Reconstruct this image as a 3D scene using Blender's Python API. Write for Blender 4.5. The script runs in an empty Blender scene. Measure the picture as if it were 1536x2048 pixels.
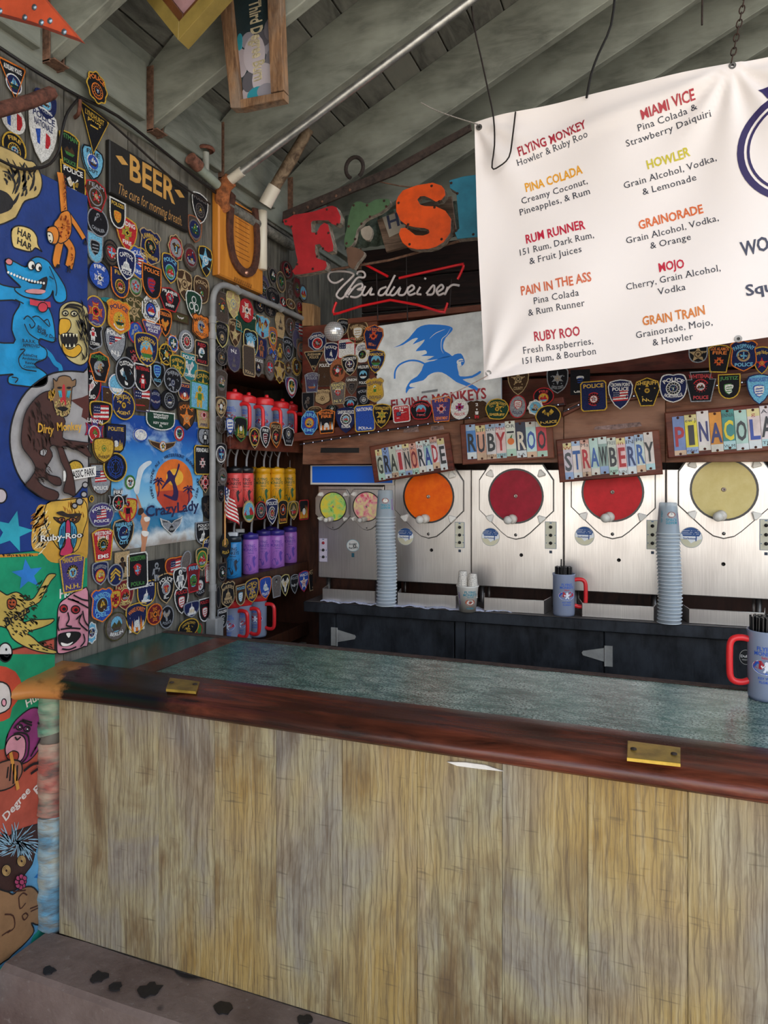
import bpy, math, random
from mathutils import Vector, Matrix
random.seed(7)
SC = bpy.context.scene
COL = SC.collection
R = math.radians
# ---------------------------------------------------------------- camera
FPX, UC, VH, YAW = 1422.0, 768.0, 948.0, R(21.5)
EYE = Vector((0, 0, 1.5))
cam = bpy.data.cameras.new('camera'); camo = bpy.data.objects.new('camera', cam); COL.objects.link(camo)
camo.location = EYE; camo.rotation_euler = (R(90), 0, YAW)
cam.sensor_fit = 'AUTO'; cam.sensor_width = 36; cam.lens = FPX/2048*36; cam.shift_y = -76/2048; cam.clip_start = .02
SC.camera = camo
# ---------------------------------------------------------------- light
world = bpy.data.worlds.new('world'); SC.world = world; world.use_nodes = True
wn = world.node_tree.nodes; wl = world.node_tree.links
wbg = wn['Background']
tc = wn.new('ShaderNodeTexCoord'); sep = wn.new('ShaderNodeSeparateXYZ'); cr = wn.new('ShaderNodeValToRGB')
wl.new(tc.outputs['Generated'], sep.inputs[0]); wl.new(sep.outputs['Z'], cr.inputs[0]); wl.new(cr.outputs[0], wbg.inputs[0])
e = cr.color_ramp.elements; e[0].position = 0.0; e[0].color = (1.0, .93, .82, 1); e[1].position = .5; e[1].color = (.62, .78, 1.0, 1)
e2 = cr.color_ramp.elements.new(.15); e2.color = (.95, .96, 1.0, 1)
wbg.inputs[1].default_value = 1.5
sun = bpy.data.lights.new('sun', 'SUN'); sun.energy = 4.5; sun.angle = R(6); sun.color = (1, .90, .72)
suno = bpy.data.objects.new('sun', sun); COL.objects.link(suno); suno.rotation_euler = (R(34), 0, R(32)); suno.location = (2, -4, 6)
def area(name, loc, rot, sx, sy, power, color=(1, 1, 1)):
    l = bpy.data.lights.new(name, 'AREA'); l.shape = 'RECTANGLE'; l.size = sx; l.size_y = sy; l.energy = power; l.color = color
    o = bpy.data.objects.new(name, l); COL.objects.link(o); o.location = loc; o.rotation_euler = rot
SC.view_settings.view_transform = 'Standard'; SC.view_settings.look = 'None'
SC.view_settings.gamma = 1; SC.view_settings.use_curve_mapping = False; SC.view_settings.exposure = 1.0
SC.cycles.max_bounces = 6; SC.cycles.transparent_max_bounces = 24; SC.cycles.use_denoising = True
# ---------------------------------------------------------------- helpers
def lin(c):
    return c/12.92 if c <= .04045 else ((c+.055)/1.055)**2.4
def hx(s):
    s = s.lstrip('#'); return tuple(lin(int(s[i:i+2], 16)/255) for i in (0, 2, 4)) + (1,)
_M = {}
def nodes(name):
    m = bpy.data.materials.new(name); m.use_nodes = True
    nt = m.node_tree; b = nt.nodes['Principled BSDF']; return m, nt, b, nt.nodes, nt.links
def mapped(nt, scale, src='Object', rot=(0, 0, 0), rnd=False):
    n, l = nt.nodes, nt.links
    t = n.new('ShaderNodeTexCoord'); mp = n.new('ShaderNodeMapping'); l.new(t.outputs[src], mp.inputs[0])
    mp.inputs['Scale'].default_value = scale; mp.inputs['Rotation'].default_value = rot
    if rnd:
        oi = n.new('ShaderNodeObjectInfo'); mu = n.new('ShaderNodeMath'); mu.operation = 'MULTIPLY'; mu.inputs[1].default_value = 37.0
        l.new(oi.outputs['Random'], mu.inputs[0]); l.new(mu.outputs[0], mp.inputs['Location'])
    return mp.outputs[0]
def noise(nt, vec, scale, detail=4, rough=.6, dist=0):
    n = nt.nodes.new('ShaderNodeTexNoise'); nt.links.new(vec, n.inputs['Vector'])
    n.inputs['Scale'].default_value = scale; n.inputs['Detail'].default_value = detail; n.inputs['Roughness'].default_value = rough; n.inputs['Distortion'].default_value = dist
    return n.outputs['Fac']
def ramp(nt, fac, stops):
    r = nt.nodes.new('ShaderNodeValToRGB'); nt.links.new(fac, r.inputs[0]); e = r.color_ramp.elements
    e[0].position, e[0].color = stops[0][0], stops[0][1]; e[1].position, e[1].color = stops[-1][0], stops[-1][1]
    for p, c in stops[1:-1]:
        k = e.new(p); k.color = c
    return r.outputs[0]
def mix(nt, fac, a, b, mode='MIX'):
    m = nt.nodes.new('ShaderNodeMix'); m.data_type = 'RGBA'; m.blend_type = mode; L = nt.links
    for i, v in ((0, fac), (6, a), (7, b)):
        if hasattr(v, 'is_linked'): L.new(v, m.inputs[i])
        else: m.inputs[i].default_value = v
    return m.outputs[2]
def bump(nt, h, strength, dist, b):
    k = nt.nodes.new('ShaderNodeBump'); k.inputs['Strength'].default_value = strength; k.inputs['Distance'].default_value = dist
    nt.links.new(h, k.inputs['Height']); nt.links.new(k.outputs[0], b.inputs['Normal'])
def P(c, kind='paint'):
    key = (c, kind)
    if key in _M: return _M[key]
    m, nt, b, n, l = nodes(kind + '_' + c.lstrip('#')); col = hx(c)
    if kind == 'paint':
        f = noise(nt, mapped(nt, (1, 1, 1)), 14, 5); c2 = tuple(v*.72 for v in col[:3]) + (1,)
        l.new(ramp(nt, f, [(.32, c2), (.6, col)]), b.inputs['Base Color']); b.inputs['Roughness'].default_value = .5
        bump(nt, noise(nt, mapped(nt, (1, 1, 1)), 60, 3), .25, .004, b)
    elif kind == 'cloth':
        f = noise(nt, mapped(nt, (1, 1, 1)), 260, 2); c2 = tuple(v*.6 for v in col[:3]) + (1,)
        l.new(ramp(nt, f, [(.38, c2), (.56, col)]), b.inputs['Base Color']); b.inputs['Roughness'].default_value = .85
        bump(nt, noise(nt, mapped(nt, (1, .25, 1)), 700, 1), .5, .001, b); b.inputs['Specular IOR Level'].default_value = .25
    elif kind == 'plastic':
        b.inputs['Base Color'].default_value = col; b.inputs['Roughness'].default_value = .32
    elif kind == 'print':
        b.inputs['Base Color'].default_value = col; b.inputs['Roughness'].default_value = .55
    elif kind == 'metal':
        f = noise(nt, mapped(nt, (1, 1, 1)), 20, 4); c2 = tuple(v*.6 for v in col[:3]) + (1,)
        l.new(ramp(nt, f, [(.35, c2), (.6, col)]), b.inputs['Base Color']); b.inputs['Metallic'].default_value = .85; b.inputs['Roughness'].default_value = .38
    elif kind == 'rust':
        f = noise(nt, mapped(nt, (1, 1, 1)), 45, 6, .7); c2 = tuple(v*.35 for v in col[:3]) + (1,)
        l.new(ramp(nt, f, [(.36, c2), (.62, col)]), b.inputs['Base Color']); b.inputs['Roughness'].default_value = .85
        bump(nt, f, .6, .01, b)
    elif kind == 'glow':
        b.inputs['Base Color'].default_value = col; b.inputs['Emission Color'].default_value = col; b.inputs['Emission Strength'].default_value = .9
    _M[key] = m; return m
def wood(name, dark, light, scale=(1, 1, 1), grain=30, rough=.7, blot=None, blotscale=3, bumps=.4, spec=.3):
    if name in _M: return _M[name]
    m, nt, b, n, l = nodes(name)
    v = mapped(nt, scale, rnd=True)
    f = noise(nt, v, grain, 8, .65, .6)
    c = ramp(nt, f, [(.33, hx(dark)), (.66, hx(light))])
    if blot:
        g = noise(nt, mapped(nt, tuple(s**.35 for s in scale), rnd=True), blotscale, 4, .6)
        k = ramp(nt, g, [(.42, (0, 0, 0, 1)), (.62, (1, 1, 1, 1))])
        c = mix(nt, k, c, mix(nt, .75, c, hx(blot)))
    l.new(c, b.inputs['Base Color']); b.inputs['Roughness'].default_value = rough; b.inputs['Specular IOR Level'].default_value = spec
    bump(nt, f, bumps, .006, b)
    _M[name] = m; return m
# ---- frames: in-plane x to the right, y up, z towards the room
CA = R(1.5)
def ray(u, v):
    r = Vector((math.cos(YAW), math.sin(YAW), 0)); f = Vector((-math.sin(YAW), math.cos(YAW), 0))
    return f*FPX + r*(u-UC) + Vector((0, 0, 1))*(VH-v)
class Frame:
    def __init__(s, o, ex, ey):
        s.o = Vector(o); s.ex = Vector(ex).normalized(); s.ey = Vector(ey).normalized(); s.n = s.ex.cross(s.ey)
    def hit(s, u, v, d=0):
        r = ray(u, v); o = s.o + s.n*d; t = (o-EYE).dot(s.n)/r.dot(s.n); return EYE + r*t
    def st(s, u, v, d=0):
        p = s.hit(u, v, d) - s.o; return p.dot(s.ex), p.dot(s.ey)
    def pt(s, a, b, d=0): return s.o + s.ex*a + s.ey*b + s.n*d
    def mat(s, a=0, b=0, d=0, rot=0):
        p = s.pt(a, b, d); c, k = math.cos(rot), math.sin(rot)
        x = s.ex*c + s.ey*k; y = s.ey*c - s.ex*k
        return Matrix(((x.x, y.x, s.n.x, p.x), (x.y, y.y, s.n.y, p.y), (x.z, y.z, s.n.z, p.z), (0, 0, 0, 1)))
LW = Frame((-1.7, 0, 0), (0, 1, 0), (0, 0, 1))
def back(y): return Frame((-1.6, y, 0), (math.cos(CA), math.sin(CA), 0), (0, 0, 1))
def floorp(z): return Frame((0, 0, z), (1, 0, 0), (0, 1, 0))
# ---- mesh builder
class MB:
    def __init__(s): s.v = []; s.f = []; s.m = []; s.mats = []; s.sm = []
    def mi(s, mat):
        if mat not in s.mats: s.mats.append(mat)
        return s.mats.index(mat)
    def add(s, vs, fs, mat, smooth=False):
        b = len(s.v); s.v.extend(Vector(p) for p in vs); i = s.mi(mat)
        for f in fs: s.f.append([b+k for k in f]); s.m.append(i); s.sm.append(smooth)
        return s
    def box(s, c, d, mat, rot=None, bev=0):
        x, y, z = d[0]/2, d[1]/2, d[2]/2
        if bev:
            return s.prism([(c[0]-x+bev, c[1]-y), (c[0]+x-bev, c[1]-y), (c[0]+x, c[1]-y+bev), (c[0]+x, c[1]+y-bev), (c[0]+x-bev, c[1]+y), (c[0]-x+bev, c[1]+y), (c[0]-x, c[1]+y-bev), (c[0]-x, c[1]-y+bev)], c[2]-z, c[2]+z, mat, bev=bev*.7)
        vs = [Vector((a*x, b*y, e*z)) for e in (-1, 1) for a, b in ((-1, -1), (1, -1), (1, 1), (-1, 1))]
        if rot is not None: vs = [rot @ p for p in vs]
        vs = [p + Vector(c) for p in vs]
        return s.add(vs, [(3, 2, 1, 0), (4, 5, 6, 7), (0, 1, 5, 4), (1, 2, 6, 5), (2, 3, 7, 6), (3, 0, 4, 7)], mat)
    def prism(s, poly, z0, z1, mat, side=None, bev=0):
        ar = sum(poly[i-1][0]*poly[i][1]-poly[i][0]*poly[i-1][1] for i in range(len(poly)))
        if ar < 0: poly = poly[::-1]
        n = len(poly)
        if bev:
            cx = sum(p[0] for p in poly)/n; cy = sum(p[1] for p in poly)/n
            w = max(p[0] for p in poly)-min(p[0] for p in poly); h = max(p[1] for p in poly)-min(p[1] for p in poly)
            kx = 1-2*bev/max(w, 1e-6); ky = 1-2*bev/max(h, 1e-6)
            top = [(cx+(p[0]-cx)*kx, cy+(p[1]-cy)*ky) for p in poly]
            s.add([(p[0], p[1], z0) for p in poly]+[(p[0], p[1], z1-bev) for p in poly], [[i, (i+1) % n, n+(i+1) % n, n+i] for i in range(n)]+[list(range(n))[::-1]], side or mat)
            s.add([(p[0], p[1], z1-bev) for p in poly]+[(p[0], p[1], z1) for p in top], [[i, (i+1) % n, n+(i+1) % n, n+i] for i in range(n)]+[[n+i for i in range(n)]], mat)
            return s
        s.add([(p[0], p[1], z0) for p in poly]+[(p[0], p[1], z1) for p in poly], [[i, (i+1) % n, n+(i+1) % n, n+i] for i in range(n)]+[list(range(n))[::-1]], side or mat)
        s.add([(p[0], p[1], z1) for p in poly], [list(range(n))], mat)
        return s
    def flat(s, poly, z, mat):
        ar = sum(poly[i-1][0]*poly[i][1]-poly[i][0]*poly[i-1][1] for i in range(len(poly)))
        if ar < 0: poly = poly[::-1]
        return s.add([(p[0], p[1], z) for p in poly], [list(range(len(poly)))], mat)
    def ring(s, outer, inner, z0, z1, mat):
        n = len(outer); vs = [(p[0], p[1], z0) for p in outer]+[(p[0], p[1], z1) for p in outer]+[(p[0], p[1], z1) for p in inner]+[(p[0], p[1], z0) for p in inner]
        fs = []
        for i in range(n):
            j = (i+1) % n; fs += [[i, j, n+j, n+i], [n+i, n+j, 2*n+j, 2*n+i], [2*n+i, 2*n+j, 3*n+j, 3*n+i]]
        return s.add(vs, fs, mat)
    def stroke(s, pts, w, z, mat, taper=False):
        n = len(pts)
        if n < 2: return s
        L = []; Rr = []
        for i in range(n):
            a = Vector(pts[max(i-1, 0)]).to_2d(); b = Vector(pts[min(i+1, n-1)]).to_2d(); d = b-a
            if d.length < 1e-9: d = Vector((1, 0))
            d.normalize(); k = w/2*(1 if not taper else max(.15, math.sin(math.pi*(i+.3)/(n-.4))))
            p = Vector(pts[i]).to_2d(); q = Vector((-d.y, d.x))*k
            L.append(p+q); Rr.append(p-q)
        vs = [(p.x, p.y, z) for p in L]+[(p.x, p.y, z) for p in Rr]
        return s.add(vs, [[n+i, n+i+1, i+1, i] for i in range(n-1)], mat)
    def tube(s, pts, r, mat, seg=8, closed=False, smooth=True, cap=True):
        pts = [Vector(p) for p in pts]; n = len(pts); rings = []; up = None
        for i, p in enumerate(pts):
            if closed: d = pts[(i+1) % n]-pts[i-1]
            else: d = pts[min(i+1, n-1)]-pts[max(i-1, 0)]
            if d.length < 1e-9: d = Vector((0, 0, 1))
            d.normalize()
            if up is None:
                up = Vector((0, 0, 1)) if abs(d.z) < .9 else Vector((1, 0, 0))
            up = (up - d*up.dot(d)); up.normalize(); q = d.cross(up); rr = r[i] if isinstance(r, (list, tuple)) else r
            rings.append([p + (up*math.cos(a)+q*math.sin(a))*rr for a in (2*math.pi*k/seg for k in range(seg))])
        vs = [v for g in rings for v in g]; fs = []
        for i in range(n if closed else n-1):
            j = (i+1) % n
            for k in range(seg):
                k2 = (k+1) % seg; fs.append([i*seg+k, i*seg+k2, j*seg+k2, j*seg+k])
        s.add(vs, fs, mat, smooth)
        if cap and not closed:
            s.add(rings[0], [list(range(seg))[::-1]], mat); s.add(rings[-1], [list(range(seg))], mat)
        return s
    def lathe(s, prof, mat, seg=24, c=(0, 0, 0), axis='z', smooth=True):
        vs = []; n = len(prof)
        for r, h in prof:
            for k in range(seg):
                a = 2*math.pi*k/seg; x, y = r*math.cos(a), r*math.sin(a)
                p = (x, y, h) if axis == 'z' else (x, h, -y) if axis == 'y' else (h, x, y)
                vs.append((p[0]+c[0], p[1]+c[1], p[2]+c[2]))
        fs = [[i*seg+k, i*seg+(k+1) % seg, (i+1)*seg+(k+1) % seg, (i+1)*seg+k] for i in range(n-1) for k in range(seg)]
        return s.add(vs, fs, mat, smooth)
    def map(s, fn, start=0):
        for i in range(start, len(s.v)): s.v[i] = Vector(fn(s.v[i]))
        return s
    def build(s, name, parent=None, M=None, origin=None):
        if origin is not None:
            o = Vector(origin); s.v = [p-o for p in s.v]; M = Matrix.Translation(o)
        me = bpy.data.meshes.new(name); me.from_pydata([tuple(p) for p in s.v], [], s.f)
        for m in s.mats: me.materials.append(m)
        me.polygons.foreach_set('material_index', s.m); me.polygons.foreach_set('use_smooth', s.sm)
        me.update(); ob = bpy.data.objects.new(name, me); COL.objects.link(ob)
        if parent is not None: ob.parent = parent
        if M is not None: ob.matrix_local = M
        return ob
def tag(o, label, cat, group=None):
    o['label'] = label; o['category'] = cat
    if group: o['group'] = group
    return o
def struct(o): o['kind'] = 'structure'; return o
def empty(name, M, label=None, cat=None, group=None):
    o = bpy.data.objects.new(name, None); COL.objects.link(o); o.empty_display_size = .05
    o.matrix_world = M if isinstance(M, Matrix) else Matrix.Translation(Vector(M))
    if label: tag(o, label, cat, group)
    return o
def dup(root, M, label=None, group=None):
    r = root.copy(); COL.objects.link(r); r.matrix_world = M
    if label: r['label'] = label
    if group: r['group'] = group
    for ch in list(root.children):
        c = ch.copy(); COL.objects.link(c); c.parent = r
        for g in list(ch.children):
            d = g.copy(); COL.objects.link(d); d.parent = c
    return r
def smooth(pts, k=4, closed=False):
    n = len(pts); out = []
    rng = range(n) if closed else range(n-1)
    for i in rng:
        g = (lambda j: pts[j % n]) if closed else (lambda j: pts[max(0, min(n-1, j))])
        p0, p1, p2, p3 = g(i-1), g(i), g(i+1), g(i+2)
        for q in range(k):
            t = q/k
            out.append(tuple(.5*((2*b)+(-a+c)*t+(2*a-5*b+4*c-d)*t*t+(-a+3*b-3*c+d)*t**3) for a, b, c, d in zip(p0, p1, p2, p3)))
    if not closed: out.append(tuple(pts[-1]))
    return out
def circ(cx, cy, rx, ry=None, n=20, a0=0):
    ry = rx if ry is None else ry
    return [(cx+rx*math.cos(a0+2*math.pi*i/n), cy+ry*math.sin(a0+2*math.pi*i/n)) for i in range(n)]
# ---- lettering from Blender's own font: one flat mesh per character, laid out in python
GL = {}
def glyphs(bold):
    chars = [chr(c) for c in range(33, 127)]; obs = []
    for ch in ['H'] + chars:
        for t in (ch, '|'+ch+'|'):
            cu = bpy.data.curves.new('g', 'FONT'); cu.body = t; cu.resolution_u = 2; cu.offset = bold; cu.fill_mode = 'FRONT'
            o = bpy.data.objects.new('g', cu); COL.objects.link(o); obs.append((ch, t, o))
    cu = bpy.data.curves.new('g', 'FONT'); cu.body = '||'; cu.offset = bold; ob = bpy.data.objects.new('g', cu); COL.objects.link(ob); obs.append(('', '', ob))
    dg = bpy.context.evaluated_depsgraph_get(); dg.update(); res = {}; wid = {}
    for ch, t, o in obs:
        ev = o.evaluated_get(dg); me = ev.to_mesh(); vs = [(v.co.x, v.co.y) for v in me.vertices]; fs = [list(p.vertices) for p in me.polygons]
        if t == ch: res[ch] = (vs, fs)
        w = max(v[0] for v in vs)-min(v[0] for v in vs); wid[t] = w
        ev.to_mesh_clear()
    for ch, t, o in obs: c = o.data; bpy.data.objects.remove(o); bpy.data.curves.remove(c)
    hh = max(v[1] for v in res['H'][0]); out = {}
    for ch in chars:
        vs, fs = res[ch]; out[ch] = ([(x/hh, y/hh) for x, y in vs], fs, (wid['|'+ch+'|']-wid[''])/hh)
    out[' '] = ([], [], .42); return out
def text(mb, s, x, y, h, mat, z=0, align='c', rot=0, arc=0, bold=1, width=None, wob=0, gap=0, serif=0):
    """lettering of cap height h centred at x, y; arc > 0 bends over a circle of that radius, < 0 under it"""
    g = GL[bold]; s = s.replace('~', ' '); k = sum(g[c][2]+gap for c in s if c in g); sx = h
    if width: sx = min(h*1.6, width/max(k, 1e-6))
    tot = k*sx; cur = {'c': -tot/2, 'l': 0, 'r': -tot}[align]; c, q = math.cos(rot), math.sin(rot)
    for ch in s:
        if ch not in g: continue
        vs, fs, adv = g[ch]; out = []; jig = random.uniform(-wob, wob)
        for vx, vy in vs:
            px, py = cur+vx*sx, (vy-.5)*h + jig*h + jig*.8*(vx)*h*.6
            if arc:
                r = abs(arc); a = px/r
                if arc > 0: px, py = math.sin(a)*(r+py), math.cos(a)*(r+py)-r
                else: px, py = math.sin(a)*(r-py), r-math.cos(a)*(r-py)
            out.append((x+px*c-py*q, y+px*q+py*c, z))
        if vs: mb.add(out, fs, mat)
        cur += (adv+gap)*sx
    return tot
GL[1] = glyphs(.022); GL[0] = glyphs(0.0)
# ================================================================ structure
GREYW = wood('weathered_board', '#3c3a35', '#6e6a61', (12, 12, 1.0), 5, .85, '#7b776c', 2.5, .6)
CEILW = wood('ceiling_board', '#4a4a45', '#73726b', (5, 1.2, 5), 5, .85, '#85847b', 2, .4)
RAFTW = wood('rafter_wood', '#62645b', '#8b8d82', (1.3, 6, 5), 4, .8, '#9da094', 2.2, .35)
LEDGW = wood('ledger_wood', '#5b5e55', '#7f8278', (6, 1.3, 5), 4, .8, '#8a8d82', 2, .35)
BROWNW = wood('brown_wood', '#1d0f0a', '#4a2a1b', (6, 6, 1.2), 5, .45, '#3a1f14', 3, .3)
REDW = wood('red_brown_wood', '#35140e', '#6b2c1e', (1.2, 8, 8), 5, .5, '#7a4a36', 2.5, .4)
HEADW = wood('header_wood', '#4a2a1c', '#8a5a42', (1.2, 9, 9), 5, .6, '#9a7460', 2.2, .5)
RAILW = wood('rail_wood', '#2b120c', '#7a3a26', (1.0, 9, 9), 4, .26, '#1c100c', 1.2, .25, .5)
def rail_end(m):
    nt = m.node_tree; b = nt.nodes['Principled BSDF']; old = b.inputs['Base Color'].links[0].from_socket; n, l = nt.nodes, nt.links
    x = n.new('ShaderNodeSeparateXYZ'); g = n.new('ShaderNodeNewGeometry'); l.new(g.outputs['Position'], x.inputs[0]); f = noise(nt, mapped(nt, (1, 1, 1)), 7, 5, .6)
    a = n.new('ShaderNodeMath'); a.operation = 'MULTIPLY_ADD'; a.inputs[1].default_value = .5; l.new(f, a.inputs[0]); l.new(x.outputs['X'], a.inputs[2])
    c = mix(nt, ramp2(nt, a.outputs[0], -1.02, -.86), hx('#100c0b'), old); c = mix(nt, ramp2(nt, a.outputs[0], -1.40, -1.32), hx('#b0743c'), c); l.new(c, b.inputs['Base Color'])
def ramp2(nt, v, lo, hi):
    r = nt.nodes.new('ShaderNodeMapRange'); nt.links.new(v, r.inputs[0]); r.inputs[1].default_value = lo; r.inputs[2].default_value = hi; r.interpolation_type = 'SMOOTHSTEP'; return r.outputs[0]
RAILM = wood('arm_rail_wood', '#30140d', '#84402a', (1.0, 9, 9), 4, .24, '#1c100c', 1.2, .25, .5); rail_end(RAILM)
BLACKW = wood('black_paint', '#101114', '#24272c', (5, 5, 1.2), 6, .5, '#363a40', 5, .4)
RUST = P('#84604c', 'rust'); STEEL = P('#c9c8c4', 'metal'); GALV = P('#9a9b98', 'metal'); DARKM = P('#2c2826', 'rust')
# --- front panel printed boards
def panel_mat():
    m, nt, b, n, l = nodes('laminate_board')
    fine = noise(nt, mapped(nt, (70, 70, 2.4), rnd=True), 3.4, 6, .7, .5)
    med = noise(nt, mapped(nt, (16, 16, 1.3), rnd=True), 2.6, 7, .66, 1.2)
    g = noise(nt, mapped(nt, (1.7, 1.7, .9), rnd=True), 2.2, 5, .6, .5)
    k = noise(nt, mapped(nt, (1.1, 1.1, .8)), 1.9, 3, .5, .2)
    w = n.new('ShaderNodeTexWave'); l.new(mapped(nt, (1.0, 1.0, .22), rnd=True), w.inputs[0]); w.inputs['Scale'].default_value = 21; w.inputs['Distortion'].default_value = 14; w.inputs['Detail'].default_value = 4; w.inputs['Detail Scale'].default_value = .55; w.inputs['Detail Roughness'].default_value = .62
    c = n.new('ShaderNodeTexNoise'); l.new(mapped(nt, (5, 5, 55), rnd=True), c.inputs['Vector']); c.inputs['Scale'].default_value = 2.0; c.inputs['Detail'].default_value = 2
    base = ramp(nt, g, [(.28, hx('#513f2e')), (.38, hx('#7e6848')), (.47, hx('#a39876')), (.58, hx('#928a7c')), (.68, hx('#5f5550'))])
    base = mix(nt, ramp(nt, k, [(.47, (0, 0, 0, 1)), (.64, (.7, .7, .7, 1))]), base, hx('#b08e48'))  # warm yellow patches spanning the boards: dappled sunlight painted into the wood tone
    base = mix(nt, ramp(nt, med, [(.34, (.5, .5, .5, 1)), (.5, (0, 0, 0, 1))]), base, hx('#5d4a38'))
    base = mix(nt, ramp(nt, med, [(.52, (0, 0, 0, 1)), (.74, (.35, .35, .35, 1))]), base, hx('#cfc6a8'))
    base = mix(nt, ramp(nt, w.outputs['Fac'], [(.0, (.42, .42, .42, 1)), (.2, (0, 0, 0, 1))]), base, hx('#5a4833'))
    base = mix(nt, ramp(nt, fine, [(.36, (.6, .6, .6, 1)), (.5, (0, 0, 0, 1))]), base, hx('#5f5040'))
    base = mix(nt, ramp(nt, c.outputs['Fac'], [(.66, (0, 0, 0, 1)), (.74, (.45, .45, .45, 1))]), base, hx('#4d4134'))
    l.new(base, b.inputs['Base Color']); b.inputs['Roughness'].default_value = .45
    bump(nt, fine, .45, .004, b); return m
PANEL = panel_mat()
PF = Frame((0, 1.56, 0), (1, 0, 0), (0, 0, 1))
ZTOP = .925                                              # counter top
zl = .178                                                # ledge top
us = [118, 215, 317, 429, 552, 684, 834, 1004, 1175.5, 1375.5, 1600, 1850, 2120]
bar = struct(MB().box((1.2, 1.62, .53), (5.8, .08, .72), BLACKW).build('bar_front_wall', origin=(1.2, 1.62, .53)))
edges = [PF.st(u, 1600)[0] for u in us]
while edges[-1] < 4.0: edges.append(edges[-1]+.165)
for i in range(len(edges)-1):
    a, b = edges[i], edges[i+1]
    c = ((a+b)/2, 1.57, .53)
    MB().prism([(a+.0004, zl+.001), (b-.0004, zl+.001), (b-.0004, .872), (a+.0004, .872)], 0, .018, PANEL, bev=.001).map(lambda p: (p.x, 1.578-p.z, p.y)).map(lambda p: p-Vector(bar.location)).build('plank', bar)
# --- concrete ledge at the foot of the bar, ground
def conc(name, a, b, c):
    m, nt, bb, n, l = nodes(name); v = mapped(nt, (1, 1, 1))
    f = noise(nt, v, 5, 8, .65); g = noise(nt, v, 60, 5); s = noise(nt, v, 6.5, 2, .4, .4)
    col = ramp(nt, f, [(.3, hx(a)), (.7, hx(b))]); col = mix(nt, ramp(nt, g, [(.62, (0, 0, 0, 1)), (.72, (.6, .6, .6, 1))]), col, hx('#8f857d'))
    col = mix(nt, ramp(nt, s, [(.73, (0, 0, 0, 1)), (.76, (1, 1, 1, 1))]), col, hx(c))
    l.new(col, bb.inputs['Base Color']); bb.inputs['Roughness'].default_value = .7; bump(nt, f, .6, .02, bb); return m
CONC = conc('stained_concrete', '#5d4b43', '#85736a', '#1d1b1e')
mb = MB()
n = 40
prof = [(1.558, 0), (1.558, zl), (1.415, zl), (1.400, zl-.012), (1.398, 0)]
xs = [-1.66+.14*i for i in range(n)]
vs = [(x, y+random.uniform(-.003, .003)*(y < 1.5), z+random.uniform(-.002, .002)*(z > 0)) for x in xs for y, z in prof]
mb.add(vs, [[i*5+j, (i+1)*5+j, (i+1)*5+j+1, i*5+j+1] for i in range(n-1) for j in range(4)], CONC)
mb.add([vs[0], vs[1], vs[2], vs[3], vs[4]], [[0, 1, 2, 3, 4]], CONC)
struct(mb.build('floor_ledge', origin=(0, 1.5, 0)))
# dark gum blots on the ledge
for u, v, w in ((98, 1942, 16), (196, 1955, 20), (232, 1972, 16), (300, 1980, 24), (444, 2018, 20), (610, 2040, 16)):
    p = floorp(zl+.002).hit(u, v); q = []
    for i in range(14):
        a = i/14*6.283; rr = w/1422*1.9*random.uniform(.6, 1.1); q.append((p.x+math.cos(a)*rr, p.y+math.sin(a)*rr*.9))
    tag(MB().prism(q, zl+.0015, zl+.004, P('#1b191d', 'paint')).build('tar_blot', origin=(p.x, p.y, zl+.002)), {98: 'small tar blot at the left end of the concrete step', 196: 'second tar blot from the left end of the concrete step', 232: 'tar blot near the front edge of the step, third from the left', 300: 'large round tar blot in the middle of the visible step', 444: 'long black tar blot toward the right on the concrete step', 610: 'rightmost tar blot on the concrete step, against the bar front'}[u], 'stain', 'tar blots on the concrete step')
GROUND = conc('paving', '#a39a8e', '#c4bbae', '#8a8178')
struct(MB().add([(-14, -18, 0), (16, -18, 0), (16, 9, 0), (-14, 9, 0)], [[0, 1, 2, 3]], GROUND).build('floor'))
# --- left wall: vertical weathered boards; a lower board wall carries the mural
lw = struct(MB().box((-1.99, 1.65, 1.5), (.04, 6.9, 3.0), GREYW).build('wall_left', origin=(-1.99, 1.65, 1.5)))
def lboard(y0, y1, z0, z1, mat=None, x=-1.7, th=.03, name='board', j=.004):
    d = random.uniform(-j, 0)
    MB().prism([(y0+.0015, z0), (y1-.0015, z0), (y1-.0015, z1), (y0+.0015, z1)], 0, th, mat or GREYW, bev=.003).map(lambda p: (x-th+p.z+d, p.x, p.y)).map(lambda p: p-Vector(lw.location)).build(name, lw)
y = -1.7
while y < 2.49:
    w = min(.14, 2.505-y); lboard(y, y+w, .0, 2.68); y += w
while y < 3.24:
    w = min(.14, 3.245-y); lboard(y, y+w, 1.955, 2.68); y += w
y = 2.505
while y < 3.24:
    w = min(.14, 3.245-y); lboard(y, y+w, .0, .64); y += w
y = 3.25
while y < 4.95:
    lboard(y, y+.139, .0, 2.68); y += .14
# ledger board over the wall boards, blocking between rafters
lboard(-1.7, 4.97, 2.67, 2.985, LEDGW, -1.69, .035, 'ledger_board', 0)
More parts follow.
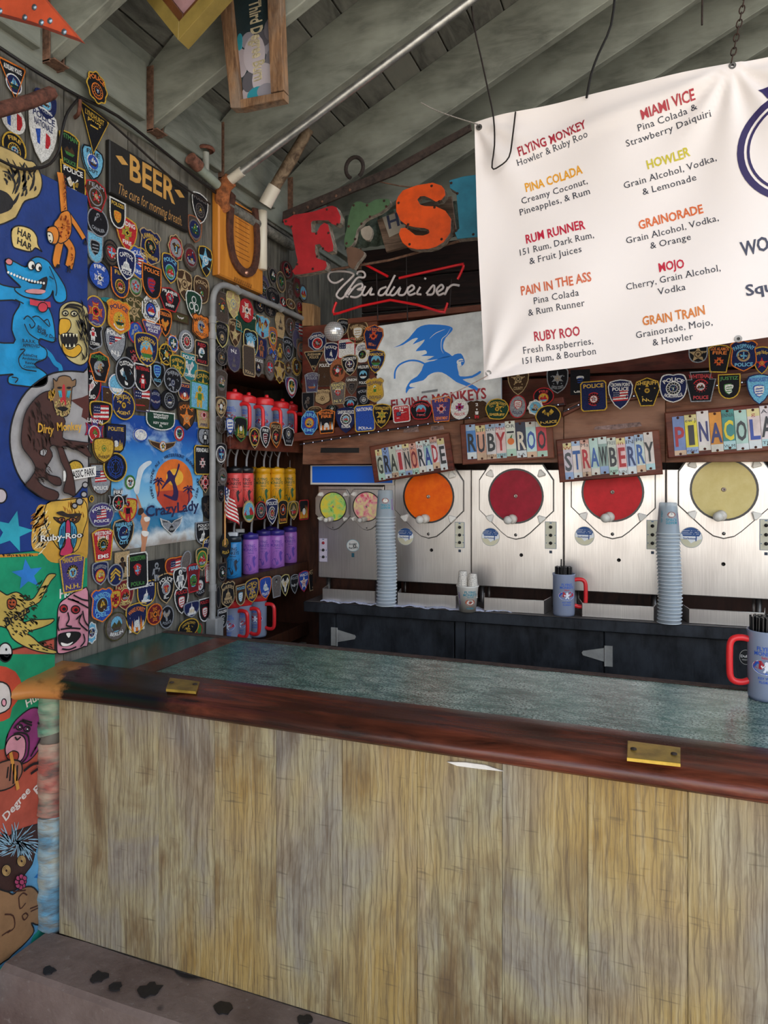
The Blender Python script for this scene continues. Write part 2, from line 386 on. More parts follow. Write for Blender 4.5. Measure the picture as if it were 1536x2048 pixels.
# --- back wall
BW = back(3.27)
bw = struct(MB().box((1.3, 3.46, 1.05), (6.4, .04, 2.1), BROWNW).build('wall_back', origin=(1.3, 3.46, 1.05)))
fw = struct(MB().box((1.3, 5.0, 2.5), (6.6, .04, 5.0), GREYW).build('wall_far', origin=(1.3, 5.0, 2.5)))
def bboard(x0, x1, z0, z1, y, mat, th=.02, name='board', rot=0):
    c = Vector(((x0+x1)/2, y, (z0+z1)/2)); w, h = (x1-x0)/2-.001, (z1-z0)/2-.001
    k, s = math.cos(rot), math.sin(rot); q = [(a*w*k-b*h*s, a*w*s+b*h*k) for a, b in ((-1, -1), (1, -1), (1, 1), (-1, 1))]
    return MB().prism(q, 0, th, mat, bev=.002).map(lambda p: (c.x+p.x, c.y-p.z+(c.x+p.x+1.6)*math.tan(CA), c.z+p.y)).map(lambda p: p-Vector(bw.location)).build(name, bw)
# horizontal old planks of the back wall above the bar gear
for z in (1.60, 1.775, 1.95):
    bboard(-1.55, 4.3, z, z+.165, 3.30, REDW, .025)
bboard(-1.3, 4.3, 2.12, 2.19, 3.32, REDW, .06, 'beam')
bboard(-1.98, -1.24, .0, 1.62, 3.27, BROWNW, .03)         # brown side board by the shelves
bboard(-1.24, 4.3, .0, 1.62, 3.40, BROWNW, .03)
bboard(-1.62, -1.55, 1.62, 2.2, 3.19, REDW, .03, 'post')
struct(MB().box((4.1, 2.9, 1.7), (.06, 4.2, 3.4), GREYW).build('wall_light_blocker', origin=(4.1, 2.9, 0)))  # unseen wall added on the right to cut light reaching the left wall
# --- roof: rafters, hangers, ceiling planks
SL = .484; TA = math.atan(SL); XR = 2.6
def rz(x): return 2.71 + SL*(x+1.7)
def roofpt(s, y, d=0):   # s along the slope from the wall, d up from the rafters' under edge
    return Vector((-1.7+s*math.cos(TA)-d*math.sin(TA), y, 2.71+s*math.sin(TA)+d*math.cos(TA)))
LEN = (XR+1.7)/math.cos(TA)
ceil = struct(MB().box((0, 0, 0), (LEN+.3, 8.0, .02), GREYW).map(lambda p: roofpt(p.x+LEN/2, p.y+1.05, .272+p.z)).build('ceiling', origin=(.4, .5, 3.9)))
s = -.1
i = 0
while s < LEN:
    y0 = -2.9
    for y1 in (.9+.45*(i % 3), 5.0):
        MB().prism([(s+.0025, y0), (s+.137, y0), (s+.137, y1-.003), (s+.0025, y1-.003)], 0, .02, CEILW, bev=.003).map(lambda p: roofpt(p.x, p.y, .262-p.z)).map(lambda p: p-Vector(ceil.location)).build('plank', ceil)
        y0 = y1
    s += .1395; i += 1
RY = [-2.0, -1.55, -1.1, -.65, -.2, .25, .7, 1.15, 1.595, 2.045, 2.475, 3.05, 3.45, 3.88, 4.3, 4.72]
raft0 = None
for y in RY:
    mb = MB(); N = 16
    vs = []
    for k in range(N+1):
        s = .0 + LEN*k/N; w = random.uniform(-.002, .002)
        for dy, d in ((-.021, .24), (-.021, .003), (-.018, 0), (.018, 0), (.021, .003), (.021, .24)):
            p = roofpt(s, y+dy+w, d); vs.append((max(p.x, -1.7+.0001), p.y, p.z))
    mb.add(vs, [[k*6+j, k*6+j+1, (k+1)*6+j+1, (k+1)*6+j] for k in range(N) for j in range(5)], RAFTW)
    mb.add(vs[-6:], [[0, 1, 2, 3, 4, 5]], RAFTW)
    o = struct(mb.build('trim_rafter', origin=(-1.7, y, 2.71)))
    if .6 < y < 4.8:
        for sd in (-1, 1):
            MB().box((.012, sd*.026, .105), (.05, .004, .23), RUST).box((.004, sd*.043, .105), (.004, .035, .24), RUST).build('joist_hanger', o)
        MB().box((.02, 0, -.004), (.07, .056, .004), RUST).build('hanger_seat', o)
        MB().prism([(-.19, 0), (.16, 0), (.16, .2), (-.19, .2)], 0, .03, LEDGW, bev=.003).map(lambda p: (.01+p.z, p.x+.225, p.y+.01)).build('blocking_board', o)
# right hand eave posts far out of frame carry the roof
for x, y in ((2.3, -2.6), (2.3, 3.9)):
    struct(MB().box((x, y, 2.2), (.1, .1, 4.4), GREYW).build('trim_post', origin=(x, y, 0)))
# ================================================================ bar counter
GREENL = None
def green_mat():
    m, nt, b, n, l = nodes('green_laminate'); v = mapped(nt, (1, 1, 1))
    f = noise(nt, v, 6, 6, .7); g = noise(nt, mapped(nt, (1, 2.2, 1)), 9, 8, .8, .6); h = noise(nt, v, 160, 3, .8); x = n.new('ShaderNodeSeparateXYZ'); l.new(mapped(nt, (1, 1, 1)), x.inputs[0])
    col = ramp(nt, f, [(.3, hx('#1a443c')), (.7, hx('#2b6154'))])
    mr = n.new('ShaderNodeMapRange'); l.new(x.outputs['X'], mr.inputs[0]); mr.inputs[1].default_value = -1.35; mr.inputs[2].default_value = -.55
    mu = n.new('ShaderNodeMath'); mu.operation = 'MULTIPLY'; l.new(ramp(nt, g, [(.40, (.12, .12, .12, 1)), (.60, (1, 1, 1, 1))]), mu.inputs[0]); l.new(ramp(nt, h, [(.44, (0, 0, 0, 1)), (.52, (1, 1, 1, 1))]), mu.inputs[1])
    m2 = n.new('ShaderNodeMath'); m2.operation = 'MULTIPLY'; l.new(mu.outputs[0], m2.inputs[0]); l.new(mr.outputs[0], m2.inputs[1])
    l.new(mix(nt, m2.outputs[0], col, hx('#a6b3a6')), b.inputs['Base Color']); b.inputs['Roughness'].default_value = .27
    bump(nt, h, .08, .002, b); return m
GREENL = green_mat()
ct = empty('bar_counter', (-.2, 1.9, ZTOP), 'worn green laminate bar counter with brown wood dividers along the front of the bar', 'counter')
def cbox(x0, x1, y0, y1, z0, z1, mat, name, skew=0, bev=.002):
    return MB().prism([(x0, y0), (x1, y0), (x1+skew, y1), (x0+skew, y1)], z0, z1, mat, bev=bev).map(lambda p: p-ct.location).build(name, ct)
xa = floorp(ZTOP).hit(269, 1335); xb = floorp(ZTOP).hit(440, 1280); xc = floorp(ZTOP).hit(318, 1341)
cbox(-1.695, 3.9, 1.66, 2.13, ZTOP-.04, ZTOP-.008, BLACKW, 'core')
cbox(-1.695, xa.x-.001, 1.665, 2.105, ZTOP-.0078, ZTOP, GREENL, 'laminate_panel', 0, .001)
cbox(xa.x, xc.x-.001, 1.665, 2.105, ZTOP-.0078, ZTOP+.0008, RAILW, 'divider_strip', 0, .001)
cbox(xc.x, 3.9, 1.665, 2.105, ZTOP-.0078, ZTOP, GREENL, 'laminate_panel', 0, .001)
cbox(-1.695, 3.9, 2.106, 2.135, ZTOP-.045, ZTOP+.003, P('#4a342a', 'rust'), 'back_edging', 0, .002)
# bar rail: a rolled hardwood moulding, its left end spread against the wall
prof = [(1.668, .004), (1.655, .009), (1.62, .004), (1.585, -.002), (1.555, -.004), (1.53, -.012), (1.516, -.026), (1.514, -.04), (1.524, -.052), (1.545, -.056), (1.60, -.056), (1.668, -.056)]
stn = [(-1.72, -.075, -.012), (-1.69, -.06, -.006), (-1.64, -.035, 0), (-1.56, -.018, .0), (-1.45, -.008, 0), (-1.2, 0, 0), (-.8, 0, 0), (-.3, 0, 0), (.3, 0, 0), (1.2, 0, 0), (3.9, 0, 0)]
mb = MB(); vs = []
for x, dy, dz in stn:
    for y, z in prof:
        k = (1.668-y)/.154; vs.append((x, y+dy*k, ZTOP+z+dz*k))
n = len(prof)
mb.add(vs, [[i*n+j, i*n+(j+1) % n, (i+1)*n+(j+1) % n, (i+1)*n+j] for i in range(len(stn)-1) for j in range(n)], RAILM, True)
mb.add(vs[:n], [list(range(n))[::-1]], RAILM); mb.add(vs[-n:], [list(range(n))], RAILW)
rail = tag(mb.build('bar_rail', origin=(-.2, 1.6, ZTOP)), 'rolled dark red hardwood arm rail along the front edge of the bar', 'bar rail')
BRASS = P('#c9a94e', 'metal')
for pts in (((340, 1356), (402, 1360), (392, 1385), (332, 1380)), ((1255, 1484), (1361, 1498), (1361, 1530), (1254, 1518))):
    q = [floorp(ZTOP+.002).hit(*p) for p in pts]; c = sum(q, Vector())/4
    pl = MB().prism([(p.x, p.y) for p in q], ZTOP-.002, ZTOP+.0055, BRASS, bev=.001).map(lambda p: p-rail.location).build('brass_plate', rail)
    pl['label'] = 'worn brass name plate screwed to the rail'
    for t in (.12, .88):
        a = q[0].lerp(q[1], t).lerp(q[3].lerp(q[2], t), .5)
        MB().lathe([(.0065, ZTOP+.004), (.006, ZTOP+.008), (.002, ZTOP+.009), (0, ZTOP+.009)], P('#3a2c22', 'rust'), 12).map(lambda p: p+Vector((a.x, a.y, 0))-rail.location).build('screw', pl)
# sliver of white paint under the rail
q = [PF.st(u, v) for u, v in ((895, 1522), (930, 1523), (970, 1528), (1008, 1541), (960, 1536), (915, 1530))]
tag(MB().prism(q, 0, .004, P('#e8e4de')).map(lambda p: (p.x, 1.5585-p.z, p.y)).build('paint_chip', origin=(-.4, 1.557, .87)), 'bare white chip in the bar front just under the arm rail', 'chip')
# ================================================================ back shelf
SF = Frame((-1.55, 2.965, 0), (1, math.tan(R(3)), 0), (0, 0, 1))
ZS = .905
sh = empty('back_shelf', (-1.5, 3.0, ZS), 'long black painted back counter shelf that carries the drink machines', 'shelf')
def sfm(a, b, z0, z1, d0, d1, mat, name, bev=.003, par=None):
    base = par or sh
    return MB().prism([(a, z0), (b, z0), (b, z1), (a, z1)], d0, d1, mat, bev=bev).map(lambda p: SF.pt(p.x, p.y, p.z)).map(lambda p: p-base.location).build(name, base)
x0 = SF.st(607, 1210)[0]
TOPM = P('#5a4f49', 'metal')
sfm(x0, 3.6, ZS-.05, ZS-.004, -.36, 0, BLACKW, 'shelf_board')
sfm(x0+.01, 3.6, ZS-.0038, ZS, -.36, -.006, P('#4a4340', 'paint'), 'shelf_top')
cab = empty('back_cabinet', (-1.4, 3.0, 0), 'black painted cabinet with strap-hinged doors under the machine shelf', 'cabinet')
CX = [SF.st(u, 1260, -.05)[0] for u in (638, 672, 908, 931, 1208, 1500, 1560, 1850)]
sfm(CX[0], 3.6, .02, ZS-.052, -.30, -.07, BLACKW, 'carcass', .003, cab)
sfm(CX[0], CX[1]-.002, .02, ZS-.052, -.068, -.045, BLACKW, 'stile', .003, cab)
sfm(CX[2]+.004, CX[3]-.002, .02, ZS-.052, -.068, -.05, BLACKW, 'stile', .003, cab)
HB = P('#a5a29b', 'paint')
def hinge(door, u, v, flip):
    a, b = SF.st(u, v, -.04); f = -1 if flip else 1
    m = MB().prism([(a, b-.03), (a+.028*f, b-.03), (a+.028*f, b+.055), (a, b+.055)], -.046, -.040, HB).prism([(a-.004*f, b-.012), (a-.09*f, b+.008), (a-.095*f, b+.018), (a-.09*f, b+.026), (a-.004*f, b+.045)], -.046, -.040, HB)
    m.map(lambda p: SF.pt(p.x, p.y, p.z)).tube([SF.pt(a-.002*f, b-.03, -.04), SF.pt(a-.002*f, b+.055, -.04)], .004, HB)
    m.map(lambda p: p-cab.location).build('strap_hinge', door)['label'] = 'galvanised strap hinge'
doors = [sfm(CX[1], CX[2], .02, ZS-.058, -.068, -.048, BLACKW, 'door', .003, cab), sfm(CX[3], CX[4]-.002, .02, ZS-.058, -.068, -.046, BLACKW, 'door', .003, cab), sfm(CX[4]+.002, CX[5], .02, ZS-.058, -.068, -.046, BLACKW, 'door', .003, cab), sfm(CX[6], CX[7], .02, ZS-.058, -.068, -.046, BLACKW, 'door', .003, cab)]
hinge(doors[0], 673, 1279, True); hinge(doors[1], 1211, 1318, False)
st = MB(); a, b = SF.st(1492, 1315, -.04)
st.prism(circ(a, b, .024, .03, 20), -.046, -.0445, P('#0c0c0e', 'print')); st.ring(circ(a, b, .023, .029, 20), circ(a, b, .0215, .0275, 20), -.0445, -.044, P('#bdbab4', 'print'))
text(st, 'Dulce', a, b+.004, .010, P('#e6e2dc', 'print'), -.0438, width=.038); text(st, 'TEQUILA', a, b-.01, .005, P('#bdbab4', 'print'), -.0438)
tag(st.map(lambda p: SF.pt(p.x, p.y, p.z)).build('sticker', origin=SF.pt(a, b, -.045)), 'small black oval sticker on the cabinet door behind the right mug', 'sticker')
# ================================================================ painted boards on the left wall
K = '#17161a'
def BOARD(u0, u1, vt, vb, col, name, label, d=.012, th=.014, wave=0):
    """a board on the left wall; vt/vb = heights given as pixel rows at u0"""
    y0 = LW.st(u0, 900)[0]; y1 = LW.st(u1, 900)[0]; zt = LW.st(u0, vt)[1]; zb = LW.st(u0, vb)[1]
    o = tag(MB().prism([(y0, zb), (y1, zb), (y1, zt), (y0, zt)], d-th+.001, d, P(col), bev=.002).map(lambda p: LW.pt(p.x, p.y, p.z)).build(name, origin=LW.pt((y0+y1)/2, zb, 0)), label, 'mural')
    return o
class Draw:
    """paint on a board of the left wall: all points are read off in a close view (ox, oy, scale) of the wall"""
    def __init__(s, board, name, ox, oy, sc, d, label=None):
        s.b = board; s.n = name; s.ox, s.oy, s.sc, s.d = ox, oy, sc, d; s.mb = MB(); s.k = 0; s.label = label
    def p(s, q): return LW.st(min(s.ox+q[0]/s.sc, 103 if s.b is LB else 170.5), s.oy+q[1]/s.sc)
    def pts(s, t):
        v = [float(x) for x in t.replace(',', ' ').split()]; return list(zip(v[::2], v[1::2]))
    def z(s): s.k += 1; return s.d+.0004*min(s.k, 30)
    def fill(s, t, col, line=None, sm=3):
        q = s.pts(t) if isinstance(t, str) else t
        if sm: q = smooth(q, sm, True)
        w = [s.p(a) for a in q]; s.mb.flat(w, s.z(), P(col))
        if line: s.mb.stroke(w+[w[0], w[1]], line, s.z(), P(K))
        return s
    def line(s, t, w, col=K, sm=3, taper=False):
        for part in t.split('|'):
            q = s.pts(part)
            if sm: q = smooth(q, sm)
            s.mb.stroke([s.p(a) for a in q], w, s.d+.0004*min(s.k+1, 30)+.0002, P(col), taper)
        return s
    def oval(s, x, y, rx, ry, col, line=None, n=20): return s.fill(circ(x, y, rx, ry, n), col, line, 0)
    def dash(s, x, y, rx, ry, n, w, col=K, ln=18, ang=None, seed=1):
        r = random.Random(seed); z = s.d+.0004*min(s.k+1, 30)+.0003
        for i in range(n):
            a = r.uniform(0, 6.28); q = r.uniform(0, 1)**.5; cx, cy = x+rx*q*math.cos(a), y+ry*q*math.sin(a)
            b = (ang if ang is not None else math.atan2(cy-y, cx-x)+.3)+r.uniform(-.25, .25); l = ln*r.uniform(.6, 1.3)
            s.mb.stroke([s.p((cx-math.cos(b)*l/2, cy-math.sin(b)*l/2)), s.p((cx+4, cy)), s.p((cx+math.cos(b)*l/2, cy+math.sin(b)*l/2))], w, z, P(col), True)
        return s
    def text(s, t, x, y, h, col, rot=0, width=None, bold=1):
        a = s.p((x, y)); b = s.p((x, y-h)); hh = b[1]-a[1]
        if width: c = s.p((x-width/2, y)); e = s.p((x+width/2, y)); width = e[0]-c[0]
        text(s.mb, t, a[0], a[1], hh, P(col), s.z(), 'c', rot, width=width, bold=bold); return s
    def star(s, x, y, r, col, rot=0, k=.42):
        q = [(x+(r if i % 2 == 0 else r*k)*math.sin(rot+i*math.pi/5), y-(r if i % 2 == 0 else r*k)*math.cos(rot+i*math.pi/5)) for i in range(10)]
        return s.fill(q, col, None, 0)
    def done(s):
        o = s.mb.map(lambda p: LW.pt(p.x, p.y, p.z)-s.b.location).build(s.n, s.b)
        if s.label: o['label'] = s.label
        return o
z1 = (0, 100, 3.491); z2 = (0, 500, 3.491); z3 = (0, 900, 3.491); z5 = (0, 1350, 3.53)
LB = None
BB = BOARD(-260, 170, 187, 1140, '#16367c', 'mural_board', 'blue painted mural board with a grinning blue dog and a brown monkey')
GB = BOARD(-260, 169.5, 1141, 1372, '#17946a', 'mural_board', 'green painted mural board with a yellow ape and a laughing pink ape')
LB = BOARD(-260, 103, 1376, 2260, '#b0503f', 'mural_board', 'lower mural board in green, brick red and pale blue left of the bar front')
D0 = .0126
# gold ape head, top left
g = Draw(BB, 'painted_gold_ape', *z1, D0, 'big tan ape head with black strokes')
g.fill('-120,700 40,700 150,770 215,790 262,880 268,960 235,1030 150,1060 110,1130 60,1190 -120,1200', '#c8ad6d', .004)
g.fill('-100,980 0,990 50,1030 70,1080 30,1130 -100,1150', '#1c1a1a').line('20,760 60,850 70,900|60,770 100,850 110,920 90,1000|110,790 140,850 150,930 130,1010|150,800 180,860 200,900|215,860 205,940 180,990|-10,850 40,870 80,940 60,1010|0,900 30,930|40,1100 80,1060 110,1000', .008, taper=True)
g.dash(150, 920, 90, 110, 22, .007, K, 50, 1.9, 3).dash(30, 880, 50, 60, 10, .007, K, 40, 1.2, 4).done()
# orange spider monkey
g = Draw(BB, 'painted_orange_monkey', *z1, D0, 'orange spotted monkey hanging by its long tail')
OR = '#d9822b'
for q, w in (('395,860 410,950 418,1060 425,1140', .024), ('450,1150 500,1220 545,1290 562,1320', .016), ('395,1330 380,1400 365,1480 375,1510', .024), ('430,1330 470,1390 468,1450 452,1520', .026)):
    g.line(q, w+.007); g.k += 1; g.line(q, w, OR); g.k += 1
g.fill('400,1140 450,1130 470,1200 465,1290 430,1340 380,1350 350,1260 350,1210 375,1180', OR, .003)
g.fill('300,1250 350,1235 378,1270 380,1320 360,1360 320,1350 300,1310', OR, .004).fill('300,1275 330,1285 340,1330 325,1355 305,1335 298,1300', '#e8e0c8', .003)
g.line('565,1320 555,1360|562,1320 568,1370|565,1320 578,1365|372,1500 355,1525|375,1505 372,1530|378,1500 385,1525|450,1510 438,1555|455,1510 455,1560|306,1300 316,1302|312,1335 324,1340', .004)
g.dash(418, 1000, 9, 120, 34, .003, '#8d3d17', 14, None, 5).dash(415, 1240, 45, 85, 44, .004, '#a5481a', 16, None, 6).dash(470, 1440, 8, 80, 12, .003, '#8d3d17', 14, None, 7).done()
g = Draw(BB, 'painted_speech_bubble', *z1, D0, 'cream speech bubble')
g.fill('55,1270 85,1235 140,1235 200,1260 235,1310 240,1360 262,1400 268,1412 225,1385 190,1412 110,1395 65,1370', '#e2c67b', .004)
g.text('HAR', 145, 1290, 50, K, R(-8), 100).text('HAR', 145, 1358, 48, K, R(-8), 105).done()
# blue dog
g = Draw(BB, 'painted_blue_dog', *z2, D0, 'grinning blue cartoon hound with a pink collar')
CY = '#1a96cf'
g.line('285,700 330,740 360,790 395,815 402,850', .016, CY)
g.fill('-160,200 0,250 95,270 150,310 200,350 270,345 310,395 345,480 362,600 352,645 300,635 255,622 250,660 300,700 295,760 215,800 300,865 298,935 230,958 130,950 40,935 35,885 62,868 -160,865 -160,655 70,652 58,560 70,460 115,378 60,352 -160,350', CY, .004, 3)
g.fill('12,72 60,78 150,122 172,92 205,60 245,52 305,78 342,125 398,205 434,275 438,345 402,372 366,362 348,325 345,285 326,325 280,352 215,345 140,328 82,290 82,265 120,262 62,205 25,160', CY, .004, 3)
g.fill('100,170 200,228 300,188 296,265 262,315 165,305 150,282 250,275 262,240 180,235', '#1f1d24')
g.fill('150,288 200,275 288,285 268,308 178,304', '#e39a9a').fill('8,80 30,62 58,80 50,106 22,104', '#e58a8a', .003)
for i in range(13):
    t = i/12; g.oval(28+t*240, 160+t*75+math.sin(t*3)*12, 8, 9, '#f0ede4')
g.oval(180, 112, 25, 32, '#eceae0', .003).oval(228, 126, 22, 30, '#eceae0', .003).oval(188, 122, 9, 15, K).oval(236, 134, 9, 14, K)
g.line('165,366 230,380 310,386', .016, '#c93c4c').oval(255, 405, 34, 34, '#c93c4c', .003)
g.line('345,325 352,285 342,220 300,120|120,490 150,465 200,520 175,550 160,520|180,475 225,470 300,540 290,490 265,500|125,520 160,590 240,640|60,350 120,380|95,700 130,700 85,760 110,830 210,850|35,890 80,900 60,930|330,210 300,190', .0035)
g.text('Blue', 247, 553, 26, K, R(-10), 62).text('Daffy Dog', 288, 596, 26, K, R(-10), 140).text('B.A.R.K.', 158, 640, 22, K, R(4), 95).text('APPROVED', 175, 672, 22, K, R(6), 120)
for i, t in enumerate(('BubbaDog', 'Architectural', 'Review', 'Committee')): g.text(t, (165, 185, 170, 172)[i], 738+i*27, 17, K, R(4), (100, 150, 80, 105)[i])
g.done()
# gold gorilla head
g = Draw(BB, 'painted_gorilla_head', *z2, D0, 'roaring gold gorilla head')
g.fill('392,430 405,395 445,368 500,362 555,385 592,440 600,700 590,770 545,805 490,790 445,755 405,690 385,620 390,500', '#cdbd84', .003)
g.fill('390,500 410,480 460,490 470,540 430,590 388,590', '#d9a52e', .003).fill('400,590 470,580 512,600 515,650 470,685 430,680 405,650', '#1c1a1a').fill('410,650 440,690 480,690 520,660 545,700 500,750 440,740 410,700', '#d9a52e', .003)
for x in (415, 435, 460, 485, 505): g.fill(f'{x-8},588 {x+8},588 {x},612', '#f0e9c8', None, 0)
for x in (430, 455, 485): g.fill(f'{x-8},680 {x+8},680 {x},655', '#f0e9c8', None, 0)
g.oval(422, 445, 20, 17, '#e6ddb4', .004).oval(482, 448, 22, 18, '#e6ddb4', .004).oval(422, 447, 8, 8, K).oval(482, 450, 9, 9, K)
g.line('400,420 440,400 520,420 530,470|410,410 450,385 530,400 555,450|520,480 545,520 530,600|545,440 575,520 570,600|540,620 570,690 560,760|500,500 520,560|580,600 592,680', .007, taper=True).dash(545, 560, 45, 200, 44, .006, K, 42, 1.4, 9).done()
# grey disc with brown monkey
g = Draw(BB, 'painted_grey_disc', *z2, D0, 'pale grey disc ringed in black')
g.fill('600,870 560,855 430,848 300,880 160,990 80,1130 45,1290 60,1450 120,1600 230,1710 350,1745 470,1735 560,1640 600,1560', '#a9a6a6', .005)
g.fill('600,1195 545,1165 555,1110 470,1050 550,1030 600,1010', '#5c2f2a', None, 0)
for x, y, r in ((570, 1640, 20), (560, 1706, 20), (528, 1755, 24), (492, 1785, 18)): g.oval(x, y, r, r, '#a9a6a6', .004)
g.done()
g = Draw(BB, 'painted_brown_monkey', *z2, D0+.013, 'crouching dark brown monkey with a red and blue face')
BR = '#4c302b'
g.fill('320,990 250,1000 180,1060 125,1150 100,1290 110,1380 170,1460 200,1530 160,1600 130,1640 190,1690 280,1745 350,1740 358,1690 260,1650 215,1600 260,1590 330,1640 380,1640 370,1590 300,1570 270,1530 320,1440 300,1380 345,1370 380,1480 420,1570 395,1680 430,1700 480,1710 460,1560 400,1400 400,1370 500,1400 560,1440 595,1440 560,1370 590,1350 480,1335 390,1310 410,1200 370,1130 340,1060', BR, .003, 3)
g.fill('225,1420 260,1440 280,1400 250,1390', '#a9a6a6', .002, 2)
g.dash(230, 1250, 90, 180, 80, .003, '#24160f', 46, 1.3, 11).dash(440, 1370, 100, 30, 26, .003, '#24160f', 36, .5, 12).dash(250, 1560, 60, 70, 24, .003, '#24160f', 36, .9, 13)
g.fill('320,900 345,920 360,890 400,880 440,890 455,915 480,905 478,950 455,965 450,1040 440,1110 420,1160 370,1160 330,1110 320,1060 285,1040 300,990 325,965', '#8a6a4c', .003)
g.dash(385, 1100, 60, 60, 70, .004, '#d8bf7a', 24, 1.5, 14).dash(310, 1020, 25, 40, 26, .004, '#d8a63a', 26, 1.5, 15)
g.fill('387,950 402,950 408,1040 418,1075 385,1085 368,1050 382,1030', '#c4303a').line('360,985 370,1030|372,985 378,1030|425,985 418,1030|438,985 425,1035', .006, '#48a7bd').oval(365, 965, 17, 8, K).oval(430, 965, 17, 8, K).fill('345,1105 390,1095 425,1110 390,1130', K)
g.text('Dirty', 265, 1248, 62, '#dba63c', R(-4), 112).text('Monkey', 430, 1232, 56, '#dba63c', R(5), 175).done()
# cyan star and pale pink fleck on blue; mandrill below
g = Draw(BB, 'painted_cyan_star', *z3, D0); g.star(60, 570, 150, '#2fa3b8', R(14)).oval(-20, 320, 42, 50, '#c9bcc0', .004).done()
g = Draw(BB, 'painted_mandrill', *z3, D0+.0005, 'golden mandrill face with a red nose and blue cheeks')
g.fill('310,380 420,340 560,335 590,370 590,720 560,750 520,770 480,800 440,790 330,780 270,720 205,690 195,600 215,470 245,385', '#cf9d3e', None, 3)
g.dash(260, 560, 60, 160, 70, .005, '#f0dcae', 44, 2.2, 16).dash(250, 480, 50, 90, 40, .005, '#a86a22', 44, 2.4, 17).dash(500, 420, 80, 60, 30, .004, '#a86a22', 40, 1.4, 18)
g.fill('300,375 420,350 560,345 588,460 560,560 520,690 450,720 400,700 350,640 290,520', '#d7ab47', .003)
g.fill('345,470 400,480 440,500 500,480 535,455 520,500 450,520 390,510', '#5a3d22', .003).oval(402, 486, 24, 15, '#b86c3a', .004).oval(478, 486, 24, 15, '#b86c3a', .004).oval(402, 486, 9, 9, K).oval(478, 486, 9, 9, K)
g.fill('385,540 425,500 420,620 390,690 375,640', '#3c94b8', .003).fill('455,500 500,540 500,640 470,700 455,640', '#3c94b8', .003)
g.line('395,550 390,660|408,530 402,670|470,530 478,670|485,550 488,650', .003, '#163a66')
g.fill('425,500 455,500 462,640 478,700 440,735 385,735 390,695 420,650', '#c2365c', .004).fill('355,440 400,425 440,445 520,440 530,455 440,470', '#2a2320')
g.text('Ruby-Roo', 394, 602, 44, '#141414', 0, 384).text('Ruby-Roo', 394, 602, 40, '#f2efe8', 0, 376)
g.done()
# green board
g = Draw(GB, 'painted_stars_and_rope', *z3, D0); g.star(168, 868, 112, '#2f7fd0', R(-8)).line('-200,742 0,738 240,728', .008, '#c98a2e', 0).dash(60, 735, 180, 4, 20, .003, K, 20, 1, 20).done()
g = Draw(GB, 'painted_yellow_ape', *z3, D0, 'long-armed yellow ape')
YL = '#c5a955'
g.fill('50,1000 90,990 130,1010 150,1045 200,1040 235,1000 290,900 320,865 368,868 330,915 290,990 250,1060 170,1100 180,1120 150,1150 140,1200 200,1185 300,1180 355,1178 330,1210 260,1240 170,1270 210,1310 280,1370 368,1400 350,1420 230,1400 130,1360 60,1310 20,1240 -60,1200 -60,980 20,1010', YL, .003)
g.dash(120, 1150, 130, 150, 90, .004, '#2a2415', 30, .7, 21).dash(270, 970, 40, 70, 20, .004, '#2a2415', 26, -.8, 22).dash(260, 1370, 80, 30, 20, .004, '#2a2415', 26, .5, 23)
g.fill('25,1050 50,1035 85,1045 88,1080 60,1110 30,1100', '#b8552c', .003).oval(45, 1062, 7, 7, K).oval(68, 1062, 7, 7, K).line('42,1090 70,1088', .004)
g.text('Breeze', 92, 1150, 62, K, R(18), 180).done()
g = Draw(GB, 'painted_pink_ape', *z3, D0, 'laughing pink ape with red-rimmed eyes')
g.text('H', 415, 998, 66, '#e8e6df', 0, 50).text('owler', 500, 985, 40, '#e8e6df', 0, 130)
g.fill('400,1060 440,1030 480,1000 540,975 592,985 592,1330 560,1370 480,1400 400,1420 372,1390 375,1200 380,1110', '#d790a0', .004)
g.oval(418, 1105, 27, 27, '#a8282c', .004).oval(500, 1112, 30, 27, '#a8282c', .004).oval(420, 1108, 12, 12, K).oval(502, 1114, 13, 12, K)
g.fill('378,1290 440,1270 520,1270 530,1300 480,1350 420,1365 385,1350', '#191718', .003).fill('395,1340 440,1350 480,1335 450,1362 405,1364', '#f1ece2').fill('430,1278 462,1276 448,1308', '#f1ece2')
g.line('480,1010 540,1040 590,1050|470,1040 540,1075 585,1100|540,1140 520,1200 580,1260|545,1120 560,1190 590,1230|380,1160 370,1220 380,1260|440,1130 450,1180 430,1220 470,1230|390,1250 460,1240 530,1245|550,1280 560,1330 530,1370|500,1180 530,1150|400,1385 450,1390 500,1370|440,1035 520,1060', .005).done()
g = Draw(GB, 'painted_white_face', *z3, D0); g.oval(12, 1410, 48, 66, '#d9d6d2', .004).oval(18, 1390, 7, 10, K).line('0,1430 25,1440 40,1420', .003).done()
# lower board
g = Draw(LB, 'painted_green_band', *z5, D0)
g.fill('-400,-150 600,-150 600,540 300,430 140,300 0,520 -400,560', '#158a60', None, 0).fill('-400,-60 20,-60 130,60 120,140 60,230 0,320 -400,330', '#b8452f')
g.fill('-60,60 20,60 50,130 40,230 -60,260', '#c9c1bb', .004).oval(0, 190, 16, 26, '#dc97a4', .003).text('Hum', 215, 160, 55, '#dcdad2', R(14), 130).done()
g = Draw(LB, 'painted_sky_band', *z5, D0)
g.fill('-400,1270 0,1150 300,1030 600,930 600,2400 -400,2400', '#5f9cc4', None, 0).line('282,1220 292,1520', .018, '#1668ac', 0).fill('215,1425 280,1350 290,1400 285,1430', '#1668ac', None, 0)
g.fill('150,2000 200,1850 240,1800 300,1700 340,1640 360,1760 420,1700 600,1640 600,2400 -100,2400 -100,2100', '#2ba58f').done()
g = Draw(LB, 'painted_purple_ape', *z5, D0+.001, 'purple ape chewing a straw')
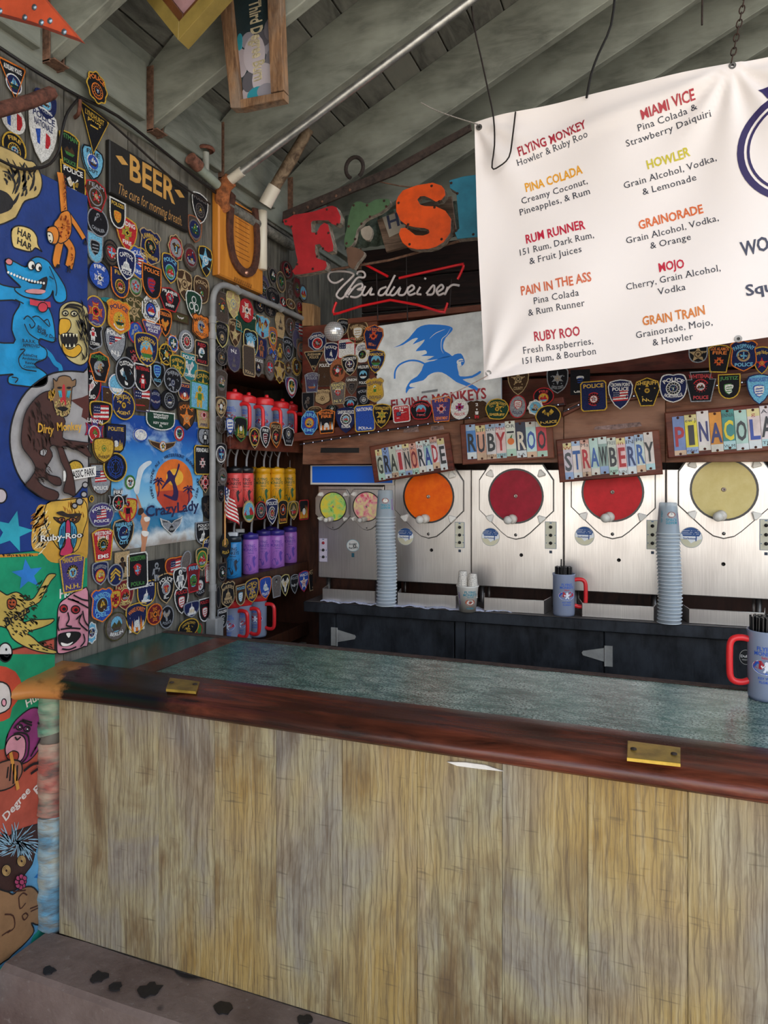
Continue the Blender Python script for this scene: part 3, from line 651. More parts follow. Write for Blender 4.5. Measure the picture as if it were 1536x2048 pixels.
g.fill('20,440 60,350 110,290 190,232 250,232 290,270 292,400 270,470 220,560 140,620 60,600 15,520', '#8d3671', .004)
g.fill('12,490 50,430 110,415 150,450 150,540 120,600 60,620 14,560', '#d793a0', .004).fill('20,560 60,530 100,545 95,590 50,600 20,580', '#a33a2c', .003)
g.oval(105, 362, 24, 20, '#8d3671', .004).oval(158, 376, 22, 19, '#8d3671', .004).oval(106, 362, 9, 9, '#e8dfd8', .003).oval(158, 376, 9, 9, '#e8dfd8', .003)
g.line('60,370 110,320 150,335 190,350|120,310 190,330|60,410 110,400 165,430 160,560 110,620|70,430 85,450 110,430|230,330 280,370|220,500 180,570|250,440 210,520', .005)
g.fill('-60,640 0,600 60,592 110,610 118,680 80,750 30,790 -60,800', '#96604c', .004).line('40,620 30,740|60,620 55,760|85,630 80,740|20,640 10,720', .005).line('36,540 90,800', .010, '#c98a3c', 0)
g.line('130,670 200,620 285,612|180,690 240,650 290,640|240,670 285,665', .008).done()
g = Draw(LB, 'painted_lettering', *z5, D0+.001, 'white lettering')
for t, x, y, r in (('Degree', 90, 900, 38), ('Burn', 280, 740, 42)): g.text(t, x, y, 62, '#dccfc8', R(r-8), 210 if t == 'Degree' else 150)
g.done()
g = Draw(LB, 'painted_spiky_monkey', *z5, D0+.001, 'brown spiky-haired monkey holding a pink flower')
g.fill('-200,1150 0,1150 100,1090 290,1040 292,1110 230,1220 200,1330 150,1400 100,1500 0,1520 -200,1520', '#3c2320', .003)
g.dash(90, 1180, 140, 100, 60, .004, '#8fb3c8', 110, None, 31)
g.oval(122, 1305, 28, 36, '#3c2320', .005).oval(14, 1372, 28, 38, '#3c2320', .005)
for r in (34, 24, 14): g.line(' '.join(f'{122+r*.8*math.cos(a/3):.0f},{1305+r*math.sin(a/3):.0f}' for a in range(20)), .003, '#b3905c').line(' '.join(f'{14+r*.8*math.cos(a/3):.0f},{1372+r*math.sin(a/3):.0f}' for a in range(20)), .003, '#b3905c')
g.fill('-200,1520 0,1515 60,1540 110,1500 190,1485 240,1530 260,1600 305,1640 300,1700 240,1755 190,1740 210,1800 150,1880 60,1960 0,2010 -200,2080', '#8f6b4a', .004)
g.line('100,1560 110,1640 150,1600|160,1545 130,1530 100,1560|60,1520 150,1510|0,1680 60,1690 70,1770 20,1810|-20,1830 40,1790|150,1670 125,1690 140,1720 165,1690 150,1670|180,1640 250,1610 265,1560|185,1660 270,1620', .004, '#4a2a20')
for i in range(8): g.oval(110+30*math.cos(i*.785), 1450+38*math.sin(i*.785), 16, 18, '#a83f66', .002)
g.oval(110, 1450, 18, 20, '#a83f66', .002).done()
# carved post between mural and bar front
tr = wood('painted_driftwood', '#4c4a40', '#6f9a8c', (4, 4, 9), 5, .6, '#8a5a4c', 4, 1.0)
mb = MB(); pp = []
pts = [(-1.672+random.uniform(-.004, .004), 1.585+random.uniform(-.003, .003), zl+.0+i*.0235) for i in range(30)]
def post(name, z0, z1, col, lab):
    q = [p for p in pts if z0 <= p[2] <= z1+.024]
    m = wood(name+'_paint', '#5a5148', col, (4, 4, 16), 4, .6, '#7d7264', 5, 1.0)
    return q, m, lab
rt = tag(MB().tube([p for p in pts], [.035+.002*math.sin(i*1.7) for i in range(30)], P('#6a6358', 'paint'), 12).build('corner_post', origin=(-1.672, 1.585, zl)), 'knobbly painted corner post between the mural and the left edge of the bar front', 'post')
for nm, z0, z1, c in (('green_paint', .72, .862, '#2f8a6c'), ('red_paint', .50, .72, '#a8584c'), ('blue_paint', zl, .50, '#5f9fc0')):
    q = [p for p in pts if z0-.001 <= p[2] <= z1+.012]
    MB().tube(q, [.041+.0025*math.sin(i*2.1+z0) for i in range(len(q))], P(c, 'rust') if 0 else wood('post_'+nm, '#55504a', c, (3, 3, 14), 4, .6, '#c9c2a8', 3, 1.0), 14).map(lambda p: p-rt.location).build('paint_band', rt)['label'] = nm.replace('_', ' ')
# ================================================================ embroidered patches and stickers
PC = dict(k='#17171c', n='#1c2450', b='#2b4fa8', c='#6fb0cf', w='#dcdad6', g='#8f9298', y='#c9a23a', o='#dd7a2c', r='#b52a30', m='#6e1d26', p='#4a3f78', q='#463020', e='#3f7a3a', d='#1b3f30', t='#b49a72', l='#cfc07a', u='#4d4139', a='#6a625e', v='#4b4560', i='#c98a94', z='#4a4528', s='#a0603f', j='#2a7f86')
PN = dict(k='black', n='navy', b='blue', c='light blue', w='white', g='grey', y='gold', o='orange', r='red', m='maroon', p='purple', q='brown', e='green', d='dark green', t='tan', l='pale yellow', u='dusty brown', a='faded grey', v='faded purple', i='pink', z='olive', s='copper', j='teal')
def lerp_poly(q, k=4): return q
SH = {}
def sym(half): return [(x, y) for x, y in half] + [(-x, y) for x, y in half[::-1] if abs(x) > 1e-6]
SH['s'] = sym(smooth([(0, .5), (.22, .485), (.46, .42), (.5, .2), (.46, -.08), (.3, -.33), (0, -.5)], 3))          # shield
SH['p'] = sym([(0, .5), (.2, .48), (.42, .43), (.5, .28), (.47, .05), (.38, -.16), (.22, -.36), (0, -.5)])             # pointed shield
SH['h'] = sym(smooth([(0, .47), (.2, .5), (.42, .42), (.5, .1), (.42, -.25), (.25, -.42), (0, -.5)], 3))
SH['c'] = circ(0, 0, .5, .5, 28)
SH['f'] = [(-.5, .5), (.5, .5), (.5, 0), (.46, -.2), (.36, -.36), (.2, -.46), (0, -.5), (-.2, -.46), (-.36, -.36), (-.46, -.2), (-.5, 0)]   # flat-topped
SH['k'] = [(-.36, -.5), (.36, -.5), (.5, .38), (.3, .47), (0, .5), (-.3, .47), (-.5, .38)]                            # wide top
SH['t'] = [(0, -.5), (.5, .44), (.48, .5), (-.48, .5), (-.5, .44)]                                                # triangle
SH['x'] = [((.5 if j else .40)*math.cos(a+d), (.5 if j else .40)*math.sin(a+d)) for i in range(4) for a in (i*math.pi/2,) for d, j in ((-.42, 1), (-.2, 0), (.2, 0), (.42, 1), (.785, 0))]
SH['x'] = [(x*(1.0 if i % 5 != 4 else .52), y*(1.0 if i % 5 != 4 else .52)) for i, (x, y) in enumerate(SH['x'])]
SH['*'] = [((.52 if i % 2 == 0 else .24)*math.sin(i*math.pi/5), (.52 if i % 2 == 0 else .24)*math.cos(i*math.pi/5)) for i in range(10)]
SH['r'] = [(-.42, -.5), (.42, -.5), (.5, -.42), (.5, .42), (.42, .5), (-.42, .5), (-.5, .42), (-.5, -.42)]
SH['q'] = [(-.5, -.5), (.5, -.5), (.5, .5), (-.5, .5)]
SH['d'] = [(0, -.5), (.5, 0), (0, .5), (-.5, 0)]
SH['g'] = [((.47+.03*math.cos(8*a))*math.cos(a), (.47+.03*math.cos(8*a))*math.sin(a)) for a in (i*math.pi/24 for i in range(48))]
SH['o'] = [(.5*math.cos(a), .5*math.sin(a)) for a in (math.pi/8+i*math.pi/4 for i in range(8))]
SH['b'] = sym(smooth([(0, .5), (.18, .45), (.32, .48), (.5, .36), (.42, .22), (.46, -.05), (.44, -.28), (.2, -.42), (0, -.5)], 3))   # badge
SH['D'] = sym(smooth([(0, .5), (.3, .42), (.5, .1), (.47, -.15), (.3, -.46), (0, -.5)], 2))                     # dome
SH['K'] = [(-.33, -.5), (.33, -.5), (.5, .24), (.3, .24), (.36, .5), (-.36, .5), (-.3, .24), (-.5, .24)]               # true keystone
SH['H'] = [(-.25, -.5), (.25, -.5), (.5, .1), (.42, .36), (.0, .5), (-.42, .36), (-.5, .1)]                           # chevron
SH['w'] = sym([(0, .12), (.14, .3), (.4, .42), (.5, .5), (.42, .1), (.3, -.1), (.15, -.3), (0, -.5)])              # wings
SN = dict(s='shield', p='pointed shield', h='rounded shield', c='round', f='flat-topped', k='tapered', t='triangular', x='cross-shaped', r='rounded square', q='rectangular', d='diamond', g='scalloped', o='octagonal', b='badge-shaped', D='domed', K='keystone', H='six-sided', w='winged')
SN['*'] = 'star-shaped'
EN = {'o': 'a round seal', 'S': 'a star', 'X': 'a fire cross', 'E': 'an eagle', 'F': 'a striped flag', 'B': 'a building', 'T': 'a tower', 's': 'a small shield', 'h': 'a shamrock', 'H': 'a figure', 'L': 'flames', 'C': 'chevrons', 'N': 'a tricolour map', 'W': 'wings', 'm': 'a mountain view', 'r': 'a ringed seal', '-': '', 'A': 'a peaked cap', 'V': 'a web', 'G': 'a mascot figure', 'J': 'a striped crest'}
def star2(cx, cy, r, k=.42, n=5, rot=0): return [(cx+(r if i % 2 == 0 else r*k)*math.sin(rot+i*math.pi/n), cy+(r if i % 2 == 0 else r*k)*math.cos(rot+i*math.pi/n)) for i in range(2*n)]
def emblem(mb, kind, x, y, r, z, c1, c2, rnd, cl):
    a, b = P(PC[c1], cl), P(PC[c2], cl); dk = P(PC['k'], cl); Z = .0004
    f = mb.flat
    if kind in 'or':
        f(circ(x, y, r), z, a); f(circ(x, y, r*.86), z+Z, dk if kind == 'r' else b)
        if kind == 'r':
            for i in range(14): t = i*.449; f(circ(x+r*.72*math.cos(t), y+r*.72*math.sin(t), r*.07, n=4), z+2*Z, a)
            f(circ(x, y, r*.58), z+2*Z, a); f(circ(x, y, r*.5), z+3*Z, b)
        q = r*(.5 if kind == 'r' else .8)
        m = P(PC[rnd.choice('gtcyew')], cl); m2 = P(PC[rnd.choice('qdnr')], cl)
        w = rnd.randrange(5); g = lambda t: [(x+a_*q, y+b_*q) for a_, b_ in t]
        if w == 0: f(g([(-.9, -.3), (-.4, .4), (-.1, 0), (.3, .6), (.9, -.3), (.5, -.8), (-.5, -.8)]), z+4*Z, m2); f(g([(-.8, -.4), (.8, -.4), (.5, -.8), (-.5, -.8)]), z+5*Z, m)
        elif w == 1: f(g([(-.8, .3), (-.3, .6), (0, .35), (.3, .6), (.8, .3), (.4, 0), (.25, -.7), (-.25, -.7), (-.4, 0)]), z+4*Z, m2); f(g([(-.15, .2), (.15, .2), (.1, -.5), (-.1, -.5)]), z+5*Z, m)
        elif w == 2: f(g([(-.8, -.2), (.8, -.2), (.5, -.6), (-.5, -.6)]), z+4*Z, m2); f(g([(-.5, -.1), (-.05, .8), (-.05, -.1)]), z+5*Z, m); f(g([(.05, -.1), (.05, .7), (.6, -.1)]), z+5*Z, m)
        elif w == 3: f(g([(p*1.5, t*1.6) for p, t in SH['s']]), z+4*Z, m2); f(g([(-.6, .15), (.6, .15), (.55, -.15), (-.5, -.15)]), z+5*Z, m); f(g([(-.1, .7), (.1, .7), (.1, -.6), (-.1, -.6)]), z+5*Z, m)
        else: f([(x+a_, y+b_) for a_, b_ in star2(0, 0, q*.95)], z+4*Z, m2); f(circ(x, y, q*.35), z+5*Z, m)
        for i in range(9): t = rnd.uniform(0, 6.28); e_ = rnd.uniform(.2, .8)*q; f(circ(x+e_*math.cos(t), y+e_*math.sin(t), q*.11, n=5), z+6*Z, P(PC[rnd.choice('wkyrc')], cl))
    elif kind == 'S':
        f(star2(x, y, r*1.15, .45, 6 if rnd.random() < .3 else 5), z, a); f(circ(x, y, r*.46), z+Z, b); f(circ(x, y, r*.36), z+2*Z, a); f(star2(x, y, r*.3), z+3*Z, b)
        for i in range(5): t = i*1.2566; f(circ(x+r*1.12*math.sin(t), y+r*1.12*math.cos(t), r*.11, n=6), z+Z, a)
    elif kind == 'X':
        f([(x+p*2*r, y+q*2*r) for p, q in SH['x']], z, a); f([(x+p*1.7*r, y+q*1.7*r) for p, q in SH['x']], z+Z, b); f([(x+p*1.5*r, y+q*1.5*r) for p, q in SH['x']], z+2*Z, a)
        f(circ(x, y, r*.5), z+3*Z, b); f(circ(x, y, r*.4), z+4*Z, a); f(star2(x, y, r*.32, .5, 4), z+5*Z, dk)
    elif kind == 'E':
        f([(x-r, y+r*.5), (x-r*.5, y+r*.9), (x-r*.2, y+r*.3), (x, y+r*.5), (x+r*.15, y+r*.3), (x+r*.6, y+r*.9), (x+r, y+r*.4), (x+r*.6, y-r*.1), (x+r*.3, y-r*.4), (x+r*.2, y-r), (x-r*.2, y-r), (x-r*.3, y-r*.4), (x-r*.7, y-r*.1)], z, a)
        f([(x-r*.14, y+r*.3), (x+r*.14, y+r*.3), (x+r*.1, y-r*.4), (x-r*.1, y-r*.4)], z+Z, b)
        for sx in (-1, 1):
            for i in range(3): mb.stroke([(x+sx*r*(.35+.18*i), y+r*.5), (x+sx*r*(.25+.12*i), y-r*.1)], r*.06, z+Z, b)
    elif kind == 'F':
        for i in range(7): f([(x-r, y+r*(.7-i*.2)), (x+r, y+r*(.82-i*.2)), (x+r, y+r*(.62-i*.2)), (x-r, y+r*(.5-i*.2))], z, P(PC['r' if i % 2 == 0 else 'w'], cl))
        f([(x-r, y+r*.7), (x-r*.1, y+r*.76), (x-r*.1, y+.0*r), (x-r, y-.06*r)], z+Z, P(PC['n'], cl))
        for i in range(6): f(star2(x-r*(.82-.26*(i % 3)), y+r*(.5-.3*(i//3)), r*.09), z+2*Z, P(PC['w'], cl))
    elif kind in 'BT':
        q = .5 if kind == 'T' else 1
        f([(x-r*q, y-r*.8), (x+r*q, y-r*.8), (x+r*q, y-r*.4), (x+r*q*.7, y-r*.4), (x+r*q*.5, y+r*.2), (x+r*.12, y+r*.4), (x, y+r), (x-r*.12, y+r*.4), (x-r*q*.5, y+r*.2), (x-r*q*.7, y-r*.4), (x-r*q, y-r*.4)], z, a)
        for i in (-2, -1, 0, 1, 2): f([(x+i*r*q*.22-r*.04, y-r*.5), (x+i*r*q*.22+r*.04, y-r*.5), (x+i*r*q*.22+r*.04, y), (x+i*r*q*.22-r*.04, y)], z+Z, b)
    elif kind in 'sJ':
        f([(x+p*1.7*r, y+q*2*r) for p, q in SH['s']], z, a); f([(x+p*1.4*r, y+q*1.7*r) for p, q in SH['s']], z+Z, b)
        for i in range(3): f([(x-r*.5, y+r*(.4-i*.4)), (x+r*.5, y+r*(.5-i*.4)), (x+r*.5, y+r*(.35-i*.4)), (x-r*.5, y+r*(.25-i*.4))], z+2*Z, a)
    elif kind == 'h':
        for t in (.0, 2.094, 4.189): f(circ(x+r*.45*math.sin(t), y+r*.45*math.cos(t), r*.38, n=12), z, a); f(circ(x+r*.45*math.sin(t), y+r*.45*math.cos(t), r*.27, n=12), z+Z, b)
        mb.stroke([(x, y), (x+r*.2, y-r)], r*.15, z, a)
    elif kind in 'HG':
        f(circ(x, y+r*.6, r*.3, n=12), z, a); f([(x-r*.5, y+r*.3), (x+r*.5, y+r*.3), (x+r*.7, y-r*.4), (x+r*.4, y-r*.2), (x+r*.35, y-r), (x+r*.1, y-r), (x, y-r*.5), (x-r*.1, y-r), (x-r*.35, y-r), (x-r*.4, y-r*.2), (x-r*.7, y-r*.4)], z, a)
        f([(x-r*.3, y+r*.2), (x+r*.3, y+r*.2), (x+r*.25, y-r*.35), (x-r*.25, y-r*.35)], z+Z, b); f(circ(x, y+r*.55, r*.15, n=8), z+Z, b)
    elif kind == 'L':
        for i in range(7): q = x-r+i*r/3; h = rnd.uniform(.6, 1.3)*r; f([(q-r*.2, y-r), (q+r*.2, y-r), (q+r*.1, y-r*.2), (q, y-r+h*1.3), (q-r*.12, y-r*.3)], z+(i % 2)*Z, a if i % 2 else b)
        f(circ(x, y-r*.2, r*.4, n=12), z+3*Z, P(PC['w'], cl))
    elif kind == 'C':
        for i in range(3): mb.stroke([(x-r*.8, y-r*.7+i*r*.4), (x, y-r*.1+i*r*.4), (x+r*.8, y-r*.7+i*r*.4)], r*.24, z+i*Z, a)
    elif kind == 'N':
        q = [(-1, .6), (-.2, 1), (.3, .8), (.9, .6), (1, -.1), (.7, -.8), (0, -.9), (-.7, -.7), (-.8, 0)]
        f([(x+p*r, y+t*r) for p, t in q], z, P(PC['w'], cl)); f([(x-r, y+r*.6), (x-r*.35, y+r*.92), (x-r*.35, y-r*.8), (x-r*.7, y-r*.7), (x-r*.8, y)], z+Z, P(PC['b'], cl)); f([(x+r*.35, y+r*.8), (x+r*.9, y+r*.6), (x+r, y-r*.1), (x+r*.7, y-r*.8), (x+r*.35, y-r*.85)], z+Z, P(PC['r'], cl))
    elif kind == 'W':
        for sx in (-1, 1):
            f([(x+sx*r*.2, y), (x+sx*r*1.5, y+r*.5), (x+sx*r*1.3, y), (x+sx*r*.3, y-r*.35)], z, a)
            for i in range(3): mb.stroke([(x+sx*r*(.5+.25*i), y+r*(.1+.1*i)), (x+sx*r*(.6+.25*i), y-r*.15)], r*.07, z+Z, b)
        f(circ(x, y, r*.32), z+Z, b); f(circ(x, y, r*.22), z+2*Z, a)
    elif kind == 'm':
        f(circ(x, y, r), z, P(PC['c'], cl)); f([(x-r*.95, y-r*.25), (x-r*.4, y+r*.35), (x, y-r*.05), (x+r*.4, y+r*.5), (x+r*.95, y-r*.25), (x+r*.6, y-r*.8), (x-r*.6, y-r*.8)], z+Z, b); f([(x-r*.9, y-r*.4), (x+r*.9, y-r*.4), (x+r*.55, y-r*.83), (x-r*.55, y-r*.83)], z+2*Z, a)
    elif kind == 'A':
        f([(x-r, y+r*.6), (x, y+r), (x+r, y+r*.6), (x+r*.7, y+r*.35), (x-r*.7, y+r*.35)], z, a); f([(x-r*.7, y+r*.3), (x+r*.7, y+r*.3), (x+r*.4, y-r*.7), (x, y-r), (x-r*.4, y-r*.7)], z, b); f([(x-r*.9, y-r*.6), (x+r*.9, y-r*.6), (x+r*.8, y-r*.85), (x-r*.8, y-r*.85)], z+Z, P(PC['w'], cl))
    elif kind == 'V':
        for i in range(8): t = i*.785; mb.stroke([(x, y), (x+r*math.cos(t), y+r*math.sin(t))], r*.05, z, a)
        for q in (.35, .6, .85, 1): mb.stroke([(x+r*q*math.cos(i*.785), y+r*q*math.sin(i*.785)) for i in range(9)], r*.06, z+Z, a)
        f(circ(x, y, r*.25, r*.4, 10), z+2*Z, b)
_levels = {}
_words = []
TAKEN = {}
def patches(fr, ox, oy, sc, rows, where, cl='cloth', base=0, dim=1.0, grp=None):
    lv = _levels.setdefault(fr, [])
    for row in rows.strip().split('\n'):
        head, *tx = row.split('|'); a = head.split()
        x, y, w, h, rot = (float(q) for q in a[:5]); shp, B, G, E, c1, c2 = a[5:11]; knd = a[11] if len(a) > 11 else 'patch'
        top = tx[0].strip() if tx else ''; bot = tx[1].strip() if len(tx) > 1 else ''
        u, v = ox+x/sc, oy+y/sc; pw, ph = w/sc, h/sc
        cx, cy = fr.st(u, v, base)
        W_ = abs(fr.st(u+pw/2, v, base)[0]-fr.st(u-pw/2, v, base)[0]); H_ = abs(fr.st(u, v-ph/2, base)[1]-fr.st(u, v+ph/2, base)[1])
        # lie on whatever is already underneath
        rr = (W_+H_)/4*.82; L = 0
        for qx, qy, qr, ql in lv:
            if math.hypot(cx-qx, cy-qy) < rr+qr: L = max(L, ql+1)
        lv.append((cx, cy, rr, L)); off = base+(.006 if fr is LW and base == 0 else .0012)+L*.0042
        rnd = random.Random(int(x*7+y*13)); tilt = R(rot)
        pol = [(p*W_, q*H_) for p, q in SH[shp]]; bw = min(.0042, .05*W_+.0012); kx, ky = 1-2*bw/W_, 1-2*bw/H_
        inn = [(p*kx, q*ky) for p, q in pol]
        mb = MB().prism(pol, 0, .0018, P(PC[G], cl)); mb.flat(inn, .0022, P(PC[G], cl))
        M = fr.mat(cx, cy, off, tilt)
        # curl the free lower edge a little
        cu = rnd.uniform(0, .10); bend = lambda p: (p.x, p.y, p.z+cu*max(0, -p.y)**2/max(H_, .01)*1.2 if cl == 'cloth' else p.z)
        root = mb.map(bend).build('embroidered_patch' if knd == 'patch' else 'sticker', M=M)
        MB().ring(pol, inn, .0017, .0034, P(PC[B], cl)).map(bend).build('border', root)
        if E != '-':
            mb = MB(); er = min(W_, H_)*(.27 if top or bot else .38)
            if E in 'oLFBEmGHS' and not bot: er *= 1.12
            ey = 0 if (top and bot) or not (top or bot) else (-.1*H_ if top else .08*H_)
            if shp in 'tpH' : ey += .04*H_
            emblem(mb, E, 0, ey, er, .0026, c1, c2, rnd, cl); mb.map(bend).build('emblem', root)
        if top or bot:
            mb = MB(); tc_ = PC[c1 if c1 != G else c2]; tm = P(PC['w'] if G in 'knpbdermq' and c1 in 'wgrebcn' else tc_ if c1 != G else PC[B], 'print')
            lum = lambda q: sum(a_*b_ for a_, b_ in zip(hx(PC[q])[:3], (.3, .6, .1)))**.5
            for q in (c1, B, 'w' if lum(G) < .5 else 'n', 'k', 'w'):
                if abs(lum(q)-lum(G)) > .26: tm = P(PC[q], 'print'); break
            lines = top.split('/') if top else []
            for i, s in enumerate(lines):
                hh = H_*(.13 if len(lines) < 2 else .115); narrow = 1-.16*i if shp not in 't' else 1-.3*i
                text(mb, s, 0, H_*(.5 if shp in 'qrftkK' else .47)-bw-hh*(.95+1.25*i), hh, tm, .0030, 'c', 0, W_*.62 if shp in 'scghDbo' else 0, 1, W_*(.78 if shp not in 'ct' else .66)*narrow, 0)
            if bot:
                ls = bot.split('/')
                for i, s in enumerate(ls):
                    hh = H_*.115; wid = W_*{'t': .22, 'p': .42, 's': .56, 'c': .6, 'k': .58, 'H': .4, 'K': .5}.get(shp, .66)
                    text(mb, s, 0, -H_*(.5 if shp in 'qrkK' else .38 if shp in 'pt' else .42)+bw+hh*(.95+1.2*(len(ls)-1-i)), hh, tm, .0030, 'c', 0, -W_*.75 if shp in 'schg' else 0, 1, wid)
            mb.map(bend).build('lettering', root)
        kn = 'patch' if knd == 'patch' else 'sticker'
        read = ' '.join((top+' '+bot).replace('/', ' ').replace('~', ' ').split())
        d = PN[G] + ' ' + SN[shp] + ' ' + kn + (' edged in ' + PN[B] if B != G else '')
        if EN.get(E): d += ' with ' + EN[E]
        root['category'] = kn; root['group'] = grp or ('patches ' + where)
        _words.append((root, d, read, where, u, v))
def label_patches():
    """every patch gets its own words: its look, its lettering, else its nearest lettered neighbour"""
    used = set(); n_ = lambda s: len(s.replace('.', ' ').split())
    reads = {}
    for w in _words: reads.setdefault(w[2], []).append(w)
    def name(w): return w[2] and len(reads[w[2]]) == 1 and n_(w[2]) <= 3
    for w in _words:
        root, d, read, where, u, v = w; cand = []
        if read: cand += [d + ', lettered ' + ' '.join(read.split()[:3])]
        cand += [d + ' ' + where]
        near = sorted((q for q in _words if q is not w and name(q) and q[3] == where), key=lambda q: math.hypot(q[4]-u, q[5]-v))[:6]
        for q in near:
            dx, dy = u-q[4], v-q[5]; rel = ('right of' if dx > 0 else 'left of') if abs(dx) > abs(dy) else ('below' if dy > 0 else 'above')
            sd = d.split(' with ')[0]
            cand += [f'{d} {rel} the {q[2]} one', f'{sd} {rel} the {q[2]} one']
        done = False
        for c in cand:
            if n_(c) <= 16 and c not in used and (',' in c or where not in c or sum(1 for q in _words if q[1] == d and q[3] == where) == 1):
                used.add(c); root['label'] = c; done = True; break
        if not done:
            q = min((q for q in _words if q is not w and q[3] == where), key=lambda q: math.hypot(q[4]-u, q[5]-v))
            root['label'] = f"{d.split(' with ')[0]} just {'right' if u > q[4] else 'left'} of the {' '.join(q[1].split()[:3])} one"
ON_L = 'on the left wall'; ON_S = 'on the wall by the shelves'; ON_B = 'on the back board'; ON_R = 'above the plate signs'
patches(LW, 0, 100, 3.491, '''
650 1385 112 210 0 f g c s g k
755 1420 110 185 0 c k u o k u
670 1205 150 200 0 c g k G g k||CAVALIER
80 225 190 250 6 t o k o w n|AUXILIARY~POLICE|
80 490 165 190 0 c w w N g b
85 685 170 210 0 c y k r y c|FIRE|
305 390 150 190 0 s n n o g c||POLICE
285 600 200 390 -3 p w w N w b|POLICE/NATIONALE|
470 700 145 245 0 k y k m e q|PITMAN|POLICE
635 795 155 230 0 p k c o w b|FIRE|DEPT
640 580 200 310 -4 t y k s y k|LYNDHURST/POLICE|NJ
655 1015 155 210 0 H r q o g q|TEAM|
500 950 175 290 3 f y k E w y|POLICE|WEST/N.J.
872 1290 150 240 0 p y r X y e|READING|FIRE
800 1150 112 200 0 f w k s y o|POLIZEI|
1037 1380 150 250 0 b t n o y k|LAWRENCE|TOWNSHIP
1348 1255 100 185 0 s s u o a n
1385 1110 115 215 0 p w k r a k|POLICE|
1215 1385 110 195 0 g t q o r g
1320 1450 100 190 0 c u u o a m
1423 1480 100 215 2 p y k S c w
955 1490 130 230 4 h y b F w g|POLICE|JERSEY
825 1630 130 210 0 f o n r y r|FIRE|
855 1500 130 220 0 s w n B w g|CAPITOL|POLICE
680 1575 155 200 0 c k b X w b|FIRE|
530 1575 120 155 0 x w k o w k||18
1175 1530 115 210 0 s y n o c e|POLICE|
932 1650 90 150 0 h t u o e g
1040 1625 135 235 0 f o k s p r|POLICE|
1275 1645 110 215 0 p t q S t q
1395 1680 110 190 0 h t q o u q|POLICE|
''', ON_L)
patches(LW, 0, 500, 3.491, '''
760 360 130 40 0 c j j - w w sticker|Sandals|
922 410 145 200 0 s z z S t z|POLICE|
1040 420 135 200 0 o w w o k b|CHICAGO|POLICE
1172 345 150 165 0 H r k o w r|PRAIRIE|SHERIFF
1248 475 112 66 0 q q z W w m
1335 390 115 205 0 p w d h w d
935 580 110 160 0 c r b H g b
812 470 165 240 2 b y o o w y|POLICE|
1140 510 95 195 0 p o k E o y|OREGON|
1380 540 125 180 0 b q o o t g|MARION|POLICE
652 430 150 220 0 c y p X r y
1290 640 105 160 0 c g g r w r
635 600 140 200 0 b g k G w r||MILLTOWN
792 660 155 250 0 p k g F w r|POLICE|N.J.
1055 610 150 215 0 t o p - w w|MAPLE SHADE/POLICE|NJ
1195 655 95 140 0 x o m o w b
925 745 105 130 0 h k k X r g|LAKE|
1003 700 165 240 2 s y n m e o|ANDERSON/CO.|MAPLE
1140 730 125 180 0 * y q o y k
1395 720 95 170 0 r t k o r w|RED|POLICE
680 815 150 215 0 H o k o e g|SOMERSET|
1215 820 110 170 0 s y d S y e|SHERIFF|
1085 870 110 180 0 p g k s c b||POLICE
1310 820 120 200 0 f t j E w g|POLICE|TOWNSHIP
1405 935 115 190 0 s y d S y q|COUNTY|
800 940 110 150 0 c w b m w c
860 860 145 225 0 c g k E w c|CUSTOMS|
980 1040 130 180 0 k v q F w r
976 895 120 195 0 f w k G r w|INTERNAL|
735 1035 80 160 0 q b q G t q sticker
1073 1045 82 150 0 c k n W g m|POLICE|
1170 1050 120 145 0 c k k r g k
1175 910 125 175 0 c g k S g n|SHERIFF|
1275 990 90 130 0 f t n L o r|POLICE|
1375 1020 125 190 -2 q e c G y e sticker
605 960 175 240 -2 s r k E w r|POLICE|OXFORD
850 1085 160 205 0 c y n S y q|SPECIAL|AGENT
685 1140 160 170 0 s y k F w r
632 1260 140 215 -4 x r p o w r|UNION|
1290 1155 125 205 0 s k q S o t|POLICE|
1410 1165 100 160 0 k y t X r w||FIRE
690 1400 150 180 0 s q y S y e||SHERIFF
795 1320 140 210 0 f k n L y y|POLITIE|
''', ON_L)
SPOST = (LW, 0, 900, 3.491)
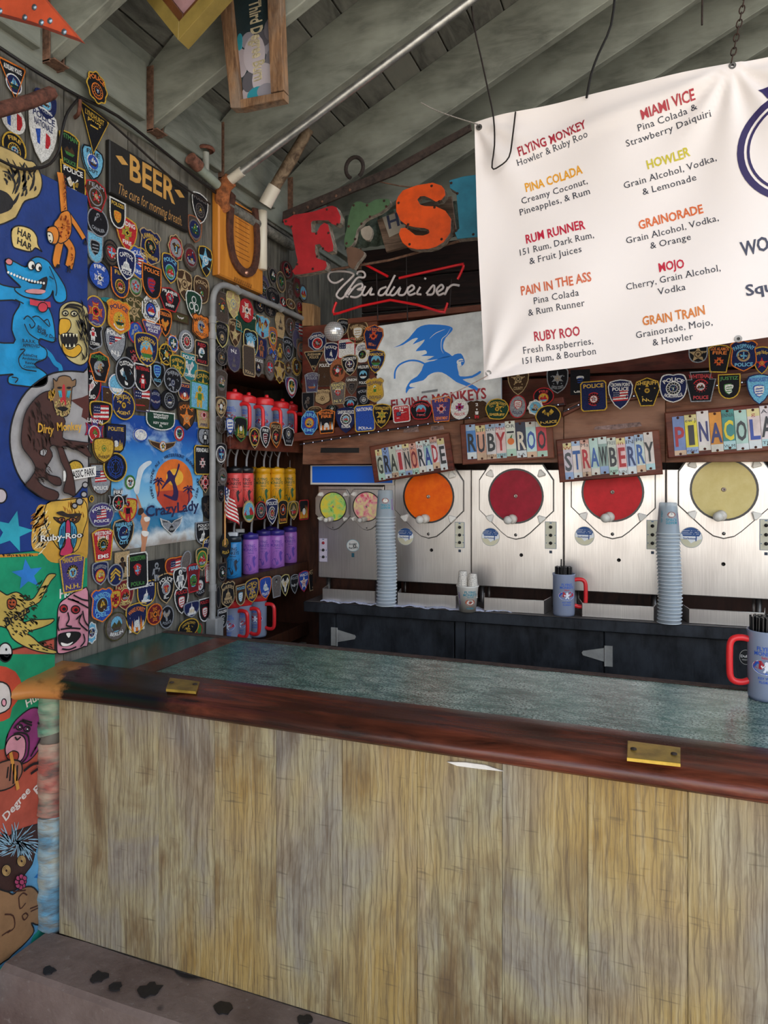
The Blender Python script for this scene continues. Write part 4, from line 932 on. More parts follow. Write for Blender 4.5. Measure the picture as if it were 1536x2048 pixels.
patches(*SPOST, '''
895 225 70 100 0 c e g o e w
625 340 32 50 0 c y k o y k
690 205 150 220 0 f q g F w r||POLICE
880 420 130 170 0 s r y G r k
805 350 150 185 0 x g k o w k|FIRE|
785 120 165 205 0 c y k V b k
1400 70 110 205 0 r y k X w r|FERNDALE|
1420 225 90 155 0 d t k X r w
1440 400 80 165 0 s k k S u k
695 450 175 170 0 D g p F w r|FOLSOM|POLICE
705 660 150 230 0 k y r r y k|WESTBORO/FIRE|EMS
850 590 150 225 0 p t k o c n|WARNER~ROBINS/POLICE|CITY
840 800 100 180 0 q t t H k q
686 860 115 170 0 s g n o r y|LANDESPOLIZEI|
785 870 112 155 0 c g n C y k
945 840 145 250 0 r w k o e r|MOORESTOWN|POLICE
1080 845 110 160 0 f k k H g k
1410 580 110 160 0 f g k B w k|POLICE/LAKE~VILLA|
1440 690 90 180 0 H y n S w y|STATE|
1385 760 85 165 0 s t d o y e
1215 810 150 130 0 h o m F w g
1280 775 66 150 -25 c g a - w w sticker
1240 900 100 165 0 p w k G w g
1385 955 85 150 0 h u k o g w||POLICE
1325 890 90 200 0 k r m o c e|FIRE|
1445 855 50 135 0 r r w - r r sticker|JAMES/POLICE|
1145 965 120 215 0 s t k o w g|POLICE|IL.
1010 1000 130 175 0 f y n B w c|POLICE|
860 1010 130 220 0 s t m o l r|ILLINOIS|CORRECTIONS
785 1040 82 130 0 s r y X r k
685 1080 155 240 0 b o b o c q|WILMINGTON|POLICE/DEL.
800 1230 155 200 0 c z a m u z||BERLIN
940 1175 150 220 0 s y n L o w|WAKE~FOREST|
1068 1145 110 150 0 c o m X o k
1255 1050 100 190 0 p w k s r w|POLICE|
1320 1110 112 112 0 s g n B w y
1418 1115 82 165 0 f w k s r w|POLIZEI|
1151 1165 100 160 0 c g k E g t||POLICE
1292 1240 145 130 0 c y k S y q|LONDON~COUNTY|
1380 1250 40 80 0 c r e - r r
625 1275 80 155 0 g w c o c w
''', ON_L)
patches(LW, 0, 100, 3.491, '672 265 150 225 4 g y k r o k|POLICE|', 'on the ledger board', base=.044)
mural_patch = '''
500 855 180 270 0 k y p r y c|MANCHESTER|POLICE/N.H.
'''
patches(*SPOST, mural_patch, 'on the mural', base=.016)
patches(LW, 0, 500, 3.491, '''
520 1530 120 130 0 c k y - k k sticker
''', 'on the mural', base=.018)
w2 = MB(); c = LW.st(520/3.491, 500+1565/3.491); 
w2.prism([(-.065, -.022), (.065, -.006), (.065, .026), (-.065, .010)], 0, .0016, P('#e9e6e0', 'print')); text(w2, 'JURASSIC PARK', 0, .002, .022, P('#17171c', 'print'), .0018, rot=R(7), width=.115)
tag(w2.build('sticker', M=LW.mat(c[0], c[1], .022)), 'white lettered strip sticker over the yellow disc on the brown monkey mural', 'sticker')
# wall by the shelves, dust-covered
patches(LW, 380, 450, 4.55, '''
655 580 110 240 0 c v v r a k
740 470 85 165 0 p a u o a k
815 520 85 190 0 c t u o u a
870 410 110 160 0 c u m o a k
900 610 85 180 0 r a u G a u
955 575 60 190 0 h u m o q u
1018 620 75 160 0 c a k o a c
735 650 130 170 0 c a k r a k|DETROIT|
835 700 60 80 0 c r k G w q
895 720 85 90 0 c t q o t q
985 760 90 150 0 c u u o a m
620 725 95 150 0 c k k o u k
718 790 105 90 0 h u k S a u
275 750 115 285 0 r a u o s u
510 890 200 230 -6 q j d - w w sticker|It's~Always/After|
370 730 125 250 0 p l t S l g
492 780 125 215 0 c r r X w o
740 1040 80 220 0 p o s o b y
645 930 140 215 0 b t c E m y
810 905 95 245 0 H t t T u t
890 930 95 200 0 s u q o a u
980 960 90 190 0 c a a F w r
275 1000 120 240 0 s l k r a t|POLICE|
635 1120 100 185 0 r v n H s u
395 985 120 260 0 p t q S t l|POLICE|
530 1080 135 250 0 h l k m c w|CAMERON/PARK|POLICE
940 1040 70 190 0 c a v - a a
805 1140 80 185 0 h u u G y u
740 1200 95 170 0 p t v o a b
880 1130 95 215 0 s g k r g m|POLICE|
985 1150 95 200 0 r a u o s a
270 1190 115 185 0 c a k o a u|POLICE|
505 1240 112 280 0 r t u B t k||POLICE
385 1220 125 245 0 h a v T a v|N.J.|
605 1290 110 190 0 p a a o u k|POLICE|
705 1300 90 240 0 c u a o u a
800 1340 108 210 0 p y q S t y
880 1300 80 150 0 c a u o a q
955 1290 90 170 0 c t q o y q
1015 1420 75 170 0 c u z o u q
270 1440 112 250 0 k a u o u a
910 1480 110 195 0 p g p o r w
265 1660 110 200 0 p t q o u t
270 1820 100 170 0 s a u S a u
''', ON_S)
# patches along the fronts of the shelves
patches(LW, 380, 450, 4.55, '''
350 1830 110 220 0 x g k s b w
455 1860 120 230 0 s e k L y e||POLICE
580 1940 100 200 0 p t k o y k
680 1930 95 200 0 p w k s w m|FIRE|
775 1910 110 240 0 p o q o t k|POLICE|
890 1920 115 175 0 H w k r g w||POLICE
''', 'on the top bottle shelf edge', base=.03)
patches(LW, 380, 880, 4.55, '''
275 130 105 210 0 s a k o w a
290 330 80 160 0 c a a o u a
275 470 70 200 0 f a k o a k|ETT|
530 650 105 200 0 c t l m e r
640 640 105 170 0 c r k r g r
740 650 115 240 0 p w n r w r|POLICE|
840 650 95 215 0 k y k o o k||TROOPER
935 640 100 175 0 p t z o y z
1030 635 85 180 0 r r k L y o
''', 'on the middle bottle shelf edge', base=.03)
patches(LW, 380, 880, 4.55, '''
315 960 100 235 0 c k k r y k||POLICE
280 1205 80 180 0 f u k o a k
250 1430 42 200 0 c a k - a a
340 1405 125 240 0 b t k B t q|MARLBORO|POLICE
455 1410 90 190 0 f t q s c w|POLICE|
560 1370 120 220 3 s y n S y b|POLICE|SHERIFF
680 1345 110 205 0 s o b B w c||POLICE
780 1330 90 200 0 k g a H k g
860 1320 80 200 0 p l k E w y
945 1310 75 180 0 p g k W g w|POLICE|
1030 1285 95 195 0 p r b S w r|WACO|
1115 1270 90 190 0 k t k G t q|POLICE|
290 1620 90 180 0 f g k s w k|POLIZEI|
''', 'on the lowest bottle shelf edge', base=.03)
BBD = back(3.12)
patches(BBD, 600, 640, 7.68, '''
660 120 190 280 -8 s t k o g k|SHERIFF|
270 330 300 300 4 o g n o w r|CORONA~POLICE|
890 200 320 350 -3 h t q s t w|SHERIFFS~OFFICE|COUNTY
1170 840 40 40 0 c k k - k k
975 840 220 350 0 k u k m w k|WILDLIFE|POLICE
960 500 220 310 0 D w w o l k|COUNTY~OF/SECURITY|
1135 270 310 390 -8 H o n X r o|NEW~ROCHELLE|FIRE~DEPT
720 440 270 310 0 r r w F w r
480 520 220 350 -6 s w n T w w|POLICE|RIVERSIDE
1170 640 280 360 -3 p y n m e q|AMADOR|POLICE
380 830 200 390 0 r u q G a u|POLICE|
220 640 300 320 0 t t k - t t|EVESHAM/POLICE|N.J.
590 780 240 360 0 c s s o s q
780 700 260 330 3 p t k o w q|DARTMOUTH|POLICE
190 960 230 310 0 k g v m s c|BOSTON/POLICE|
800 1010 200 300 0 p a u s a k|UNION|
590 1120 250 350 3 k t a o l w|BURLINGTON/POLICE|N.Y.
350 1180 260 260 0 b q t S t q|WILL~COUNTY|
130 1260 190 300 0 f a k G a u
985 1190 230 330 0 s k k r g w|POLICE|
1160 1080 285 390 2 b t y G w e|DELAWARE|STATE~POLICE
780 1270 240 200 0 D g k m k r|WELCOME|
240 1380 220 110 0 D t q o u q|CAPE~MAY|
500 1360 200 130 0 D u k o a k
''', ON_B, base=.02)
patches(BBD, 600, 640, 7.68, '''
150 1580 270 400 -3 o c b o r y|FIRE|EMS
410 1560 280 370 3 k o k L o w|BETHPAGE/FIRE|
710 1540 320 400 0 p n n r w c|SANFORD~POLICE|FLORIDA
1000 1510 310 410 3 r y b A w m|NATIONAL|POLICE
1265 1475 290 380 -3 p y k S y e|INDIANA~COUNTY|SHERIFF
''', 'on the light ledge', base=.105)
patches(BBD, 540, 340, 3.2, '''
843 1560 110 112 5 r w r F w r|AUSTIN/76|
968 1535 142 125 0 D r k m k r|DOWNTOWN|FIRE
1098 1530 135 165 2 k o p X r w|FIRE|DEPARTMENT
1215 1530 116 132 0 c w w X r b||RESCUE
1325 1540 122 130 0 b q q G r w|2|
1455 1530 150 135 -3 D y d S y z|JOHNSON~COUNTY|SHERIFF
''', 'on the light ledge', base=.105)
patches(BBD, 1000, 660, 2.866, '''
250 380 120 100 0 c r k o r y|FIRE|
205 445 95 92 0 g w g o w c
102 440 100 132 -4 c r g s r w||POLICE
278 495 145 125 4 D y k E y y||POLICE
''', 'on the light ledge', base=.105)
patches(BBD, 1000, 660, 2.866, '''
105 300 125 150 0 p t q S t k||COUNTY
330 290 125 150 0 s g k S g t||SUFFOLK~COUNTY
460 300 112 145 0 q k k s b w||Montgomery/County
537 380 150 172 2 r y n r r w|POLICE|
690 370 145 172 0 p w n F w r|CROWN~POINT/POLICE|
843 355 150 165 0 H y k S y q|SHERIFF|NC
993 335 160 165 0 h w n r w n|POLICE|NORTHVILLE
1150 325 175 175 0 K g k r r w|WHITEHALL|POLICE
1313 325 130 145 0 f y k J e w|JUSTIZ|
1135 140 110 100 0 f g k S t q
1255 165 135 160 -4 k y k X o r|LOS~ALAMOS/FIRE|
1500 175 100 160 0 s y n S r y|Grays~Harbor|
1395 150 160 180 0 b o n o c t|PARSIPPANY|POLICE
1485 340 150 178 0 p n c s b w|MASSACHUSETTS|
''', ON_R, base=.085)
# ================================================================ shelves with mugs and bottles
sb = empty('bottle_shelves', LW.pt(2.87, .3, -.3), 'dark brown shelves set into the left wall, full of mugs and bottles', 'shelves')
def lbox(y0, y1, z0, z1, x0, x1, mat, name, par):
    return MB().prism([(y0, z0), (y1, z0), (y1, z1), (y0, z1)], x0, x1, mat, bev=.002).map(lambda p: Vector((p.z, p.x, p.y))-par.location).build(name, par)
SHZ = [1.655, 1.345, 1.045, .735]
lbox(2.505, 3.245, .64, 1.955, -1.966, -1.955, BROWNW, 'back_panel', sb)
lbox(2.506, 2.524, .64, 1.955, -1.954, -1.70, BROWNW, 'side_panel', sb); lbox(2.506, 3.245, 1.938, 1.955, -1.954, -1.70, BROWNW, 'top_panel', sb)
for z in SHZ:
    lbox(2.526, 3.225, z-.02, z, -1.953, -1.70, REDW if z > 1.6 else BROWNW, 'shelf', sb); lbox(2.526, 3.225, z-.05, z+.012, -1.699, -1.685, REDW if z > 1.6 else BROWNW, 'shelf_lip', sb)
def on_x(u, X): r = ray(u, 948); return X*r.y/r.x
def ghost(name, col, alpha, rough=.25):
    m, nt, b, n, l = nodes(name); b.inputs['Base Color'].default_value = hx(col); b.inputs['Roughness'].default_value = rough
    tr = n.new('ShaderNodeBsdfTransparent'); tr.inputs[0].default_value = hx(col); mx = n.new('ShaderNodeMixShader'); mx.inputs[0].default_value = alpha
    l.new(tr.outputs[0], mx.inputs[1]); l.new(b.outputs[0], mx.inputs[2]); l.new(mx.outputs[0], n['Material Output'].inputs[0]); return m
FROST = ghost('frosted_plastic', '#bfcae2', .48); CUPM = ghost('cup_plastic', '#dde5ea', .34, .15); RIMM = ghost('cup_rim', '#e6ecf0', .75, .15)
REDP = P('#e02a2e', 'plastic')
def wrap(r): return lambda p: (math.sin(p.x/r)*(r+p.z), -math.cos(p.x/r)*(r+p.z), p.y)
def monkey_logo(mb, z=.0, s=1, cx=0, cy=0):
    """red and blue oval with a white winged monkey, blue words above and below"""
    bl, rd, wh = P('#1f55b8', 'print'), P('#b22a3c', 'print'), P('#e6e8f0', 'print')
    text(mb, 'FLYING', cx, cy+.046*s, .010*s, bl, z, width=.046*s); text(mb, 'MONKEYS', cx, cy+.034*s, .010*s, bl, z, width=.060*s); text(mb, 'Saloon', cx, cy+.024*s, .006*s, rd, z)
    mb.flat(circ(cx, cy, .036*s, .019*s), z, wh); mb.flat(circ(cx, cy, .0345*s, .0175*s), z+.0002, bl)
    mb.flat([(cx-.034*s, cy), (cx-.028*s, cy+.012*s), (cx-.012*s, cy+.0165*s), (cx-.002*s, cy+.002*s), (cx-.012*s, cy-.006*s), (cx-.026*s, cy-.003*s)], z+.0004, rd)
    mb.flat([(cx+.034*s, cy), (cx+.028*s, cy+.012*s), (cx+.012*s, cy+.0165*s), (cx+.004*s, cy+.002*s), (cx+.014*s, cy-.006*s), (cx+.026*s, cy-.003*s)], z+.0004, rd)
    mb.flat([(cx+a*s*.001, cy+b*s*.001) for a, b in ((-4, 12), (0, 15), (4, 13), (4, 8), (9, 4), (12, 9), (14, 6), (9, -2), (5, 0), (6, -7), (10, -13), (5, -14), (1, -6), (-3, -14), (-8, -12), (-4, -5), (-5, 0), (-10, -3), (-13, 3), (-10, 5), (-8, 1), (-4, 6))], z+.0006, wh)
    text(mb, 'KEY WEST', cx, cy-.028*s, .006*s, bl, z); text(mb, 'FLORIDA', cx, cy-.038*s, .006*s, bl, z)
def make_mug(name, label, lid, group=None, yaw=0, hyaw=0):
    t = empty(name, (0, 0, 0), label, 'mug', group)
    MB().lathe([(0, .003), (.040, .003), (.043, 0), (.045, .01), (.0455, .165), (.0475, .172), (.0475, .176), (.0445, .176), (.043, .165), (.0425, .012), (0, .008)], FROST, 32).build('body', t)
    hp = smooth([(.044, 0, .150), (.060, 0, .153), (.078, 0, .150), (.087, 0, .138), (.089, 0, .115), (.089, 0, .075), (.087, 0, .052), (.078, 0, .040), (.060, 0, .038), (.044, 0, .043)], 3)
    c, s = math.cos(hyaw), math.sin(hyaw)
    MB().tube([(p[0]*c, p[0]*s, p[2]) for p in hp], .0085, REDP, 10).map(lambda p: p).build('handle', t)['label'] = 'red handle'
    m = MB(); monkey_logo(m, .0002, 1.0, 0, .088); cy, sy = math.cos(yaw), math.sin(yaw); f = wrap(.0456)
    m.map(f).map(lambda p: (p[0]*cy-p[1]*sy, p[0]*sy+p[1]*cy, p[2])).build('printed_logo', t)
    if lid:
        l = MB().lathe([(0, .205), (.030, .206), (.040, .202), (.0475, .198), (.049, .195), (.049, .172), (.0475, .168), (.046, .168), (.046, .19), (0, .195)], REDP, 32).build('lid', t); l['label'] = 'red screw lid'
        MB().lathe([(.010, .204), (.010, .214), (.007, .219), (0, .219)], REDP, 14, (.018, 0, 0)).build('spout_cap', l)
    return t
mug0 = make_mug('lidded_mug', '', True, 'red-lidded mugs on the left shelves', R(24), R(8))
first = True
def placemug(u, X, z, label, yaw=0):
    global first
    M = Matrix.Translation((X, on_x(u, X), z)) @ Matrix.Rotation(yaw, 4, 'Z')
    if first: mug0.matrix_world = M; mug0['label'] = label; first = False; return mug0
    return dup(mug0, M, label)
for u, X, lab in ((463, -1.775, 'clear red-lidded mug at the left end of the top shelf'), (491, -1.79, 'clear red-lidded mug second from the left on the top shelf'), (527, -1.765, 'clear red-lidded mug in the middle of the top shelf'), (559, -1.78, 'clear red-lidded mug second from the right on the top shelf'), (577, -1.80, 'clear red-lidded mug at the right end of the top shelf, half hidden')):
    placemug(u, X, SHZ[0], lab, R(-4))
for u, X, lab in ((459, -1.79, 'clear red-lidded mug at the left end of the bottom shelf'), (483, -1.77, 'clear red-lidded mug in the middle of the bottom shelf'), (514, -1.765, 'clear red-lidded mug at the right end of the bottom shelf')):
    placemug(u, X, SHZ[3]+.01, lab, R(-4))
def make_bottle(name, label, body, cap, ink, group, capkind=0):
    t = empty(name, (0, 0, 0), label, 'bottle', group)
    B, Cc, I = P(body, 'plastic'), P(cap, 'plastic'), P(ink, 'print')
    MB().lathe([(0, 0), (.033, 0), (.037, .004), (.037, .150), (.035, .158), (.031, .160), (0, .160)], B, 28).build('body', t)
    MB().lathe([(.031, .158), (.0365, .160), (.0365, .178), (.034, .183), (.012, .185), (.010, .190), (0, .190)], Cc, 28).build('cap', t)
    if capkind == 1: MB().box((0, 0, .192), (.042, .026, .018), P('#dfe3e8', 'plastic'), bev=.004).build('flip_spout', t)
    S = ghost('straw_grey', '#9a9aa0', .8) if 'straw_grey' not in bpy.data.materials else bpy.data.materials['straw_grey']
    MB().tube(smooth([(.004, 0, .02), (.004, 0, .19), (.006, 0, .23), (.018, .002, .275)], 3), .0052, S, 8).build('straw', t)
    MB().tube(smooth([(.010, 0, .235), (-.008, 0, .25), (-.012, 0, .268), (0, 0, .276), (.016, 0, .266)], 3), .0016, S, 5).build('straw_loop', t)
    m = MB(); z = .0003
    text(m, 'FLYING', 0, .130, .014, I, z, width=.050); text(m, 'MONKEYS', 0, .113, .014, I, z, width=.068); text(m, 'Saloon', .006, .099, .0075, I, z)
    m.stroke(smooth([(-.026, .045), (-.022, .070), (-.002, .088), (.018, .080), (.028, .060), (.030, .042)], 3), .0012, z, I)
    for a in (-.014, -.002, .010): m.stroke([(a-.004, .048), (a, .072), (.000, .086)], .0009, z, I)
    m.flat(smooth([(-.022, .022), (-.024, .040), (-.010, .050), (.004, .042), (.008, .024), (-.006, .016)], 3, True), z, I)
    m.flat([(.012, .078), (.022, .086), (.028, .074), (.022, .064), (.026, .044), (.020, .030), (.015, .046), (.012, .060)], z, I); m.stroke(smooth([(.02, .07), (.034, .078), (.036, .088)], 3), .002, z, I)
    m.stroke(smooth([(-.028, .020), (0, .010), (.028, .020)], 3), .0012, z, I)
    m.map(wrap(.0371)).build('print', t)
    for ch in t.children: ch.rotation_euler = (0, 0, R(26))
    return t
def rowof(name, desc, body, cap, ink, grp, spots, z, ck=0):
    b0 = None
    for u, X, pos in spots:
        M = Matrix.Translation((X, on_x(u, X), z)) @ Matrix.Rotation(random.uniform(-.1, .1), 4, 'Z')
        if b0 is None: b0 = make_bottle(name, desc+' '+pos, body, cap, ink, grp, ck); b0.matrix_world = M
        else: dup(b0, M, desc+' '+pos)
rowof('drink_bottle', 'salmon bottle with black cap', '#e8524e', '#1b1b1e', '#251a1c', 'salmon bottles on the second shelf', ((453, -1.86, 'at the left end, behind'), (469, -1.755, 'at the left end, in front'), (491, -1.765, 'next to the yellow ones')), SHZ[1])
rowof('drink_bottle', 'yellow bottle', '#e0a21c', '#e0a21c', '#1d5a35', 'yellow bottles on the second shelf', ((508, -1.86, 'just behind the right salmon bottle'), (526, -1.79, 'second from the left of the yellow row'), (538, -1.88, 'at the back of the yellow row'), (554, -1.75, 'largest, in front of the yellow row'), (579, -1.80, 'at the right end of the yellow row')), SHZ[1])
rowof('drink_bottle', 'blue bottle with a dark cap and clear spout', '#2f86c4', '#232a33', '#0d1c33', 'blue bottles on the third shelf', ((466, -1.755, 'at the left end, in front'), (480, -1.83, 'behind, beside the purple ones')), SHZ[2], 1)
rowof('drink_bottle', 'purple bottle', '#a76cc0', '#3a2f86', '#5d3aa0', 'purple bottles on the third shelf', ((501, -1.755, 'at the left end of the purple row'), (527, -1.80, 'second from the left of the purple row'), (540, -1.88, 'at the back of the purple row'), (554, -1.75, 'in front, third from the left of the purple row'), (580, -1.79, 'at the right end of the purple row')), SHZ[2])
# ================================================================ drink machines
SSM = None
def steel_mat():
    m, nt, b, n, l = nodes('brushed_steel'); v = mapped(nt, (90, 90, 2.2)); f = noise(nt, v, 4, 5, .6); g = noise(nt, mapped(nt, (3, 3, 2)), 1.6, 2, .5)
    l.new(mix(nt, .55, ramp(nt, f, [(.3, hx('#b5b0ac')), (.7, hx('#e6e1dc'))]), ramp(nt, g, [(.3, hx('#bdb4ae')), (.7, hx('#efeae4'))])), b.inputs['Base Color'])
    b.inputs['Metallic'].default_value = .9; b.inputs['Roughness'].default_value = .33; bump(nt, f, .08, .001, b); return m
SSM = steel_mat()
MF = back(3.19)
def mprism(par, name, poly, d0, d1, mat, bev=.002, side=None, lab=None, gp=None):
    o = MB().prism(poly, d0, d1, mat, side, bev).map(lambda p: MF.pt(p.x, p.y, p.z)-(gp or par).location).build(name, par)
    if lab: o['label'] = lab
    return o
WH = P('#e9e5dc', 'plastic')
def window(m, u, v, rad, slush, spots=None, knob='#d7d4cc', sc=1.0, full=True):
    cx, cy = MF.st(u, v); q = rad; z = .0
    # front plate: clipped octagon running down to a round apron
    pl = [(-q*1.42, -q*.55), (-q*1.42, q*.62), (-q*1.02, q*1.22), (q*1.02, q*1.22), (q*1.42, q*.62), (q*1.42, -q*.55), (q*.55, -q*1.40), (q*.32, -q*1.58), (0, -q*1.66), (-q*.32, -q*1.58), (-q*.55, -q*1.40)]
    po = [(cx+a, cy+b) for a, b in pl]; bez = mprism(m, 'face_plate', po, .0022, .010, SSM); mprism(m, 'plate_seal', [(cx+a*1.02, cy+b*1.02) for a, b in pl], .0004, .0022, P('#3a3634', 'plastic'), .0002)
    body = MB()
    body.ring(circ(cx, cy, q*1.07, n=40), circ(cx, cy, q, n=40), .008, .012, P('#2a2728', 'plastic')).map(lambda p: MF.pt(p.x, p.y, p.z)-m.location).build('gasket', bez)
    w = MB().prism(circ(cx, cy, q*1.0, n=40), .006, .0105, slush).map(lambda p: MF.pt(p.x, p.y, p.z)-m.location)
    wo = w.build('barrel_window', m); 
    MB().lathe([(q*.075, .0105), (q*.075, .013), (q*.03, .014), (q*.03, .012), (0, .012)], P('#b9a79c', 'metal'), 14, (0, 0, 0)).map(lambda p: MF.pt(cx+p.x, cy+p.y, p.z)-m.location).build('auger_tip', wo)
    for sx, sy in ((-1, 1), (1, 1), (-1, -1), (1, -1)):
        kx, ky = cx+sx*q*.98, cy+sy*q*.86; a = math.atan2(sy, sx)
        t = [(kx+q*.22*math.cos(a+i*2.094+math.pi)*(1 if i else 1), ky+q*.22*math.sin(a+i*2.094+math.pi)) for i in range(3)]
        tt = []
        for i in range(3):
            p0, p1 = t[i], t[(i+1) % 3]; tt += [(p0[0]*.82+p1[0]*.18, p0[1]*.82+p1[1]*.18), (p0[0]*.18+p1[0]*.82, p0[1]*.18+p1[1]*.82)]
        mprism(m, 'clamp_knob', tt, .0085, .030, WH, .004)
    # tap: white ball handle on a short barrel
    tx, ty = cx-q*.10, cy-q*.88
    tp = MB().lathe([(q*.17, .008), (q*.19, .03), (q*.17, .045), (q*.14, .05), (0, .05)], P('#cfc8bd', 'plastic'), 20).map(lambda p: MF.pt(tx+p.x, ty+p.y, p.z)-m.location).build('tap', m)
    MB().lathe([(q*.02, .048)]+[(q*.16*math.sin(i*.35)+.0005, .066-q*.16*math.cos(i*.35)) for i in range(1, 9)]+[(0, .066+q*.16)], P(knob, 'plastic'), 18).map(lambda p: MF.pt(tx-q*.12+p.x, ty-.003+p.y, p.z)-m.location).build('ball_handle', tp)
    if full: MB().lathe([(q*.06, .008), (q*.06, .011), (0, .0115)], P('#8a8782', 'metal'), 12).map(lambda p: MF.pt(cx+p.x, cy-q*1.5+p.y, p.z)-m.location).build('plate_screw', m)
def slushm(name, c1, c2, scale=18):
    m, nt, b, n, l = nodes(name); f = noise(nt, mapped(nt, (1, 1, 1)), scale, 6, .7); l.new(ramp(nt, f, [(.3, hx(c1)), (.7, hx(c2))]), b.inputs['Base Color']); b.inputs['Roughness'].default_value = .4; b.inputs['Specular IOR Level'].default_value = .2; bump(nt, f, .1, .003, b); return m
def flower(name, stops):
    m, nt, b, n, l = nodes(name); v = n.new('ShaderNodeTexVoronoi'); l.new(mapped(nt, (1, 1, 1)), v.inputs[0]); v.inputs['Scale'].default_value = 34; f = noise(nt, mapped(nt, (1, 1, 1)), 30, 5, .6, 1.2)
    a = n.new('ShaderNodeMath'); a.operation = 'ADD'; l.new(f, a.inputs[0]); s = n.new('ShaderNodeMath'); s.operation = 'MULTIPLY'; s.inputs[1].default_value = .35; l.new(v.outputs['Distance'], s.inputs[0]); l.new(s.outputs[0], a.inputs[1])
    l.new(ramp(nt, a.outputs[0], [(p, hx(c)) for p, c in stops]), b.inputs['Base Color']); b.inputs['Roughness'].default_value = .35; return m
def palm_badge(m, u, v, r):
    cx, cy = MF.st(u, v); mb = MB(); z = .0009; bl, cr_, wh = P('#1f4f8e', 'print'), P('#d9d3b4', 'print'), P('#e9ecee', 'print')
    mb.prism(circ(cx, cy, r, n=28), .0004, z, P('#a8a79f', 'print')); mb.flat(circ(cx, cy, r*.95, n=28), z+.0002, wh)
    mb.flat([(cx+r*.95*math.cos(a), cy+r*.95*math.sin(a)) for a in (math.pi*(.14+i*.72/12) for i in range(13))]+[(cx-r*.7, cy+r*.12), (cx+r*.7, cy+r*.12)], z+.0003, bl)
    for i in range(3): mb.stroke([(cx-r*.85, cy+r*(.32+.16*i)), (cx+r*.7, cy+r*(.34+.16*i))], r*.035, z+.0005, wh)
    mb.flat([(cx+r*.93*math.cos(a), cy+r*.93*math.sin(a)) for a in (math.pi*(1.04+i*.92/12) for i in range(13))]+[(cx+r*.3, cy-r*.35), (cx, cy-r*.55), (cx-r*.3, cy-r*.2)], z+.0004, cr_)
    mb.stroke(smooth([(cx+r*.42, cy-r*.35), (cx+r*.45, cy+r*.1), (cx+r*.25, cy+r*.45)], 3), r*.1, z+.0006, bl)
    for dx, dy in ((-.45, .1), (-.35, .3), (.35, .15), (.25, -.2), (-.2, -.15), (.05, .33)): mb.stroke(smooth([(cx+r*.25, cy+r*.45), (cx+r*(.25+dx*.6), cy+r*(.5+dy)), (cx+r*(.25+dx*1.1), cy+r*(.35+dy*.6))], 3), r*.12, z+.0007, bl, True)
    text(mb, 'Sorbeteer', cx-r*.12, cy-r*.08, r*.2, bl, z+.0008, width=r*1.15)
    mb.map(lambda p: MF.pt(p.x, p.y, p.z)-m.location).build('badge', m)['label'] = 'round blue and cream palm tree badge'
def controls(m, u0, v0, u1, v1, reds=False, lock=True):
    x0, y1 = MF.st(u0, v0); x1, y0 = MF.st(u1, v1); pn = mprism(m, 'control_panel', [(x0, y0), (x1, y0), (x1, y1), (x0, y1)], .0004, .0022, P('#2c5a86' if not reds else '#8c86a0', 'print'), .0002)
    ins = .0016; MB().flat([(x0+ins, y0+ins), (x1-ins, y0+ins), (x1-ins, y1-ins), (x0+ins, y1-ins)], .0026, P('#cfcbb4' if not reds else '#cfc6d6', 'print')).map(lambda p: MF.pt(p.x, p.y, p.z)-m.location).build('panel_face', pn)
    cx = (x0+x1)/2; h = y1-y0
    mb = MB()
    for fy in (.80, .5, .21):
        mb.lathe([(.0075, .0026), (.0075, .0045), (.004, .006), (.003, .016), (0, .017)], P('#9d2130' if reds and fy == .8 else '#23211f', 'plastic'), 12).map(lambda p: p if False else p)
        n0 = len(mb.v)-60
        for i in range(len(mb.v)-60, len(mb.v)): mb.v[i] = Vector((mb.v[i].x+cx, mb.v[i].y+y0+h*fy, mb.v[i].z))
    mb.box((cx, y1-.006, .0028), (.010, .004, .0008), P('#4a6d93', 'print'))
    for fy in (.5, .21): mb.flat(star2(x1-.006, y0+h*fy, .0035, .5, 6), .0028, P('#2c5a86', 'print')); mb.flat(circ(x0+.006, y0+h*fy, .002), .0028, P('#2c5a86', 'print'))
    mb.map(lambda p: MF.pt(p.x, p.y, p.z)-m.location).build('switches', pn)
    if lock: mprism(m, 'lock_tag', [(cx-.006, y0-.02), (cx+.006, y0-.02), (cx+.006, y0-.008), (cx-.006, y0-.008)], .0004, .002, P('#2b3a4d', 'print'), .0003)
def machine(u0, u1, vb, ztop, label, depth=.22):
    a = MF.st(u0, 1000)[0]; b = MF.st(u1, 1000)[0]; zb = MF.st((u0+u1)/2, vb)[1]
    m = empty('slush_machine', MF.pt((a+b)/2, ZS, -.1), label, 'drink machine', 'row of steel frozen drink machines')
    mprism(m, 'housing', [(a+.0015, zb), (b-.0015, zb), (b-.0015, ztop), (a+.0015, ztop)], -depth, 0, SSM, .003)
    for sx in (a+.045, b-.045):
        for d in (-.03, -depth+.03): MB().lathe([(.012, ZS-zb), (.012, -.0), (0, 0)], P('#6d6864', 'metal'), 12).map(lambda p: MF.pt(sx+p.x, zb+p.z, d+p.y)-m.location).map(lambda p: p).build('foot', m)
    sx, sy = MF.st((u0+u1)/2+8, vb-66)
    MB().lathe([(.007, .0003), (.008, .004), (.005, .004), (.005, .0006), (0, .0006)], P('#3b3836', 'metal'), 12).map(lambda p: MF.pt(sx+p.x, sy+p.y, p.z)-m.location).build('drip_outlet', m)
    return m
M1 = machine(636, 768, 1158, MF.st(640, 972)[1], 'leftmost twin steel machine under a blue header box, one green and one pink window', .2)
